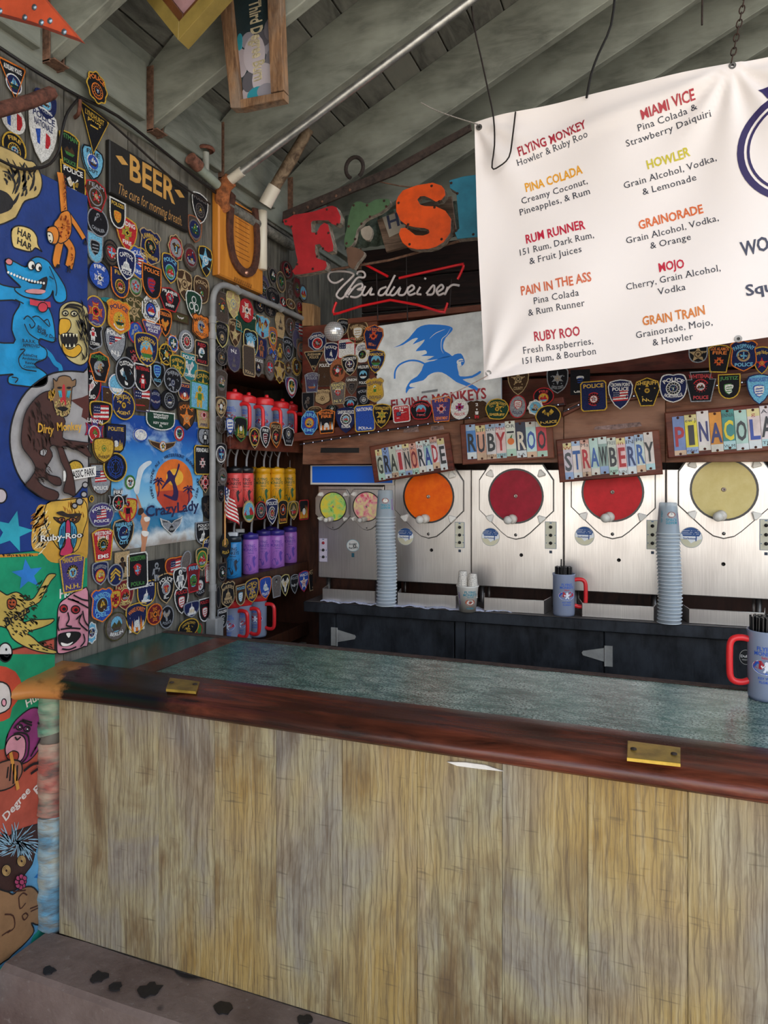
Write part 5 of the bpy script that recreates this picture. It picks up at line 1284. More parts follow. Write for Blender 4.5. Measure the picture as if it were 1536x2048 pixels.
GRN = flower('green_petals', [(.35, '#2c7a2e'), (.5, '#6fbf55'), (.62, '#a7d97a'), (.78, '#e8d54a')]); PNK = flower('pink_petals', [(.35, '#c01f3c'), (.5, '#e85468'), (.62, '#f3a0a8'), (.8, '#f4e3a0')])
window(M1, 668, 1013, .069, GRN); window(M1, 735, 1013, .069, PNK)
controls(M1, 639, 1076, 655, 1124, True, False)
hx0, hy1 = MF.st(625, 931); hx1, hy0 = MF.st(790, 970)
hd = mprism(M1, 'header_box', [(hx0, hy0), (hx1, hy0), (hx1, hy1), (hx0, hy1)], .001, .026, P('#d9d4cc', 'plastic'), .002)
mprism(hd, 'blue_panel', [(hx0+.012, hy0+.010), (hx1-.004, hy0+.010), (hx1-.004, hy1-.004), (hx0+.012, hy1-.004)], .0262, .028, P('#1565d8', 'plastic'), .0002, None, 'plain blue light panel', M1)
cx, cy = MF.st(706, 1091); lg = MB(); lg.prism(circ(cx, cy, .034, .030), .0004, .0012, P('#7fb6c4', 'print')); lg.flat(circ(cx, cy, .032, .028), .0014, P('#dcdcd8', 'print')); text(lg, 'Frosty', cx, cy+.008, .011, P('#1b2f3c', 'print'), .0017, rot=R(8)); text(lg, 'Factory', cx+.002, cy-.010, .011, P('#1b2f3c', 'print'), .0017, rot=R(8))
lg.box((cx, cy-.047, .001), (.014, .020, .0012), P('#1d5a6c', 'print')); lg.map(lambda p: MF.pt(p.x, p.y, p.z)-M1.location).build('badge', M1)['label'] = 'oval lettered badge'
SP = [(768.5, 942, 858, 993, 48.5, ('#e65200', '#fb7200'), 'steel machine with an orange window, second from the left', 1166), (942.5, 1127, 1032, 992, 52.5, ('#86081e', '#ab1230'), 'steel machine with a dark red window, between orange and bright red ones', 1176), (1128, 1331.5, 1225, 984, 59.5, ('#b50c16', '#d61a26'), 'steel machine with a bright red window under the STRAWBERRY sign', 1186), (1332.5, 1545, 1447, 979, 65.5, ('#cfbb76', '#dccb8c'), 'steel machine with a pale cream window at the right edge', 1194), (1546, 1790, 1670, 979, 66, ('#7d1226', '#a51c34'), 'steel machine beyond the right picture edge', 1206)]
ZT = 1.52
for i, (u0, u1, wu, wv, wr, sc_, lab, vb) in enumerate(SP):
    m = machine(u0, u1, vb, ZT, lab); r = abs(MF.st(wu+wr, wv)[0]-MF.st(wu, wv)[0])
    window(m, wu, wv, r, slushm('slush_%d' % i, *sc_))
    if i == 0: palm_badge(m, 811, 1073, .042); controls(m, 910, 1044, 929, 1096)
    if i == 1: palm_badge(m, 981, 1074, .042); controls(m, 1090, 1043, 1113, 1098)
    if i == 2: palm_badge(m, 1169, 1072, .042); controls(m, 1293, 1040, 1317, 1099)
    if i == 3: palm_badge(m, 1382, 1075, .044); controls(m, 1519, 1038, 1545, 1101)
# drip trays on the shelf
TF = Frame(SF.o+SF.n*-.03, SF.ex, SF.ey)
for k, (u0, u1, lab) in enumerate(((645, 750, 'steel drip tray under the twin machine, left end'), (795, 912, 'steel drip tray under the orange machine'), (968, 1088, 'steel drip tray under the dark red machine'), (1164, 1308, 'steel drip tray under the bright red machine'), (1378, 1530, 'steel drip tray under the cream machine'))):
    a = TF.st(u0, 1200)[0]; b = TF.st(u1, 1200)[0]; h = ZS+.058
    t = empty('drip_tray', TF.pt((a+b)/2, ZS, -.05), lab, 'tray', 'drip trays on the back shelf')
    def tp(name, poly, d0, d1, mat=SSM, bev=.0015): return MB().prism(poly, d0, d1, mat, None, bev).map(lambda p: TF.pt(p.x, p.y, p.z)-t.location).build(name, t)
    tp('front', [(a, ZS+.001), (b, ZS+.001), (b, h), (a, h)], -.004, 0)
    for x, s in ((a, -1), (b, 1)):
        MB().add([(x, ZS+.001, 0), (x, h, 0), (x+s*.022, h, -.12), (x+s*.022, ZS+.001, -.12), (x-s*.003, ZS+.001, 0), (x-s*.003, h, 0), (x+s*.019, h, -.12), (x+s*.019, ZS+.001, -.12)], [[0, 1, 2, 3], [4, 5, 6, 7], [1, 2, 6, 5]], SSM).map(lambda p: TF.pt(p.x, p.y, p.z)-t.location).build('side', t)
    MB().add([(a, ZS+.002, 0), (b, ZS+.002, 0), (b+.02, ZS+.002, -.12), (a-.02, ZS+.002, -.12)], [[0, 1, 2, 3]], SSM).map(lambda p: TF.pt(p.x, p.y, p.z)-t.location).build('bottom', t)
    mb = MB()
    for i in range(12): mb.tube([(a+.004+(b-a-.008)*i/11, h-.022, -.006), (a+.004+(b-a-.008)*i/11, h-.022, -.115)], .0018, GALV, 5)
    mb.tube([(a, h-.003, -.003), (b, h-.001, -.002)], .0022, STEEL, 6).map(lambda p: TF.pt(p.x, p.y, p.z)-t.location).build('grating', t)
# towel under the left trays
tw = MB(); a = SF.st(640, 1200)[0]; b = SF.st(1022, 1220)[0]; N = 46
wv_ = P('#c9cce0', 'cloth')
gr = [[(a+(b-a)*i/N, ZS+.004+.0035*math.sin(i*.9)+.003*math.sin(i*2.3+j)+random.uniform(0, .0015), -.002-.075*j/3-(.03*(i/N-.8)/.2 if i/N > .8 else 0)*(1-j/3)+.004*math.sin(i*.7)) for j in range(4)] for i in range(N+1)]
fl = [p for r_ in gr for p in r_]+[(p[0], p[1]-.0035, p[2]) for r_ in gr for p in r_]
n4 = 4; o_ = (N+1)*4; fs = []
for i in range(N):
    for j in range(3): fs += [[i*4+j, (i+1)*4+j, (i+1)*4+j+1, i*4+j+1], [o_+i*4+j, o_+i*4+j+1, o_+(i+1)*4+j+1, o_+(i+1)*4+j]]
    fs += [[i*4, o_+i*4, o_+(i+1)*4, (i+1)*4]]
tag(tw.add(fl, fs, wv_, True).map(lambda p: SF.pt(p.x, p.y, p.z)).build('bar_towel', origin=SF.pt(a, ZS, 0)), 'long pale lavender terry towel lying under the left drip trays', 'towel')
# stacks of plastic cups, upside down
def cup_stack(u, v0, v1, n, nm):
    d = .03; x, zb = SF.st(u, v1, d-.05)[0], ZS+.001; base = SF.pt(x, zb, d-.045); zt = SF.st(u, v0, d-.045)[1]; pit = (zt-zb-.125)/(n-1)
    prof = [(.0455, 0), (.0465, .002), (.0455, .006), (.0435, .008), (.034, .122), (.031, .125), (0, .125)]
    c0 = MB().lathe(prof, CUPM, 20).lathe([(.0450, 0), (.0472, .001), (.0472, .0035), (.0450, .0045)], RIMM, 20).build('plastic_cup'); tag(c0, 'clear bluish cup nested in the '+nm+' stack of cups', 'cup', 'cups nested in the '+nm+' stack'); c0.location = base
    for i in range(1, n):
        c = c0.copy(); COL.objects.link(c); c.location = base+Vector((random.uniform(-.0008, .0008)+.004*math.sin(i*.2), random.uniform(-.0008, .0008), pit*i))
        if i == n-1:
            c['label'] = 'topmost printed cup of the '+nm+' stack'
            m = MB(); bl, rd = P('#1b8aa0', 'print'), P('#9c4a3a', 'print')
            for s, h, k, hh in (('FLYING', .058, bl, .010), ('MONKEYS', .046, bl, .010)): text(m, s, 0, h, hh, k, 0, rot=math.pi, width=.045)
            m.flat(circ(0, .078, .017, .012), .0, rd); m.flat(circ(0, .078, .012, .008), .0003, P('#d8d2c8', 'print')); text(m, 'KEY WEST', -.04, .07, .007, bl, 0, rot=R(90)); text(m, 'SMOOTHIE', .035, .06, .007, P('#8a3aa0', 'print'), 0, rot=R(90))
            m.map(lambda p: (math.sin(p.x/.04+.35)*(.0436-p.y*.079+.0004+p.z), -math.cos(p.x/.04+.35)*(.0436-p.y*.079+.0004+p.z), p.y)).build('print', c)
cup_stack(773, 980, 1207, 27, 'left'); cup_stack(1338, 1005, 1237, 26, 'right')
# white printed cup holding two columns of small paper cups
wc = SF.pt(SF.st(937, 1215, -.02)[0], ZS, -.0)
wcup = empty('printed_cup', wc, 'white printed cup filled with two columns of paper sample cups', 'cup')
WP = P('#dcd8d0', 'plastic')
MB().lathe([(0, .004), (.034, .003), (.036, 0), (.0465, .105), (.049, .108), (.049, .113), (.046, .113), (.0345, .006), (0, .006)], WP, 32).build('body', wcup)
m = MB(); bl = P('#1b8aa0', 'print'); text(m, 'FLYING', 0, .088, .010, bl, .0004, width=.05); text(m, 'MONKEYS', 0, .076, .010, bl, .0004, width=.062); text(m, 'SALOON', 0, .066, .005, bl, .0004)
m.flat(circ(0, .044, .022, .014), .0004, P('#b4553a', 'print')); m.flat(circ(0, .044, .016, .009), .0007, P('#d9cfc4', 'print')); m.flat([(-.008, .040), (-.003, .050), (.002, .045), (.009, .050), (.006, .040), (0, .037)], .0009, P('#8e3a2c', 'print')); text(m, 'KEY WEST', -.052, .06, .008, P('#7a3aa0', 'print'), .0004, rot=R(90)); text(m, 'FLORIDA', 0, .018, .006, bl, .0004)
m.map(lambda p: (math.sin(p.x/.042+.55)*(.0362+p.y*.099+p.z), -math.cos(p.x/.042+.55)*(.0362+p.y*.099+p.z), p.y)).build('print', wcup)
pc = None
for s, n in ((-1, 9), (1, 8)):
    for i in range(n):
        M = Matrix.Translation(wc+Vector((s*.022, .002, .060+i*.0085)))
        if pc is None:
            pc = MB().lathe([(.0215, 0), (.0222, .002), (.0212, .004), (.0175, .044), (.0165, .045), (0, .043)], P('#e4ddd2', 'cloth'), 18).build('paper_cup', M=M); tag(pc, 'small white paper cup in the column on the left side of the printed cup', 'cup', 'paper sample cups')
        else:
            c = pc.copy(); COL.objects.link(c); c.matrix_world = M
            if s > 0: c['label'] = 'small white paper cup in the column on the right side of the printed cup'
# straw mugs
STR = P('#141316', 'plastic')
def straws(base, n, lo, hi, rad, tall, grp, lab, r=.0028):
    s0 = None
    for i in range(n):
        a = i*2.39996; q = rad*math.sqrt((i+.5)/n); tl = hi if i not in tall else hi+tall[i]
        bx, by = q*math.cos(a), q*math.sin(a); h = tl+random.uniform(-.006, .004)*(i not in tall)
        if s0 is None or i in tall:
            o = MB().tube([(0, 0, 0), (0, 0, h-lo)], r, STR, 6).build('drinking_straw'); s0 = s0 or o
        else: o = s0.copy(); COL.objects.link(o)
        o.location = base+Vector((bx, by, lo)); o.rotation_euler = (random.uniform(-.02, .02), random.uniform(-.02, .02), 0)
        o['label'] = lab if i not in tall else f'black straw standing taller than the others in the {grp}, {"left" if bx < 0 else "right"} one'; o['category'] = 'straw'; o['group'] = 'black straws in the '+grp
b1 = SF.pt(SF.st(1126, 1228, .0)[0], ZS, -.045)
mg = dup(mug0, Matrix.Translation(b1), 'clear mug of black straws with a red handle on the back shelf', 'straw mugs')
mg.name = 'straw_mug'
for c in list(mg.children):
    if c.name.startswith('lid'):
        for g in list(c.children): bpy.data.objects.remove(g)
        bpy.data.objects.remove(c)
straws(b1, 60, .012, .205, .036, {9: .03, 23: .028}, 'mug on the back shelf', 'black straw in the bundle in the back shelf mug')
p = floorp(ZTOP).hit(1534, 1368); b2 = Vector((p.x, 2.055, ZTOP+.0006)); b2.x = 2.055*(ray(1534, 1000).x/ray(1534, 1000).y)
mg2 = make_mug('straw_mug', 'clear mug of black straws on the bar counter at the right edge', False, 'straw mugs', R(-8), R(190))
mg2.location = b2
straws(b2, 70, .012, .215, .037, {}, 'mug on the bar counter', 'black straw in the bundle in the bar counter mug')
# ================================================================ serif lettering: slab feet added to every stem end
def serifize(src):
    out = {}
    for ch, (vs, fs, adv) in src.items():
        vs = list(vs); fs = list(fs)
        if ch.isalpha() and vs:
            top = max(v[1] for v in vs)
            for lev in {0.0, round(top, 4), 1.0, .745}:
                row = sorted(v[0] for v in vs if abs(v[1]-lev) < .006); row = [x for i, x in enumerate(row) if i == 0 or x-row[i-1] > .004]
                i = 0
                while i+1 < len(row):
                    a, b = row[i], row[i+1]
                    if .07 < b-a < .24:
                        y0, y1 = (0, .045) if lev == 0 else (lev-.045, lev); k = len(vs); ex = .075
                        if lev == 0 or b-a < .2: vs += [(a-ex, y0), (b+ex*(1 if lev == 0 or ch.isupper() else .0), y0), (b+ex*(1 if lev == 0 or ch.isupper() else 0), y1), (a-ex, y1)]; fs.append([k, k+1, k+2, k+3])
                        i += 2
                    else: i += 1
        out[ch] = (vs, fs, adv+(.05 if ch.isalpha() else 0))
    return out
GL[2] = serifize(GL[0]); GL[3] = glyphs(.042)
# ================================================================ boards and ledge on the back wall
def bk(fr, poly, d0, d1, mat, name, par=None, bev=.002, side=None):
    q = [fr.st(*p) for p in poly]; c = par.location if par is not None else None
    mb = MB().prism(q, d0, d1, mat, side, bev).map(lambda p: fr.pt(p.x, p.y, p.z))
    if par is not None: return mb.map(lambda p: p-c).build(name, par)
    cx = sum(p[0] for p in q)/len(q); cy = min(p[1] for p in q); return mb.build(name, origin=fr.pt(cx, cy, d0))
DARKB = wood('dark_board', '#120b0a', '#2c1a15', (1.2, 8, 8), 5, .6)
for z in (2.2, 2.37, 2.54): bboard(-1.52, 4.3, z, z+.165, 3.55, DARKB, .025)
BH = back(3.12)
hdr = struct(bk(BH, [(610, 929), (612, 868), (930, 838), (930, 927)], -.03, .03, HEADW, 'trim_header'))
for poly in ([(931, 927), (931, 838), (1128, 812), (1128, 925)], [(1129, 925), (1129, 812), (1200, 792), (1330, 775), (1330, 925)], [(1331, 925), (1331, 776), (1570, 735), (1700, 730), (1700, 922)]):
    bk(BH, poly, -.03, .028, HEADW, 'board', hdr)
bk(BH, [(646, 906), (647, 896), (723, 896), (723, 906)], .0302, .031, P('#0c0a0a'), 'slot', hdr)['label'] = 'dark slot cut in the header board'
for p in ([(655, 871), (700, 862), (718, 866), (690, 874)], [(811, 866), (812, 856), (840, 853), (842, 864)], [(865, 862), (866, 853), (890, 852), (892, 860)], [(1188, 860), (1192, 854), (1280, 845), (1284, 853), (1230, 860)]):
    bk(BH, p, .0305, .032, P('#a58a86', 'rust'), 'peeled_patch', hdr, .0002)
# dark red ledge with a light rope
led = tag(bk(back(3.08), [(596, 884), (597, 868), (1128, 796), (1132, 812)], -.05, .05, REDW, 'light_ledge'), 'dark red tilted ledge with a string of tiny white lights above the plate signs', 'ledge')
led2 = tag(bk(back(3.08), [(1126, 834), (1128, 822), (1165, 800), (1540, 752), (1620, 744), (1620, 758), (1540, 766), (1168, 813)], -.04, .03, REDW, 'light_ledge'), 'short dark red ledge with tiny lights at the right, behind the upper row of patches', 'ledge')
def lights(fr, pts, n, par, d):
    q = [fr.hit(u, v, d) for u, v in pts]; mb = MB().tube([p-par.location for p in q], .004, P('#2f2a30', 'plastic'), 6); mb.build('light_rope', par)
    mb = MB(); seg = [(q[i+1]-q[i]).length for i in range(len(q)-1)]; T = sum(seg)
    for i in range(n):
        t = (i+.5)/n*T; k = 0
        while t > seg[k] and k < len(seg)-1: t -= seg[k]; k += 1
        p = q[k].lerp(q[k+1], t/seg[k])
        mb.lathe([(.0001, -.0025), (.0022, 0), (.0001, .0025)], P('#cdd8ff', 'glow'), 6, tuple(p+fr.n*.004-par.location))
    o = mb.build('tiny_bulb', par); o['kind'] = 'stuff'
lights(back(3.08), [(600, 889), (740, 866), (900, 841), (1128, 808)], 26, led, .055)
lights(back(3.08), [(1127, 823), (1166, 806), (1300, 788), (1540, 758), (1600, 752)], 20, led2, .035)
# board under the patches and the winged monkey sign
PB = back(3.12)
pbd = tag(bk(PB, [(607, 868), (608, 655), (757, 640), (757, 862)], -.02, .018, REDW, 'patch_board'), 'dark red board behind the crowd of patches left of the winged monkey sign', 'board')
tag(bk(PB, [(700, 650), (700, 640), (960, 612), (1040, 604), (1040, 614), (960, 624)], -.02, .03, REDW, 'top_rail'), 'dark red rail running along the top of the winged monkey sign', 'rail')
tag(bk(back(3.17), [(611, 655), (611, 608), (634, 612), (634, 655)], -.04, .04, wood('split_block', '#6b4a30', '#b08a5e', (8, 8, 1.2), 5), 'wood_block'), 'split raw wood block at the end of the wall conduit', 'block')
MS = back(3.12)
ms = empty('monkey_sign', MS.hit(880, 800), 'white painted sign with a blue winged monkey and red lettering', 'sign')
def msq(s, t): return [MS.st(540+float(a.split(',')[0])/3.2, 340+float(a.split(',')[1])/3.2) for a in t.split()] if s is None else s
bk(MS, [(756, 812), (756, 654), (1004, 618), (1004, 812)], .0, .022, P('#e2e6e6'), 'panel', ms)
mb = MB(); BL = P('#0f78d8', 'print')
wing = msq(None, '797,1142 840,1125 900,1080 950,1020 1000,998 1060,995 1130,1000 1175,1015 1170,1040 1132,1080 1116,1130 1128,1165 1172,1195 1080,1215 1010,1222 1060,1196 975,1195 1012,1180 1002,1158 942,1165 972,1130 1000,1090 922,1122 958,1082 920,1088 860,1125')
body = msq(None, '1000,1240 1060,1225 1120,1200 1175,1195 1190,1185 1230,1180 1250,1215 1252,1240 1230,1262 1205,1250 1215,1300 1225,1325 1300,1320 1350,1290 1354,1305 1300,1335 1240,1345 1300,1375 1340,1402 1330,1416 1260,1385 1200,1360 1160,1330 1110,1300 1060,1300 1020,1320 990,1350 910,1370 905,1392 942,1396 900,1405 882,1435 880,1400 910,1350 950,1325 980,1285')
mb.flat(smooth(wing, 2, True), .0228, BL).flat(smooth(body, 2, True), .0228, BL)
mb.stroke(smooth(msq(None, '808,1340 812,1290 840,1250 900,1225 960,1228 1010,1252'), 4), .008, .023, BL)
W_ = P('#e2e6e6', 'print')
mb.stroke(smooth(msq(None, '1165,1018 1140,1060 1108,1090 1105,1150 1120,1180'), 3), .003, .0234, W_, True).stroke(smooth(msq(None, '1030,1085 1070,1050 1130,1025'), 3), .003, .0234, W_, True)
mb.flat(smooth(msq(None, '1205,1225 1232,1212 1246,1222 1240,1250 1222,1260 1205,1245'), 2, True), .0234, W_).stroke(msq(None, '1215,1228 1248,1224'), .004, .0238, BL).flat(smooth(msq(None, '1232,1232 1250,1236 1245,1252 1232,1252'), 2, True), .0238, BL)
mb.map(lambda p: MS.pt(p.x, p.y, p.z)-ms.location).build('painted_monkey', ms)['label'] = 'blue winged monkey'
mb = MB(); c = MS.st(540+1078/3.2, 340+1470/3.2); text(mb, 'FLYING MONKEYS', c[0], c[1], .048, P('#a3222e'), .0230, rot=R(5), width=.455, bold=2)
text(mb, 'FLYING MONKEYS', c[0]+.001, c[1], .048, P('#a3222e'), .0231, rot=R(5), width=.455, bold=1)
mb.map(lambda p: MS.pt(p.x, p.y, p.z)-ms.location).build('lettering', ms)
bk(MS, [(846, 788), (846, 784), (878, 779), (878, 784)], .0222, .0232, P('#83878a'), 'slot_mark', ms, .0001)
# ================================================================ plate signs
BP = back(3.12)
def plate_sign(tl, tr, br, bl, word, label, cols, extra, d=.035, lo=(), tall=1.0):
    q = [BP.st(*p, d) for p in (tl, tr, br, bl)]; cx = sum(p[0] for p in q)/4; cy = sum(p[1] for p in q)/4
    w = (math.dist(q[0], q[1])+math.dist(q[3], q[2]))/2; h = (math.dist(q[0], q[3])+math.dist(q[1], q[2]))/2; rot = math.atan2(q[1][1]-q[0][1], q[1][0]-q[0][0])
    M = BP.mat(cx, cy, d, rot); t = empty('plate_sign', M, label, 'sign', 'licence plate signs above the machines')
    MB().prism([(-w/2, -h/2), (w/2, -h/2), (w/2, h/2), (-w/2, h/2)], 0, .020, REDW, None, .004).build('backing_board', t)
    n = len(word); m = .026; sw = (w-2*m)/n; rnd = random.Random(len(word)*7+int(tl[0]))
    for i, ch in enumerate(word):
        col, ink = cols[i % len(cols)].split(); x0 = -w/2+m+sw*i; dy = rnd.uniform(-.008, .008); y0, y1 = -h/2+.014+dy, h/2-.014+dy
        st = MB().prism([(x0+.0006, y0), (x0+sw-.0006, y0), (x0+sw-.0006, y1), (x0+.0006, y1)], .0202, .0222, P('#'+col, 'paint'), None, .0005)
        o = st.build('plate_strip', t); o['label'] = 'strip of number plate with the letter '+ch if ch != ' ' else 'strip of number plate with an orange print'
        m2 = MB(); b2 = '#'+rnd.choice(['8fa6cc', 'cfd6d8', 'a9ccd0', 'd0b092', 'a9cbb8', 'd6d2c8']); q0 = rnd.uniform(.12, .22)*(y1-y0)
        m2.flat([(x0+.0008, y0+.001), (x0+sw-.0008, y0+.001), (x0+sw-.0008, y0+q0), (x0+.0008, y0+q0)], .0224, P(b2, 'paint'))
        if rnd.random() < .6: m2.flat([(x0+.0008, y1-.001), (x0+sw-.0008, y1-.001), (x0+sw-.0008, y1-q0*.9), (x0+.0008, y1-q0*.9)], .0224, P('#'+rnd.choice(['d8d4cc', '9db4d0', 'd9cc92', 'd0a090', 'c8d4d0']), 'paint'))
        if ch == ' ':
            m2.flat(circ(x0+sw/2, (y0+y1)/2-.012, sw*.34), .0226, P('#e0752a', 'paint')); m2.flat([(x0+sw*.4, (y0+y1)/2+.004), (x0+sw*.7, (y0+y1)/2+.02), (x0+sw*.6, (y0+y1)/2)], .0227, P('#3a7a3a', 'paint')); m2.box((x0+sw/2, (y0+y1)/2+.028, .0226), (sw*.7, .008, .0004), P('#2a2a30', 'print'))
        e1 = extra[i] if i < len(extra) else ''
        if e1: text(m2, e1, x0+sw/2, y1-.022, .014, P('#2a2d3a' if i % 3 else '#a33', 'print') if 0 else P('#2a2d3a' if i % 3 else '#a03438', 'print'), .0227, width=sw*.92, bold=2)
        e2 = lo[i] if i < len(lo) else ''
        if e2: text(m2, e2, x0+sw/2, y0+.014, .011, P('#2b2b33', 'print'), .0227, width=sw*.9, bold=2)
        m2.build('plate_print', o)
        if ch != ' ':
            m3 = MB(); lh = .080*tall; text(m3, ch, x0+sw/2, (y0+y1)/2-.002, lh, P('#'+ink, 'paint'), .0225, width=sw*.84, bold=1)
            k = len(m3.v); vv = [Vector(p) for p in m3.v]
            # stretch to the tall number-plate proportion and emboss
            xs = [p.x for p in vv]; ys = [p.y for p in vv]; yc = (min(ys)+max(ys))/2; f = lh/max(max(ys)-min(ys), 1e-6); m3.v = [Vector((p.x, yc+(p.y-yc)*f, p.z+.0015)) for p in vv]
            m3.build('letter', o)
        for yy in (y0+.006, y1-.006): MB().lathe([(.0052, .0222), (.0048, .0245), (.002, .0256), (0, .0258)], P('#5a2f22', 'rust'), 10, (x0+sw/2, yy, 0)).build('rivet', o)
    return t
plate_sign((742.5, 893), (902, 865), (908, 941.5), (750, 965), 'GRAINORADE', 'number plate sign spelling GRAINORADE, tilted, over the blue header box', ['b9bfae 3d4238', '7e97c4 23262e', 'c3c8b8 3a3f38', 'd8c9c6 b5323c', 'cdbdb0 23262e', 'd98f76 7d2430', 'd9d4d6 2c2f3a', '9fc4c4 2a3a8a', 'd9cdd0 a8242e', 'd8ced2 2c2f33'], ['E', 'V', '', 'ssac', 'us', 'K', 'Io', 'Ke', 'ois', ''], .05, ('', '', 'LO', 'nm', '', 'IQ', '', '', '', ''))
plate_sign((922, 849), (1106, 832), (1108, 917), (926, 929), 'RUBY ROO', 'number plate sign spelling RUBY ROO with an orange print in the gap', ['4f86c6 23262e', 'd8a48c 2c2f3a', 'd8d4d4 33363a', 'e2c8c6 b0262e', 'd5d8cc 2a2a2a', '2a3048 dcd2c0', 'bfdcd8 3c5aa8', 'c8404a 23262e'], ['', 'LIF', 'LIVE', 'Mal', 'OR', 'FIRST', '', ''], .045, ('', '', 'H/The', 'SSHI', '', 'LA', '', ''))
plate_sign((1115, 880), (1319, 859.6), (1324.5, 949), (1117.6, 965), 'STRAWBERRY', 'number plate sign spelling STRAWBERRY, tilted over the third gap', ['c9bfc8 4a4e54', 'ddd2cc 2e5a9c', 'e0c4b4 b52a34', 'b8d4cc 3a62a8', '8fa8a0 23262e', 'c6ccc0 33363a', 'e2bcbc b0262e', 'a9bcd8 2c3c6a', 'c9d4cc 2e5a9c', 'd9cfc8 33363a'], ['W', '', 'Ma', '', '', 'FREE', 'in', 'IN', 'PI', ''], .05, ('', '', 'T', '', '', 'AMP', 'LIN', '', '', ''))
plate_sign((1330, 826), (1640, 797), (1642, 895), (1334, 916), 'PINACOLADAS', 'number plate sign spelling PINA COLADAS, cut off by the right picture edge', ['6f86b8 a8242e', 'd9cc3a 2c2c30', 'd8d0cc 2c3470', 'd98f2a 2c3470', '3a8a86 e2cc2a', 'a9cac0 33383c', 'd9c8c4 2e4a9c', 'd8ced0 2c3034', '6e86c0 962030', 'd8d2cc 2c2f33', 'b9c8cc 2c3470'], ['', 'ew J', '', '', 'ENNIA', '', 'g', 'Ar', 'line', '', ''], .045, ('', 'rder', '', '', 'W M', '', '', 'The', 'Lincoln', '', ''))
# ================================================================ hanging metal letters
FL = back(2.88)
def zq(t): return [(540+float(a.split(',')[0])/3.2, 340+float(a.split(',')[1])/3.2) for a in t.split()]
def cutout(name, label, pts, col, dep=.045, side='#b0a494', cat='letter sign', sm=2, par=None, d=0):
    q = [FL.st(*p) for p in (smooth(zq(pts), sm, True) if sm else zq(pts))]
    cx = sum(p[0] for p in q)/len(q); cy = sum(p[1] for p in q)/len(q); o = FL.pt(cx, cy, d)
    m = MB().prism(q, d, d+dep, P(col, 'paint'), P(side, 'rust'), .0015)
    if par is None: ob = tag(m.map(lambda p: FL.pt(p.x, p.y, p.z)).build(name, origin=o), label, cat, 'metal letters on the strap')
    else: ob = m.map(lambda p: FL.pt(p.x, p.y, p.z)-par.location).build(name, par)
    n = len(q); k = max(2, n//9)
    if par is None:
        for i in range(0, n, k):
            a = q[i]; x, y = a[0]+(cx-a[0])*.10, a[1]+(cy-a[1])*.10
            MB().lathe([(.006, d+dep), (.005, d+dep+.002), (0, d+dep+.003)], P('#4a2a20', 'rust'), 8, (x, y, 0)).map(lambda p: FL.pt(p.x, p.y, p.z)-o).build('rivet', ob)
    return ob
cutout('metal_letter', 'large red sheet metal letter F hanging at the left', '112,338 140,330 180,308 300,288 400,255 425,250 452,262 478,320 474,360 450,374 425,366 400,342 330,342 298,346 290,358 292,418 325,424 350,376 375,358 398,370 410,420 430,500 430,535 400,545 372,530 345,492 316,498 316,545 330,585 384,603 390,630 378,655 300,672 230,684 185,686 170,664 190,640 205,600 196,560 166,395 150,375 122,372', '#b0222a', sm=0)
cutout('metal_letter', 'large orange sheet metal letter S hanging before the neon sign', '828,225 840,195 870,155 960,122 1060,106 1115,125 1135,150 1140,185 1115,215 1080,226 1045,205 1010,190 980,192 962,212 980,245 1010,254 1080,256 1140,284 1176,335 1172,420 1130,480 1080,512 1030,525 960,528 905,515 868,485 845,430 856,396 885,392 915,412 950,440 1000,442 1035,430 1036,405 1010,394 950,388 895,376 855,345 828,285', '#f2560c', sm=0)
cutout('metal_letter', 'blue sheet metal letter partly hidden by the menu banner', '1165,92 1250,68 1380,50 1385,110 1350,130 1355,400 1390,410 1390,450 1320,452 1215,462 1200,425 1228,398 1208,165 1168,140', '#2f86a0', sm=0)
fish = cutout('metal_fish', 'green and rust sheet metal fish between the red F and orange S', '545,232 590,215 640,232 690,203 760,200 782,212 775,240 720,285 660,312 620,335 600,362 570,400 555,470 520,505 495,500 492,450 510,380 520,310', '#4d6b4a', .03, cat='fish sign')
cutout('tail_fin', '', '500,500 560,505 610,530 605,560 570,600 545,640 512,620 505,560', '#6e5140', .03, par=fish, d=-.01); cutout('lower_fin', '', '585,385 640,360 660,400 640,455 600,440', '#a59a8c', .02, par=fish, d=-.01)
WS = back(3.0)
ws = tag(bk(WS, [(757, 443), (808, 420), (905, 395), (915, 470), (775, 506)], 0, .02, wood('old_grey_plank', '#4a3a30', '#8a7260', (1.2, 8, 8), 5, .8), 'old_board_sign'), 'old plank with a scrap of lettered sign behind the orange S', 'sign')
bk(WS, [(768, 438), (812, 424), (830, 455), (782, 478)], .021, .023, P('#a39a8c'), 'sign_scrap', ws, .0002)
mb = MB(); c = WS.st(797, 442); text(mb, 'Ha', c[0], c[1], .06, P('#2f3550', 'print'), .0235, rot=R(12)); text(mb, 'cau', c[0]+.17, c[1]+.10, .05, P('#2f3550', 'print'), .0235, rot=R(14)); mb.map(lambda p: WS.pt(p.x, p.y, p.z)-ws.location).build('lettering', ws)
gc = back(3.1); a = gc.st(690, 500); b = gc.st(930, 400); mb = MB(); n = 60
vs = [(a[0]+(b[0]-a[0])*i/n, y, .006*math.sin(i*1.05)) for i in range(n+1) for y in (a[1], b[1])]
tag(mb.add(vs, [[2*i, 2*i+2, 2*i+3, 2*i+1] for i in range(n)], P('#566355', 'rust'), True).map(lambda p: gc.pt(p.x, p.y, p.z)).build('corrugated_sheet', origin=gc.pt(a[0], a[1])), 'dull green corrugated sheet behind the fish cutout', 'sheet')
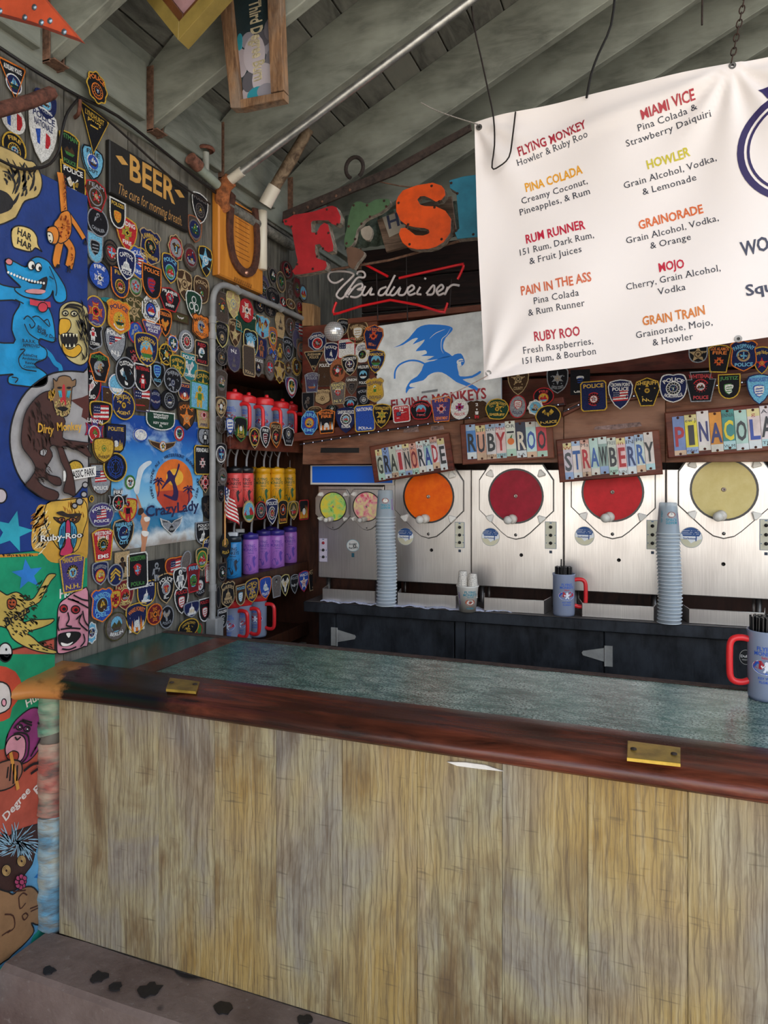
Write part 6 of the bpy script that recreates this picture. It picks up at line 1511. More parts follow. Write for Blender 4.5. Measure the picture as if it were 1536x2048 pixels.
# rusty strap with shackle carrying the letters, rod under them
SB = back(2.93)
st = tag(MB().prism([SB.st(*p) for p in ((566, 446), (568, 425), (700, 370), (780, 338), (942, 250), (944, 262), (790, 352), (710, 385))], 0, .012, P('#4a3b34', 'rust'), None, .001).map(lambda p: SB.pt(p.x, p.y, p.z)).build('iron_strap', origin=SB.hit(700, 380)), 'long rusty iron strap running up to the banner above the letters', 'strap')
for i in range(5):
    p = SB.st(590+i*28, 428-i*11.5, .0); MB().lathe([(.007, .012), (.006, .016), (0, .017)], RUST, 8, (p[0], p[1], 0)).map(lambda p: SB.pt(p.x, p.y, p.z)-st.location).build('bolt', st)
c = SB.st(711, 338); MB().tube([(c[0]+.042*math.cos(a), c[1]+.048*math.sin(a), .012) for a in (i*.2618-1.0 for i in range(21))], .009, P('#3c312c', 'rust'), 8).map(lambda p: SB.pt(p.x, p.y, p.z)-st.location).build('shackle', st)
tag(MB().tube([SB.hit(663, 540), SB.hit(780, 520), SB.hit(920, 482), SB.hit(960, 472)], .006, RUST, 6).build('iron_rod', origin=SB.hit(780, 520)), 'thin rusty rod under the letters above the neon sign', 'rod')
tag(MB().tube([SB.hit(742, 360), SB.hit(800, 372), SB.hit(872, 380)], .003, RUST, 6).build('copper_wire', origin=SB.hit(800, 372)), 'thin rust-red wire from the shackle to the orange S', 'wire')
# ================================================================ neon sign
NF = back(2.98)
ne = empty('neon_sign', NF.hit(790, 575), 'unlit white script neon beer sign in a red bow-tie outline', 'neon sign')
WN, RN = P('#c9bfbd', 'plastic'), P('#d5161f', 'plastic')
def ntube(t, mat, r, name, sm=4, d=.02):
    q = [NF.hit(*p, d) for p in zq(t)]; q = smooth([tuple(p) for p in q], sm) if sm else q
    MB().tube([Vector(p)-ne.location for p in q], r, mat, 8).build(name, ne)
for s in ('520,755 470,815 445,822 425,800 450,760 520,690 535,668 500,652 440,648 385,655 372,685 390,715 425,722 470,695', '500,812 480,800 520,740 560,690 600,688 608,668 592,650 565,652 556,668', '500,800 545,745 585,728 590,752 560,765 590,770 585,795 550,815 515,810', '610,742 590,790 612,800 652,752 640,795 668,795', '745,748 705,765 695,798 725,798 760,750 800,672 765,742 742,795 770,798', '798,745 768,792 795,800 835,750 822,796 860,796 885,748', '890,782 922,758 908,738 880,765 892,800 932,788', '962,748 940,790 968,796', '990,700 996,690', '1000,792 1045,738 1052,770 1038,796 1005,798', '1072,782 1108,756 1095,735 1066,768 1080,800 1115,786', '1138,748 1118,800 1140,758 1170,735 1212,740'): ntube(s, WN, .0052, 'white_tube')
for s in ('600,600 755,682', '825,692 1200,608 1232,606 1236,625 1200,700', '425,845 404,900 412,918 440,916 770,832 1085,906 1118,900 1136,850'): ntube(s, RN, .006, 'red_tube', 2)
for s in ('680,640 690,960', '870,540 880,960', '600,655 1220,640', '600,880 1150,870', '1160,700 1150,880'): ntube(s, P('#3a3230', 'metal'), .003, 'support_wire', 0, 0)
# ================================================================ mirror ball
c = back(2.98).hit(668, 663); mb = MB(); FM = P('#b9b5b2', 'metal'); rr = .046
m_, nt, b, n, l = nodes('mirror_tile'); b.inputs['Metallic'].default_value = .6; b.inputs['Roughness'].default_value = .22; b.inputs['Base Color'].default_value = (.9, .89, .88, 1)
for i in range(14):
    t0, t1 = math.pi*(i+.06)/14, math.pi*(i+.94)/14; k = max(5, int(30*math.sin((t0+t1)/2)))
    for j in range(k):
        p0, p1 = 6.2832*(j+.05)/k, 6.2832*(j+.95)/k
        mb.add([(c.x+rr*math.sin(t)*math.cos(p), c.y+rr*math.sin(t)*math.sin(p), c.z+rr*math.cos(t)) for t, p in ((t0, p0), (t1, p0), (t1, p1), (t0, p1))], [[0, 1, 2, 3]], m_)
ball = mb.build('mirror_tiles', origin=c); ball['kind'] = 'stuff'
br = tag(MB().lathe([(.0001, -.044)]+[(.0445*math.sin(i*.2618), -.0445*math.cos(i*.2618)) for i in range(1, 12)]+[(.0001, .0445)], P('#2c2a2a', 'plastic'), 24).build('mirror_ball', M=Matrix.Translation(c)), 'small mirror ball hanging in front of the patch board', 'ball')
ball.parent = br; ball.matrix_local = Matrix()
MB().tube([(0, 0, .044), (0, 0, .16)], .0015, DARKM, 5).build('hanging_wire', br)
# ================================================================ menu banner
BN = back(2.45)
top = [(948, 243), (1060, 217), (1175, 190), (1320, 158), (1462, 128), (1600, 104), (1800, 70)]; bot = [(967, 760), (1060, 746), (1250, 721), (1475, 684), (1620, 662), (1760, 640), (1900, 616)]
def curve(pts):
    q = [BN.st(*p) for p in pts]
    def f(t):
        t = max(0, min(.9999, t))*(len(q)-1); i = int(t); k = t-i; a, b = q[i], q[i+1]; return a[0]+(b[0]-a[0])*k, a[1]+(b[1]-a[1])*k
    return f
ft, fb = curve(top), curve(bot)
def fold(x, y):
    tl, tr = BN.st(948, 243), BN.st(1462, 128)
    d = .010*math.sin((x*.55+y*1.5)*5+.6)+.006*math.sin((x*2.1-y*1.1)*6)+.0035*math.sin(x*19+y*7)*math.exp(-((y-tl[1])**2)*10)
    for gx, gy, a in ((tl[0], tl[1], -.9), (tr[0], tr[1], -2.3), (BN.st(967, 760)+(.7,))):
        dx, dy = x-gx, y-gy; r = math.hypot(dx, dy); th = math.atan2(dy, dx)
        d += .012*math.exp(-r*4.5)*math.sin(th*11)*min(1, r*9)
    # a soft crease running from the grommet at the top down to the left
    u0, v0 = BN.st(1040, 300); u1, v1 = BN.st(1440, 150); L = math.hypot(u1-u0, v1-v0); t = ((x-u0)*(u1-u0)+(y-v0)*(v1-v0))/L/L; dd = abs((x-u0)*(v1-v0)-(y-v0)*(u1-u0))/L
    if -.2 < t < 1.1: d += .014*math.exp(-(dd/.028)**2)*(.4+.6*math.sin(max(0, min(1, t))*3.1416))
    return d
NX, NY = 110, 60
mb = MB(); vs = []
BAN = None
m_, nt, b, n, l = nodes('banner_vinyl'); b.inputs['Base Color'].default_value = hx('#f4ebe8'); b.inputs['Roughness'].default_value = .42; b.inputs['Specular IOR Level'].default_value = .35; BAN = m_
bump(nt, noise(nt, mapped(nt, (1, 1, 1)), 220, 2), .08, .001, b)
for i in range(NX+1):
    for j in range(NY+1):
        t = i/NX; a, c = ft(t), fb(t); k = j/NY; x, y = a[0]+(c[0]-a[0])*k, a[1]+(c[1]-a[1])*k; vs.append((x, y, fold(x, y)))
fs = [[i*(NY+1)+j, i*(NY+1)+j+1, (i+1)*(NY+1)+j+1, (i+1)*(NY+1)+j] for i in range(NX) for j in range(NY)]
k = len(vs); vs += [(p[0], p[1], p[2]-.0012) for p in vs]; fs += [[k+a for a in f[::-1]] for f in fs]
ban = tag(mb.add(vs, fs, BAN, True).map(lambda p: BN.pt(p.x, p.y, p.z)).build('menu_banner', origin=BN.hit(1250, 721)), 'large white vinyl banner with the drinks menu, hung under the rafters', 'banner')
def bt(s, x, y, w, h, col, rot, bold=2, wob=0, name='lettering', par=ban, al='c'):
    c = BN.st(930+x/2.535, 120+y/2.535); q = BN.st(930+(x+w)/2.535, 120+y/2.535); hh = abs(BN.st(930+x/2.535, 120+(y+h)/2.535)[1]-c[1])
    m = MB(); text(m, s, c[0], c[1], hh, P(col, 'print'), .0016, al, R(rot), width=(q[0]-c[0])*.98 if w else None, bold=bold, wob=wob)
    return m.map(lambda p: BN.pt(p.x, p.y, p.z+fold(p.x, p.y))-par.location).build(name, par)
INK = '#2c2f3e'
MENU = [('FLYING MONKEY', 435, 395, 375, '#a81f34', 14.5, [('Howler & Ruby Roo', 438, 445, 395, 15)]), ('MIAMI VICE', 1025, 232, 295, '#b3303c', 14.5, [('Pina Colada &', 1022, 292, 325, 13), ('Strawberry Daiquiri', 1028, 347, 475, 13)]),
 ('PINA COLADA', 445, 598, 308, '#e8a01c', 12, [('Creamy Coconut,', 450, 662, 362, 11), ('Pineapples, & Rum', 452, 717, 388, 11)]), ('HOWLER', 1028, 493, 232, '#cfc02c', 12, [('Grain Alcohol, Vodka,', 1035, 563, 515, 11), ('& Lemonade', 1036, 624, 296, 11)]),
 ('RUM RUNNER', 455, 875, 318, '#bf1238', 9, [('151 Rum, Dark Rum,', 460, 936, 410, 8), ('& Fruit Juices', 460, 994, 282, 8)]), ('GRAINORADE', 1040, 790, 350, '#dc6a34', 9.5, [('Grain Alcohol, Vodka,', 1046, 858, 510, 9), ('& Orange', 1042, 917, 220, 8)]),
 ('PAIN IN THE ASS', 460, 1140, 380, '#d3663f', 7, [('Pina Colada', 463, 1204, 244, 6), ('& Rum Runner', 463, 1259, 304, 6)]), ('MOJO', 1045, 1043, 136, '#c41638', 7, [('Cherry, Grain Alcohol,', 1050, 1106, 515, 7), ('Vodka', 1048, 1166, 147, 6)]),
 ('RUBY ROO', 465, 1388, 244, '#b3203a', 5, [('Fresh Raspberries,', 469, 1448, 380, 5), ('151 Rum, & Bourbon', 471, 1500, 408, 5)]), ('GRAIN TRAIN', 1055, 1302, 336, '#d67a2c', 6.5, [('Grainorade, Mojo,', 1056, 1365, 415, 6.5), ('& Howler', 1052, 1420, 216, 6)])]
for h, x, y, w, col, rot, sub in MENU:
    o = bt(h, x, y, w, 46, col, rot, 1, .05, 'menu_heading'); o['label'] = 'coloured menu heading'
    for s, sx, sy, sw, sr in sub: bt(s, sx, sy, sw, 33, INK, sr)
bt('WO', 1470, 945, 150, 72, '#3f4258', 8, 1, .05); bt('Squ', 1490, 1158, 150, 56, '#3f4258', 8, 2); bt('Squ', 1491, 1158, 150, 56, '#3f4258', 8, 1)
m = MB(); NV = P('#2a1c58', 'print'); c = BN.st(930+1690/2.535, 120+430/2.535)
m.ring(circ(c[0], c[1], .17, n=48), circ(c[0], c[1], .15, n=48), .001, .0016, NV); m.ring(circ(c[0], c[1], .142, n=48), circ(c[0], c[1], .134, n=48), .001, .0016, NV)
q = [BN.st(930+a/2.535, 120+b/2.535) for a, b in ((1484, 160), (1510, 148), (1560, 128), (1560, 215), (1530, 200), (1506, 172))]; m.flat(q, .0018, NV)
m.map(lambda p: BN.pt(p.x, p.y, p.z+fold(p.x, p.y))-ban.location).build('round_emblem', ban)['label'] = 'dark purple round emblem cut by the picture edge'
for u, v in ((956, 248), (974, 751), (1462, 128.5), (1474, 683.5)):
    x, y = BN.st(u+2, v+(6 if v < 400 else -5)); MB().ring(circ(x, y, .011, n=18), circ(x, y, .005, n=18), .001, .004, P('#8a8784', 'metal')).flat(circ(x, y, .005), .0022, P('#2a2522')).map(lambda p: BN.pt(p.x, p.y, p.z+fold(x, y))-ban.location).build('grommet', ban)
def wire(pts, r, col, label, cat='wire', fr=BN, name='hanging_wire', sm=3, d=.012, kind='rust'):
    q = [tuple(fr.hit(*p[:2], (p[2] if len(p) > 2 else d))) for p in pts]; q = smooth(q, sm) if sm else q
    return tag(MB().tube(q, r, P(col, kind), 6).build(name, origin=q[0]), label, cat)
wire([(938, -30), (948, 50), (962, 115), (975, 175), (987, 235, .014), (989, 290, .02), (984, 335, .03), (998, 333, .03), (1018, 314, .028), (1025, 275, .025), (1031, 224, .01)], .0028, '#2c211d', 'dark twisted wire looping down over the upper left corner of the banner')
wire([(1232, -30), (1222, 50), (1196, 110), (1182, 150), (1173, 196)], .004, '#1e1b1a', 'black cord dropping behind the top edge of the banner')
wire([(957, 249), (915, 236), (870, 220), (842, 205)], .0022, '#a39c94', 'white tie string at the upper left grommet of the banner', 'string', kind='cloth')
wire([(974, 752), (930, 775), (890, 793), (860, 800)], .0018, '#b39c92', 'thin cord from the lower left grommet across the monkey sign', 'string', kind='cloth')
wire([(1405, -20), (1404, 50)], .003, '#3a2a22', 'short rusty wire hanging from a rafter right of centre'); 
ch = MB(); P0, P1 = BN.hit(1494, -30, .01), BN.hit(1463, 124, .012); N = 11
for i in range(N):
    a = P0.lerp(P1, i/N); b_ = P0.lerp(P1, (i+1)/N); c_ = (a+b_)/2; ax = (b_-a)*.62; sd = Vector((.008, 0, 0)) if i % 2 else Vector((0, .008, 0))
    ch.tube([c_+ax*math.cos(t)+sd*math.sin(t) for t in (k*math.pi/5 for k in range(10))], .0022, P('#4a342a', 'rust'), 5, closed=True)
c_ = ch.build('chain', origin=P0); tag(c_, 'rusty link chain holding the upper right grommet of the banner', 'chain')
# ================================================================ things on the left wall
def lrect(u0, v0, u1, v1): a = LW.st(u0, v0); b = LW.st(u1, v1); return a[0], b[1], b[0], a[1]
y0, z0, y1, z1 = lrect(211, 280, 369.5, 466)
bs = empty('beer_sign', LW.pt((y0+y1)/2, (z0+z1)/2, 0), 'black wooden sign with gold lettering reading BEER, high on the left wall', 'sign')
W_, H_ = y1-y0, z1-z0; fr = Frame(bs.location, LW.ex, LW.ey)
MB().prism([(-W_/2, -H_/2), (W_/2, -H_/2), (W_/2, H_/2), (-W_/2, H_/2)], .001, .018, P('#191614'), None, .004).map(lambda p: fr.pt(p.x, p.y, p.z)-bs.location).build('panel', bs)
GO = P('#c9964a'); m = MB(); text(m, 'BEER', 0, .035, .085, GO, .0186, width=.24, bold=1)
for s in (-1, 1): m.flat([(s*(W_/2-.055)+a, .04+b) for a, b in ((-.03, .004), (0, -.014), (.03, -.004), (0, .014))], .0186, GO)
m.map(lambda p: fr.pt(p.x, p.y, p.z)-bs.location).build('gold_lettering', bs)
m = MB(); text(m, 'The cure for morning breath.', 0, -.058, .036, P('#b98a4e'), .0186, width=W_*.82, bold=0)
m.map(lambda p: fr.pt(p.x+(p.y+.058)*.2, p.y, p.z)-bs.location).build('small_lettering', bs)
# horseshoe plaque
y0, z0, y1, z1 = lrect(424, 382, 513.5, 590)
pq = empty('horseshoe_plaque', LW.pt((y0+y1)/2, (z0+z1)/2, .012), 'varnished orange wooden plaque with a rusty horseshoe on the left wall', 'plaque')
W_, H_ = y1-y0, z1-z0; fr = Frame(pq.location, LW.ex, LW.ey)
PLQ = wood('plaque_pine', '#a8621f', '#d8913e', (9, 9, 1), 3, .35, '#c07a2c', 2, .1)
def pl(name, m, lab=None):
    o = m.map(lambda p: fr.pt(p.x, p.y, p.z)-pq.location).build(name, pq)
    if lab: o['label'] = lab
pl('board', MB().prism([(-W_/2, -H_/2), (W_/2, -H_/2), (W_/2, H_/2), (-W_/2, H_/2)], -.010, .022, PLQ, None, .006))
U = smooth([(-.085, .17), (-.100, .08), (-.100, -.02), (-.07, -.095), (0, -.125), (.07, -.095), (.100, -.02), (.100, .08), (.085, .17)], 3)
sc = W_/.33; m = MB()
pth = [Vector((a*sc, b*sc+.01, 0)) for a, b in U]; out = []; inn = []
for i, p in enumerate(pth):
    d = (pth[min(i+1, len(pth)-1)]-pth[max(i-1, 0)]).normalized(); nn = Vector((-d.y, d.x, 0))*.017*sc; out.append(p-nn); inn.append(p+nn)
m.prism([(p.x, p.y) for p in out+inn[::-1]], .024, .036, P('#5c3422', 'rust'), None, .001); pl('horseshoe', m, 'rusty iron horseshoe')
m = MB(); r_ = random.Random(5)
for i in range(10):
    w = r_.uniform(.7, 1)*.055*sc; m.box((0, .115*sc-.019*i*sc, .0224), (2*w, .0022, .0006), P('#6e3d1a', 'print'))
pl('inscription', m)
m = MB()
for i in range(9): x = -.06*sc+i*.015*sc; m.stroke([(x, -.165*sc), (x+.004, -.145*sc), (x+.006, -.165*sc), (x+.010, -.147*sc)], .0035, .0225, P('#4a2412', 'print'))
pl('burnt_mark', m); pl('stud', MB().lathe([(.011, .036), (.009, .042), (0, .044)], P('#d9a088', 'metal'), 12, (.01, -.115*sc, 0)))
# conduit with elbow and its box
cd = empty('wall_conduit', LW.hit(428, 1235, .03), 'grey metal conduit rising from the counter and bending along the patch wall', 'conduit')
GP = P('#8f8f8e', 'paint')
q = [LW.hit(427.5, 1240, .03), LW.hit(426.5, 1000, .03), LW.hit(426, 800, .03), LW.hit(425, 640, .03), LW.hit(425.5, 605, .03), LW.hit(429, 585, .03), LW.hit(438, 573, .03), LW.hit(452, 571, .03), LW.hit(475, 580, .03), LW.hit(560, 616, .03), LW.hit(632, 650, .03)]
ymid = (q[0].y+q[3].y)/2
for i in range(4): q[i].y = q[3].y
MB().tube([p-cd.location for p in q[:4]]+[Vector(p)-cd.location for p in smooth([tuple(p) for p in q[3:9]], 3)]+[p-cd.location for p in q[9:]], .0125, GP, 12).build('pipe', cd)
for p, d in ((q[3], (0, 0, 1)), (LW.hit(426, 672, .03), (0, 0, 1)), (LW.hit(426, 1175, .03), (0, 0, 1)), (q[8], (0, 1, -.38)), (q[9], (0, 1, -.42))):
    p = Vector((p.x, q[3].y if d[2] == 1 else p.y, p.z)); d = Vector(d).normalized(); MB().tube([p-d*.014-cd.location, p+d*.014-cd.location], .0155, GP, 12).build('coupling', cd)
MB().box((0, 0, -.035), (.055, .052, .115), GP, bev=.006).map(lambda p: p+LW.hit(429, 1246, .03)-cd.location).build('junction_box', cd)
# brewery poster
y0, z0, y1, z1 = lrect(222, 825, 405, 1112); z0 = LW.st(222, 1103)[1]
mm, nt, b, n, l = nodes('poster_print'); tcn = n.new('ShaderNodeTexCoord'); sp = n.new('ShaderNodeSeparateXYZ'); l.new(tcn.outputs['Generated'], sp.inputs[0])
cl = noise(nt, mapped(nt, (1, 1, 1)), 8, 5, .6); mr = n.new('ShaderNodeMath'); mr.operation = 'MULTIPLY_ADD'; mr.inputs[1].default_value = .22; l.new(cl, mr.inputs[0]); l.new(sp.outputs['Z'], mr.inputs[2])
sky = ramp(nt, mr.outputs[0], [(.13, hx('#9a8f86')), (.19, hx('#d4d8d8')), (.25, hx('#2a78a0')), (.38, hx('#17679c')), (.41, hx('#8fc4dc')), (.62, hx('#5fa8d8')), (.85, hx('#2a74c0')), (1, hx('#14479a'))])
k_ = ramp(nt, noise(nt, mapped(nt, (1, 1, 1.3)), 7, 6, .6, .5), [(.52, (0, 0, 0, 1)), (.68, (.8, .8, .8, 1))]); l.new(mix(nt, k_, sky, hx('#bcd8e8')), b.inputs['Base Color']); b.inputs['Roughness'].default_value = .4
po = tag(MB().prism([(y0, z0), (y1, z0), (y1, z1), (y0, z1)], .0005, .002, mm).map(lambda p: LW.pt(p.x, p.y, p.z)).build('beer_poster', origin=LW.pt((y0+y1)/2, z0, 0)), 'blue beach beer poster with an orange sun disc among the patches', 'poster')
g = Draw(po, 'sun_emblem', *z3, .0022, 'orange sun disc with a dark dancing silhouette'); Draw.p = lambda s, q: LW.st(s.ox+q[0]/s.sc if s.b is po else min(s.ox+q[0]/s.sc, 103 if s.b is LB else 170.5), s.oy+q[1]/s.sc)
g.fill(circ(1210, 235, 132, 172, 30), '#e8742a', None, 0).fill('1090,290 1330,290 1320,360 1270,420 1200,440 1130,400', '#c2452e', None, 2).oval(1215, 190, 60, 60, '#f0b43c')
g.fill('1240,95 1250,110 1225,180 1215,215 1240,290 1232,350 1200,350 1140,320 1145,308 1195,325 1205,280 1185,215 1130,270 1125,262 1165,195 1160,160 1180,140 1200,170 1215,175 1232,130', '#2a1a50', None, 2)
for x, y in ((1100, 215), (1310, 270)):
    for a in range(7): g.line(f'{x},{y} {x+24*math.cos(a*.9):.0f},{y-22*math.sin(a*.9):.0f} {x+44*math.cos(a*.9):.0f},{y-26*math.sin(a*.9)+14:.0f}', .006, '#2a1a50', taper=True)
    g.line(f'{x},{y} {x+4},{y+70} {x-6},{y+110}', .005, '#2a1a50')
g.done()
g = Draw(po, 'poster_lettering', *z3, .0030)
g.text('CrazyLady', 1205, 405, 72, '#1c2350', R(2), 370); 
ws_ = 'HONEY BLONDE ALE - WATERFRONT BREWERY - KEY WEST'
for i, c0 in enumerate(ws_):
    a = math.pi*(1.06-.98*i/len(ws_)) if 0 else math.radians(205-230*i/(len(ws_)-1)); g.k = 5; g.text(c0, 1210+165*math.cos(a), 240-205*math.sin(a), 22, '#16305c', a-math.pi/2) if c0 != ' ' else None
g.done()
g = Draw(po, 'dancing_bather', *z3, .0024, 'bather in a white bikini raising a bottle of spray')
g.fill('945,315 958,322 985,400 1000,440 1035,470 1040,510 1022,550 1028,590 1015,660 1005,725 978,725 985,650 980,590 990,550 975,500 985,465 970,430 960,380', '#c98a66', None, 2)
g.fill('965,410 990,405 1000,430 975,455 958,445', '#3a2418').fill('1000,470 1038,468 1040,492 1010,500', '#e9e6e0').fill('985,565 1030,570 1028,595 1005,605 985,590', '#e9e6e0').fill('940,305 925,260 945,200 960,130 1000,90 1040,75 1050,95 1000,140 975,220 962,300', '#d9e4ea').done()
for rows_, dd in (('''
1110 1195 200 132 0 f w d - w w sticker|Waterfront/BREWERY|KEY~WEST/FL
970 1290 100 95 0 c b w - b b sticker|16's|
1124 1370 190 82 0 w t q o o w
1238 1282 66 105 0 c r c o r w
1420 1305 100 120 0 h k g G k w sticker
''', 500), ('''
1185 530 155 125 0 w w g B k w sticker|WHAT~YOUR~DADDY|
''', 900)): patches(LW, 0, dd, 3.491, rows_, 'on the beach poster', base=.0, grp='stickers on the beach poster')
# little flag on a stick
f0 = LW.hit(450, 1090, .07); fg = empty('hand_flag', f0, 'small striped and starred flag on a wooden stick against the conduit', 'flag')
MB().tube([Vector((0, 0, 0)), LW.hit(450, 990, .08)-f0], .0035, P('#c98f50', 'paint'), 8).build('stick', fg)
A = [LW.hit(380+a/4.55, 880+b/4.55, .08) for a, b in ((312, 420), (290, 655))]; B_ = [LW.hit(380+a/4.55, 880+b/4.55, .09) for a, b in ((385, 530), (442, 785))]
def fp(s, t):
    a = A[0].lerp(A[1], t); b = B_[0].lerp(B_[1], t); return a.lerp(b, s)+Vector((.012*math.sin(s*7+t*2), 0, 0))-f0
m = MB(); 
for i in range(13):
    for j in range(8):
        c0 = '#1f2a5c' if (i < 7 and j < 4) else ('#b8242e' if i % 2 == 0 else '#e0dcd6')
        m.add([fp(j/8, i/13), fp((j+1)/8, i/13), fp((j+1)/8, (i+1)/13), fp(j/8, (i+1)/13)], [[0, 1, 2, 3]], P(c0, 'cloth'))
for i in range(4):
    for j in range(3): c0 = fp(.07+j*.16, .07+i*.125)+Vector((.002, 0, 0)); m.add([c0+Vector((0, .005*math.cos(k*1.257), .006*math.sin(k*1.257))) for k in range(5)], [[0, 1, 2, 3, 4]], P('#e0dcd6', 'print'))
m.build('flag_cloth', fg)
# cables along the wall head
wire([(-60, 55, .02), (0, 96, .02), (80, 148, .03), (158, 193, .03), (235, 232, .03), (330, 305, .03), (430, 385, .03), (520, 438, .03), (600, 492, .03)], .0055, '#1f1c1b', 'black cable running along the head of the left wall', 'cable', LW, 'cable', kind='plastic')
wire([(158, 196, .03), (135, 225, .03), (124, 262, .03), (118, 300, .03), (100, 327, .03), (70, 337, .03), (35, 336, .03), (-20, 310, .03)], .0045, '#1f1c1b', 'black cable loop drooping from the hook over the tan ape', 'cable', LW, 'cable', kind='plastic')
wire([(160, 197, .035), (215, 240, .035), (280, 298, .035), (350, 362, .035), (420, 408, .035)], .004, '#24201f', 'second black cable crossing above the black BEER sign', 'cable', LW, 'cable', kind='plastic')
wire([(150, 235, .001), (158, 225, .03), (160, 200, .035)], .006, '#6b4030', 'rusty hook carrying the black cable', 'hook', LW, 'cable_hook')
wire([(-60, 236, .14), (20, 214, .13), (60, 203, .12), (104, 186, .11)], .018, '#7a4a3a', 'rusty pipe end poking in before the upper left patches', 'pipe', LW, 'rusty_pipe', 0)
# sprinkler line
def rp(s, y, d): return roofpt(s, y, d)
pA = Vector((-1.60, 2.41, 0)); pA.z = LW.hit(465, 357, .1).z
s0 = LW.hit(465, 357, .1); dv = Vector((math.cos(TA), 0, math.sin(TA)))
sp_ = empty('sprinkler_line', s0, 'chrome pipe with rusty elbow and tee running up along a rafter', 'pipe')
MB().tube([Vector((0, 0, 0)), dv*4.0], .0155, STEEL, 14).build('chrome_pipe', sp_)
MB().tube([-dv*.012, dv*.05], .020, P('#cfc6b6', 'paint'), 12).build('white_collar', sp_)
MB().tube(smooth([tuple(-dv*.01), tuple(-dv*.045+Vector((0, .004, -.006))), tuple(-dv*.07+Vector((0, .02, -.035))), tuple(-dv*.075+Vector((-.01, .05, -.06)))], 3), .030, P('#b0683a', 'rust'), 12).build('rusty_elbow', sp_)
MB().tube([Vector((-.075, .05, -.075)), Vector((-.072, .62, -.075))], .024, P('#7d7a70', 'rust'), 12).build('wall_pipe', sp_)
MB().tube([Vector((-.05, -.03, -.03)), Vector((-.06, -.16, .0))], .018, P('#8f978a', 'paint'), 10).build('stub_pipe', sp_)
MB().tube([Vector((-.058, -.14, .0)), Vector((-.06, -.19, .012))], .024, P('#8a5a48', 'rust'), 10).build('stub_cap', sp_)
MB().tube([Vector((-.055, -.10, .0)), Vector((-.055, -.10, .07))], .013, P('#9a9a90', 'paint'), 10).lathe([(.03, .075), (.036, .082), (.03, .09), (0, .09)], P('#7a4a38', 'rust'), 14, (-.055, -.10, 0)).build('valve_wheel', sp_)
for ss, c0, r0 in ((1.205, '#c9a04a', .017), (1.235, '#d6d2ca', .021), (1.30, '#c8c4bc', .021), (1.33, '#c9a04a', .017)): MB().tube([dv*(ss-.012), dv*(ss+.012)], r0, P(c0, 'metal'), 12).build('tee_fitting', sp_)
MB().tube([dv*1.27, dv*1.27+Vector((.0, 0, -.05))], .013, P('#b9b5ae', 'metal'), 10).lathe([(.018, -.05), (.012, -.06), (.006, -.085), (.014, -.09), (0, -.092)], P('#8a4f34', 'rust'), 12, tuple(dv*1.27)).build('sprinkler_head', sp_)
wp = LW.hit(524, 540, .04)
tag(MB().lathe([(0, 0), (.019, 0), (.023, .002), (.023, .26), (.02, .262), (.0, .262)], P('#d3cbb8', 'plastic'), 20).build('plastic_pipe', M=Matrix.Translation(wp)), 'short white plastic pipe hanging on the wall beside the plaque', 'pipe')
DP = back(2.7); p0, p1, p2 = DP.hit(530, 410), DP.hit(547, 378), DP.hit(618, 258)
t = empty('wooden_stick', p0, 'driftwood stick with a white plastic sleeve wedged up under the rafters', 'stick')
MB().tube([p1-p0, p1.lerp(p2, .5)-p0+Vector((.006, 0, .004)), p2-p0], [.024, .026, .022], wood('driftwood', '#4a3a2c', '#8f7a62', (3, 3, 3), 12), 10).build('shaft', t); MB().tube([Vector((0, 0, 0)), p1-p0+(p1-p0)*.15], .030, P('#d2cabb', 'plastic'), 16).build('sleeve', t)
# ================================================================ signs hung from the rafters
def hungq(fr, par, name, poly, d0, d1, mat, bev=.002, side=None):
    q = [fr.st(*p) for p in poly]; return MB().prism(q, d0, d1, mat, side, bev).map(lambda p: fr.pt(p.x, p.y, p.z)-par.location).build(name, par)
TF_ = back(2.0); OLD = wood('old_frame_wood', '#4f3626', '#a07a58', (8, 8, 1.4), 6, .85, '#8f8478', 3, .9)
td = empty('framed_sign', TF_.hit(525, 215), 'narrow framed sign of grey stones with sideways cream lettering hung from the roof', 'sign', 'signs hung from the rafters')
hungq(TF_, td, 'frame_side', [(437, -110), (459, -110), (492.5, 226), (473, 226)], 0, .035, OLD); hungq(TF_, td, 'frame_side', [(540, -110), (566, -110), (577.5, 190), (552, 196)], 0, .035, OLD); hungq(TF_, td, 'frame_bottom', [(491, 209), (577.5, 193), (577.5, 208), (492.5, 226)], 0, .035, OLD)
hungq(TF_, td, 'picture', [(455, -110), (543, -110), (555, 200), (488, 212)], .004, .010, P('#27383c'), .001)
m = MB(); r_ = random.Random(3); ST = ['#8d8a94', '#a39aa0', '#6f6c74', '#b3aab0', '#57555c']
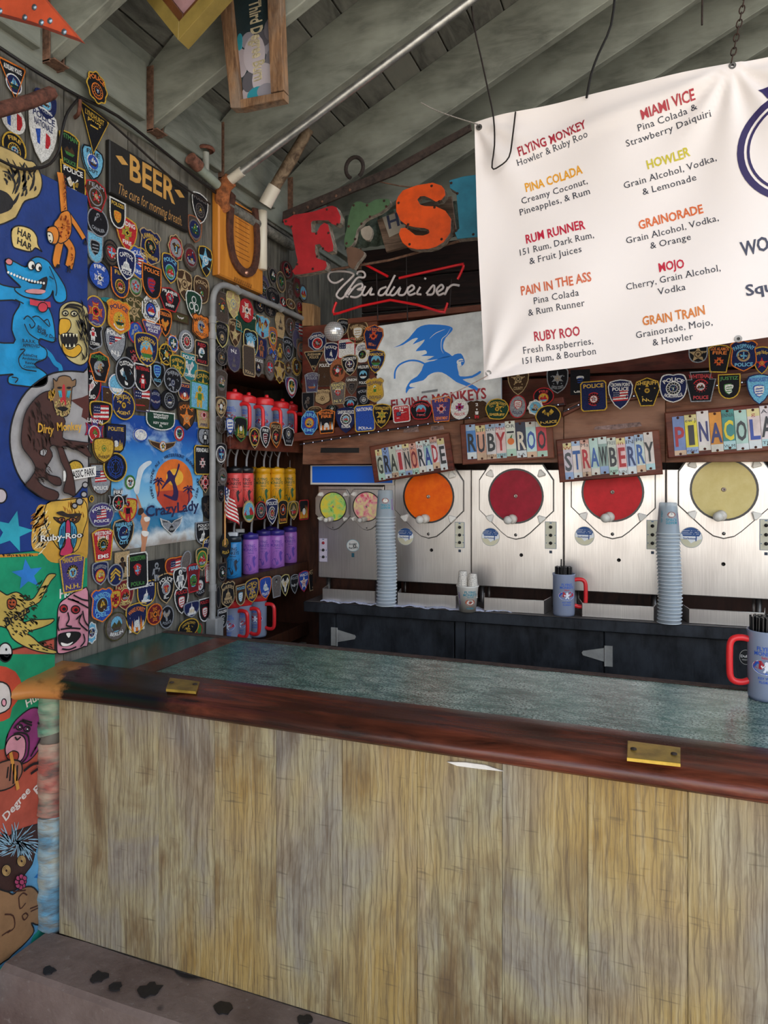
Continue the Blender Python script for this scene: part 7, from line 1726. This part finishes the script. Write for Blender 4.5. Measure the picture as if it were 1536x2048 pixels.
for u, v, ru, rv, c0 in ((485, 130, 14, 26, 1), (512, 112, 22, 34, 3), (545, 130, 12, 26, 2), (500, 168, 12, 18, 4), (530, 160, 24, 26, 3), (545, 95, 14, 18, 0), (497, 192, 10, 14, 1), (535, 185, 18, 12, 0), (500, 85, 14, 14, 0), (530, 80, 16, 14, 4), (483, 88, 6, 16, 5), (545, 62, 14, 20, 2), (520, 192, 32, 10, 5)):
    a = TF_.st(u, v); q = TF_.st(u+ru, v+rv); m.lathe([(.0001, .004), (abs(q[0]-a[0])*.6, .0035), (abs(q[0]-a[0]), 0)], P((ST+['#2a8a9a'])[c0], 'print'), 18, (a[0], a[1], .0112)) if 0 else m.prism(circ(a[0], a[1], min(abs(q[0]-a[0]), .042), abs(q[1]-a[1]), 18), .010, .0115+.0006*r_.random(), P((ST+['#2a8a9a'])[c0], 'print'), None, .001)
m.map(lambda p: TF_.pt(p.x, p.y, p.z)-td.location).build('printed_stones', td)
m = MB(); c = TF_.st(519, 85); [text(m, 'Third Degree Burn', c[0]+dx, c[1], .042, P('#d8cba8', 'print'), .0132, rot=R(-90)+.07, width=.265, bold=1) for dx in (-.001, .0012)]; m.map(lambda p: TF_.pt(p.x, p.y, p.z)-td.location).build('lettering', td)
HP = back(1.75)
dm = empty('diamond_sign', HP.hit(376, 98), 'pink diamond-hung board in a gold and brown frame, corner showing at the top edge', 'sign', 'signs hung from the rafters')
C0 = (377, 99); L0, R0_, T0 = (377-160, 99-200), (377+180, 99-200), (377+20, 99-400)
def sc_(k, p): cxm, cym = 387, -101; return (cxm+(p[0]-cxm)*k, cym+(p[1]-cym)*k)
for nm, k0, k1, c0, d in (('outer_frame', 1.0, .82, '#8f7a3c', .05), ('inner_frame', .82, .72, '#6b4020', .035)):
    for a, b in ((C0, R0_), (R0_, T0), (T0, L0), (L0, C0)): hungq(HP, dm, nm, [sc_(k0, a), sc_(k0, b), sc_(k1, b), sc_(k1, a)], 0, d, P(c0, 'paint'))
hungq(HP, dm, 'pink_panel', [sc_(.72, p) for p in (C0, R0_, T0, L0)], 0, .01, P('#b98f92'))
OP = back(1.12)
os_ = empty('arrow_board', OP.hit(100, 60), 'orange painted pointed board with bolt heads at the upper left corner', 'board', 'signs hung from the rafters')
hungq(OP, os_, 'board', [(171, 88), (95, 0), (20, -110), (-110, -60), (-60, 18), (0, 33), (80, 55)], 0, .02, P('#c8502e'))
for u, v in ((85, 27), (116, 54), (144, 76), (99, 57), (66, 47), (48, 4), (17, 34)):
    a = OP.st(u, v); MB().lathe([(.006, .02), (.006, .023), (0, .024)], P('#8fa3b3', 'metal'), 10, (a[0], a[1], 0)).map(lambda p: OP.pt(p.x, p.y, p.z)-os_.location).build('bolt', os_)
label_patches()
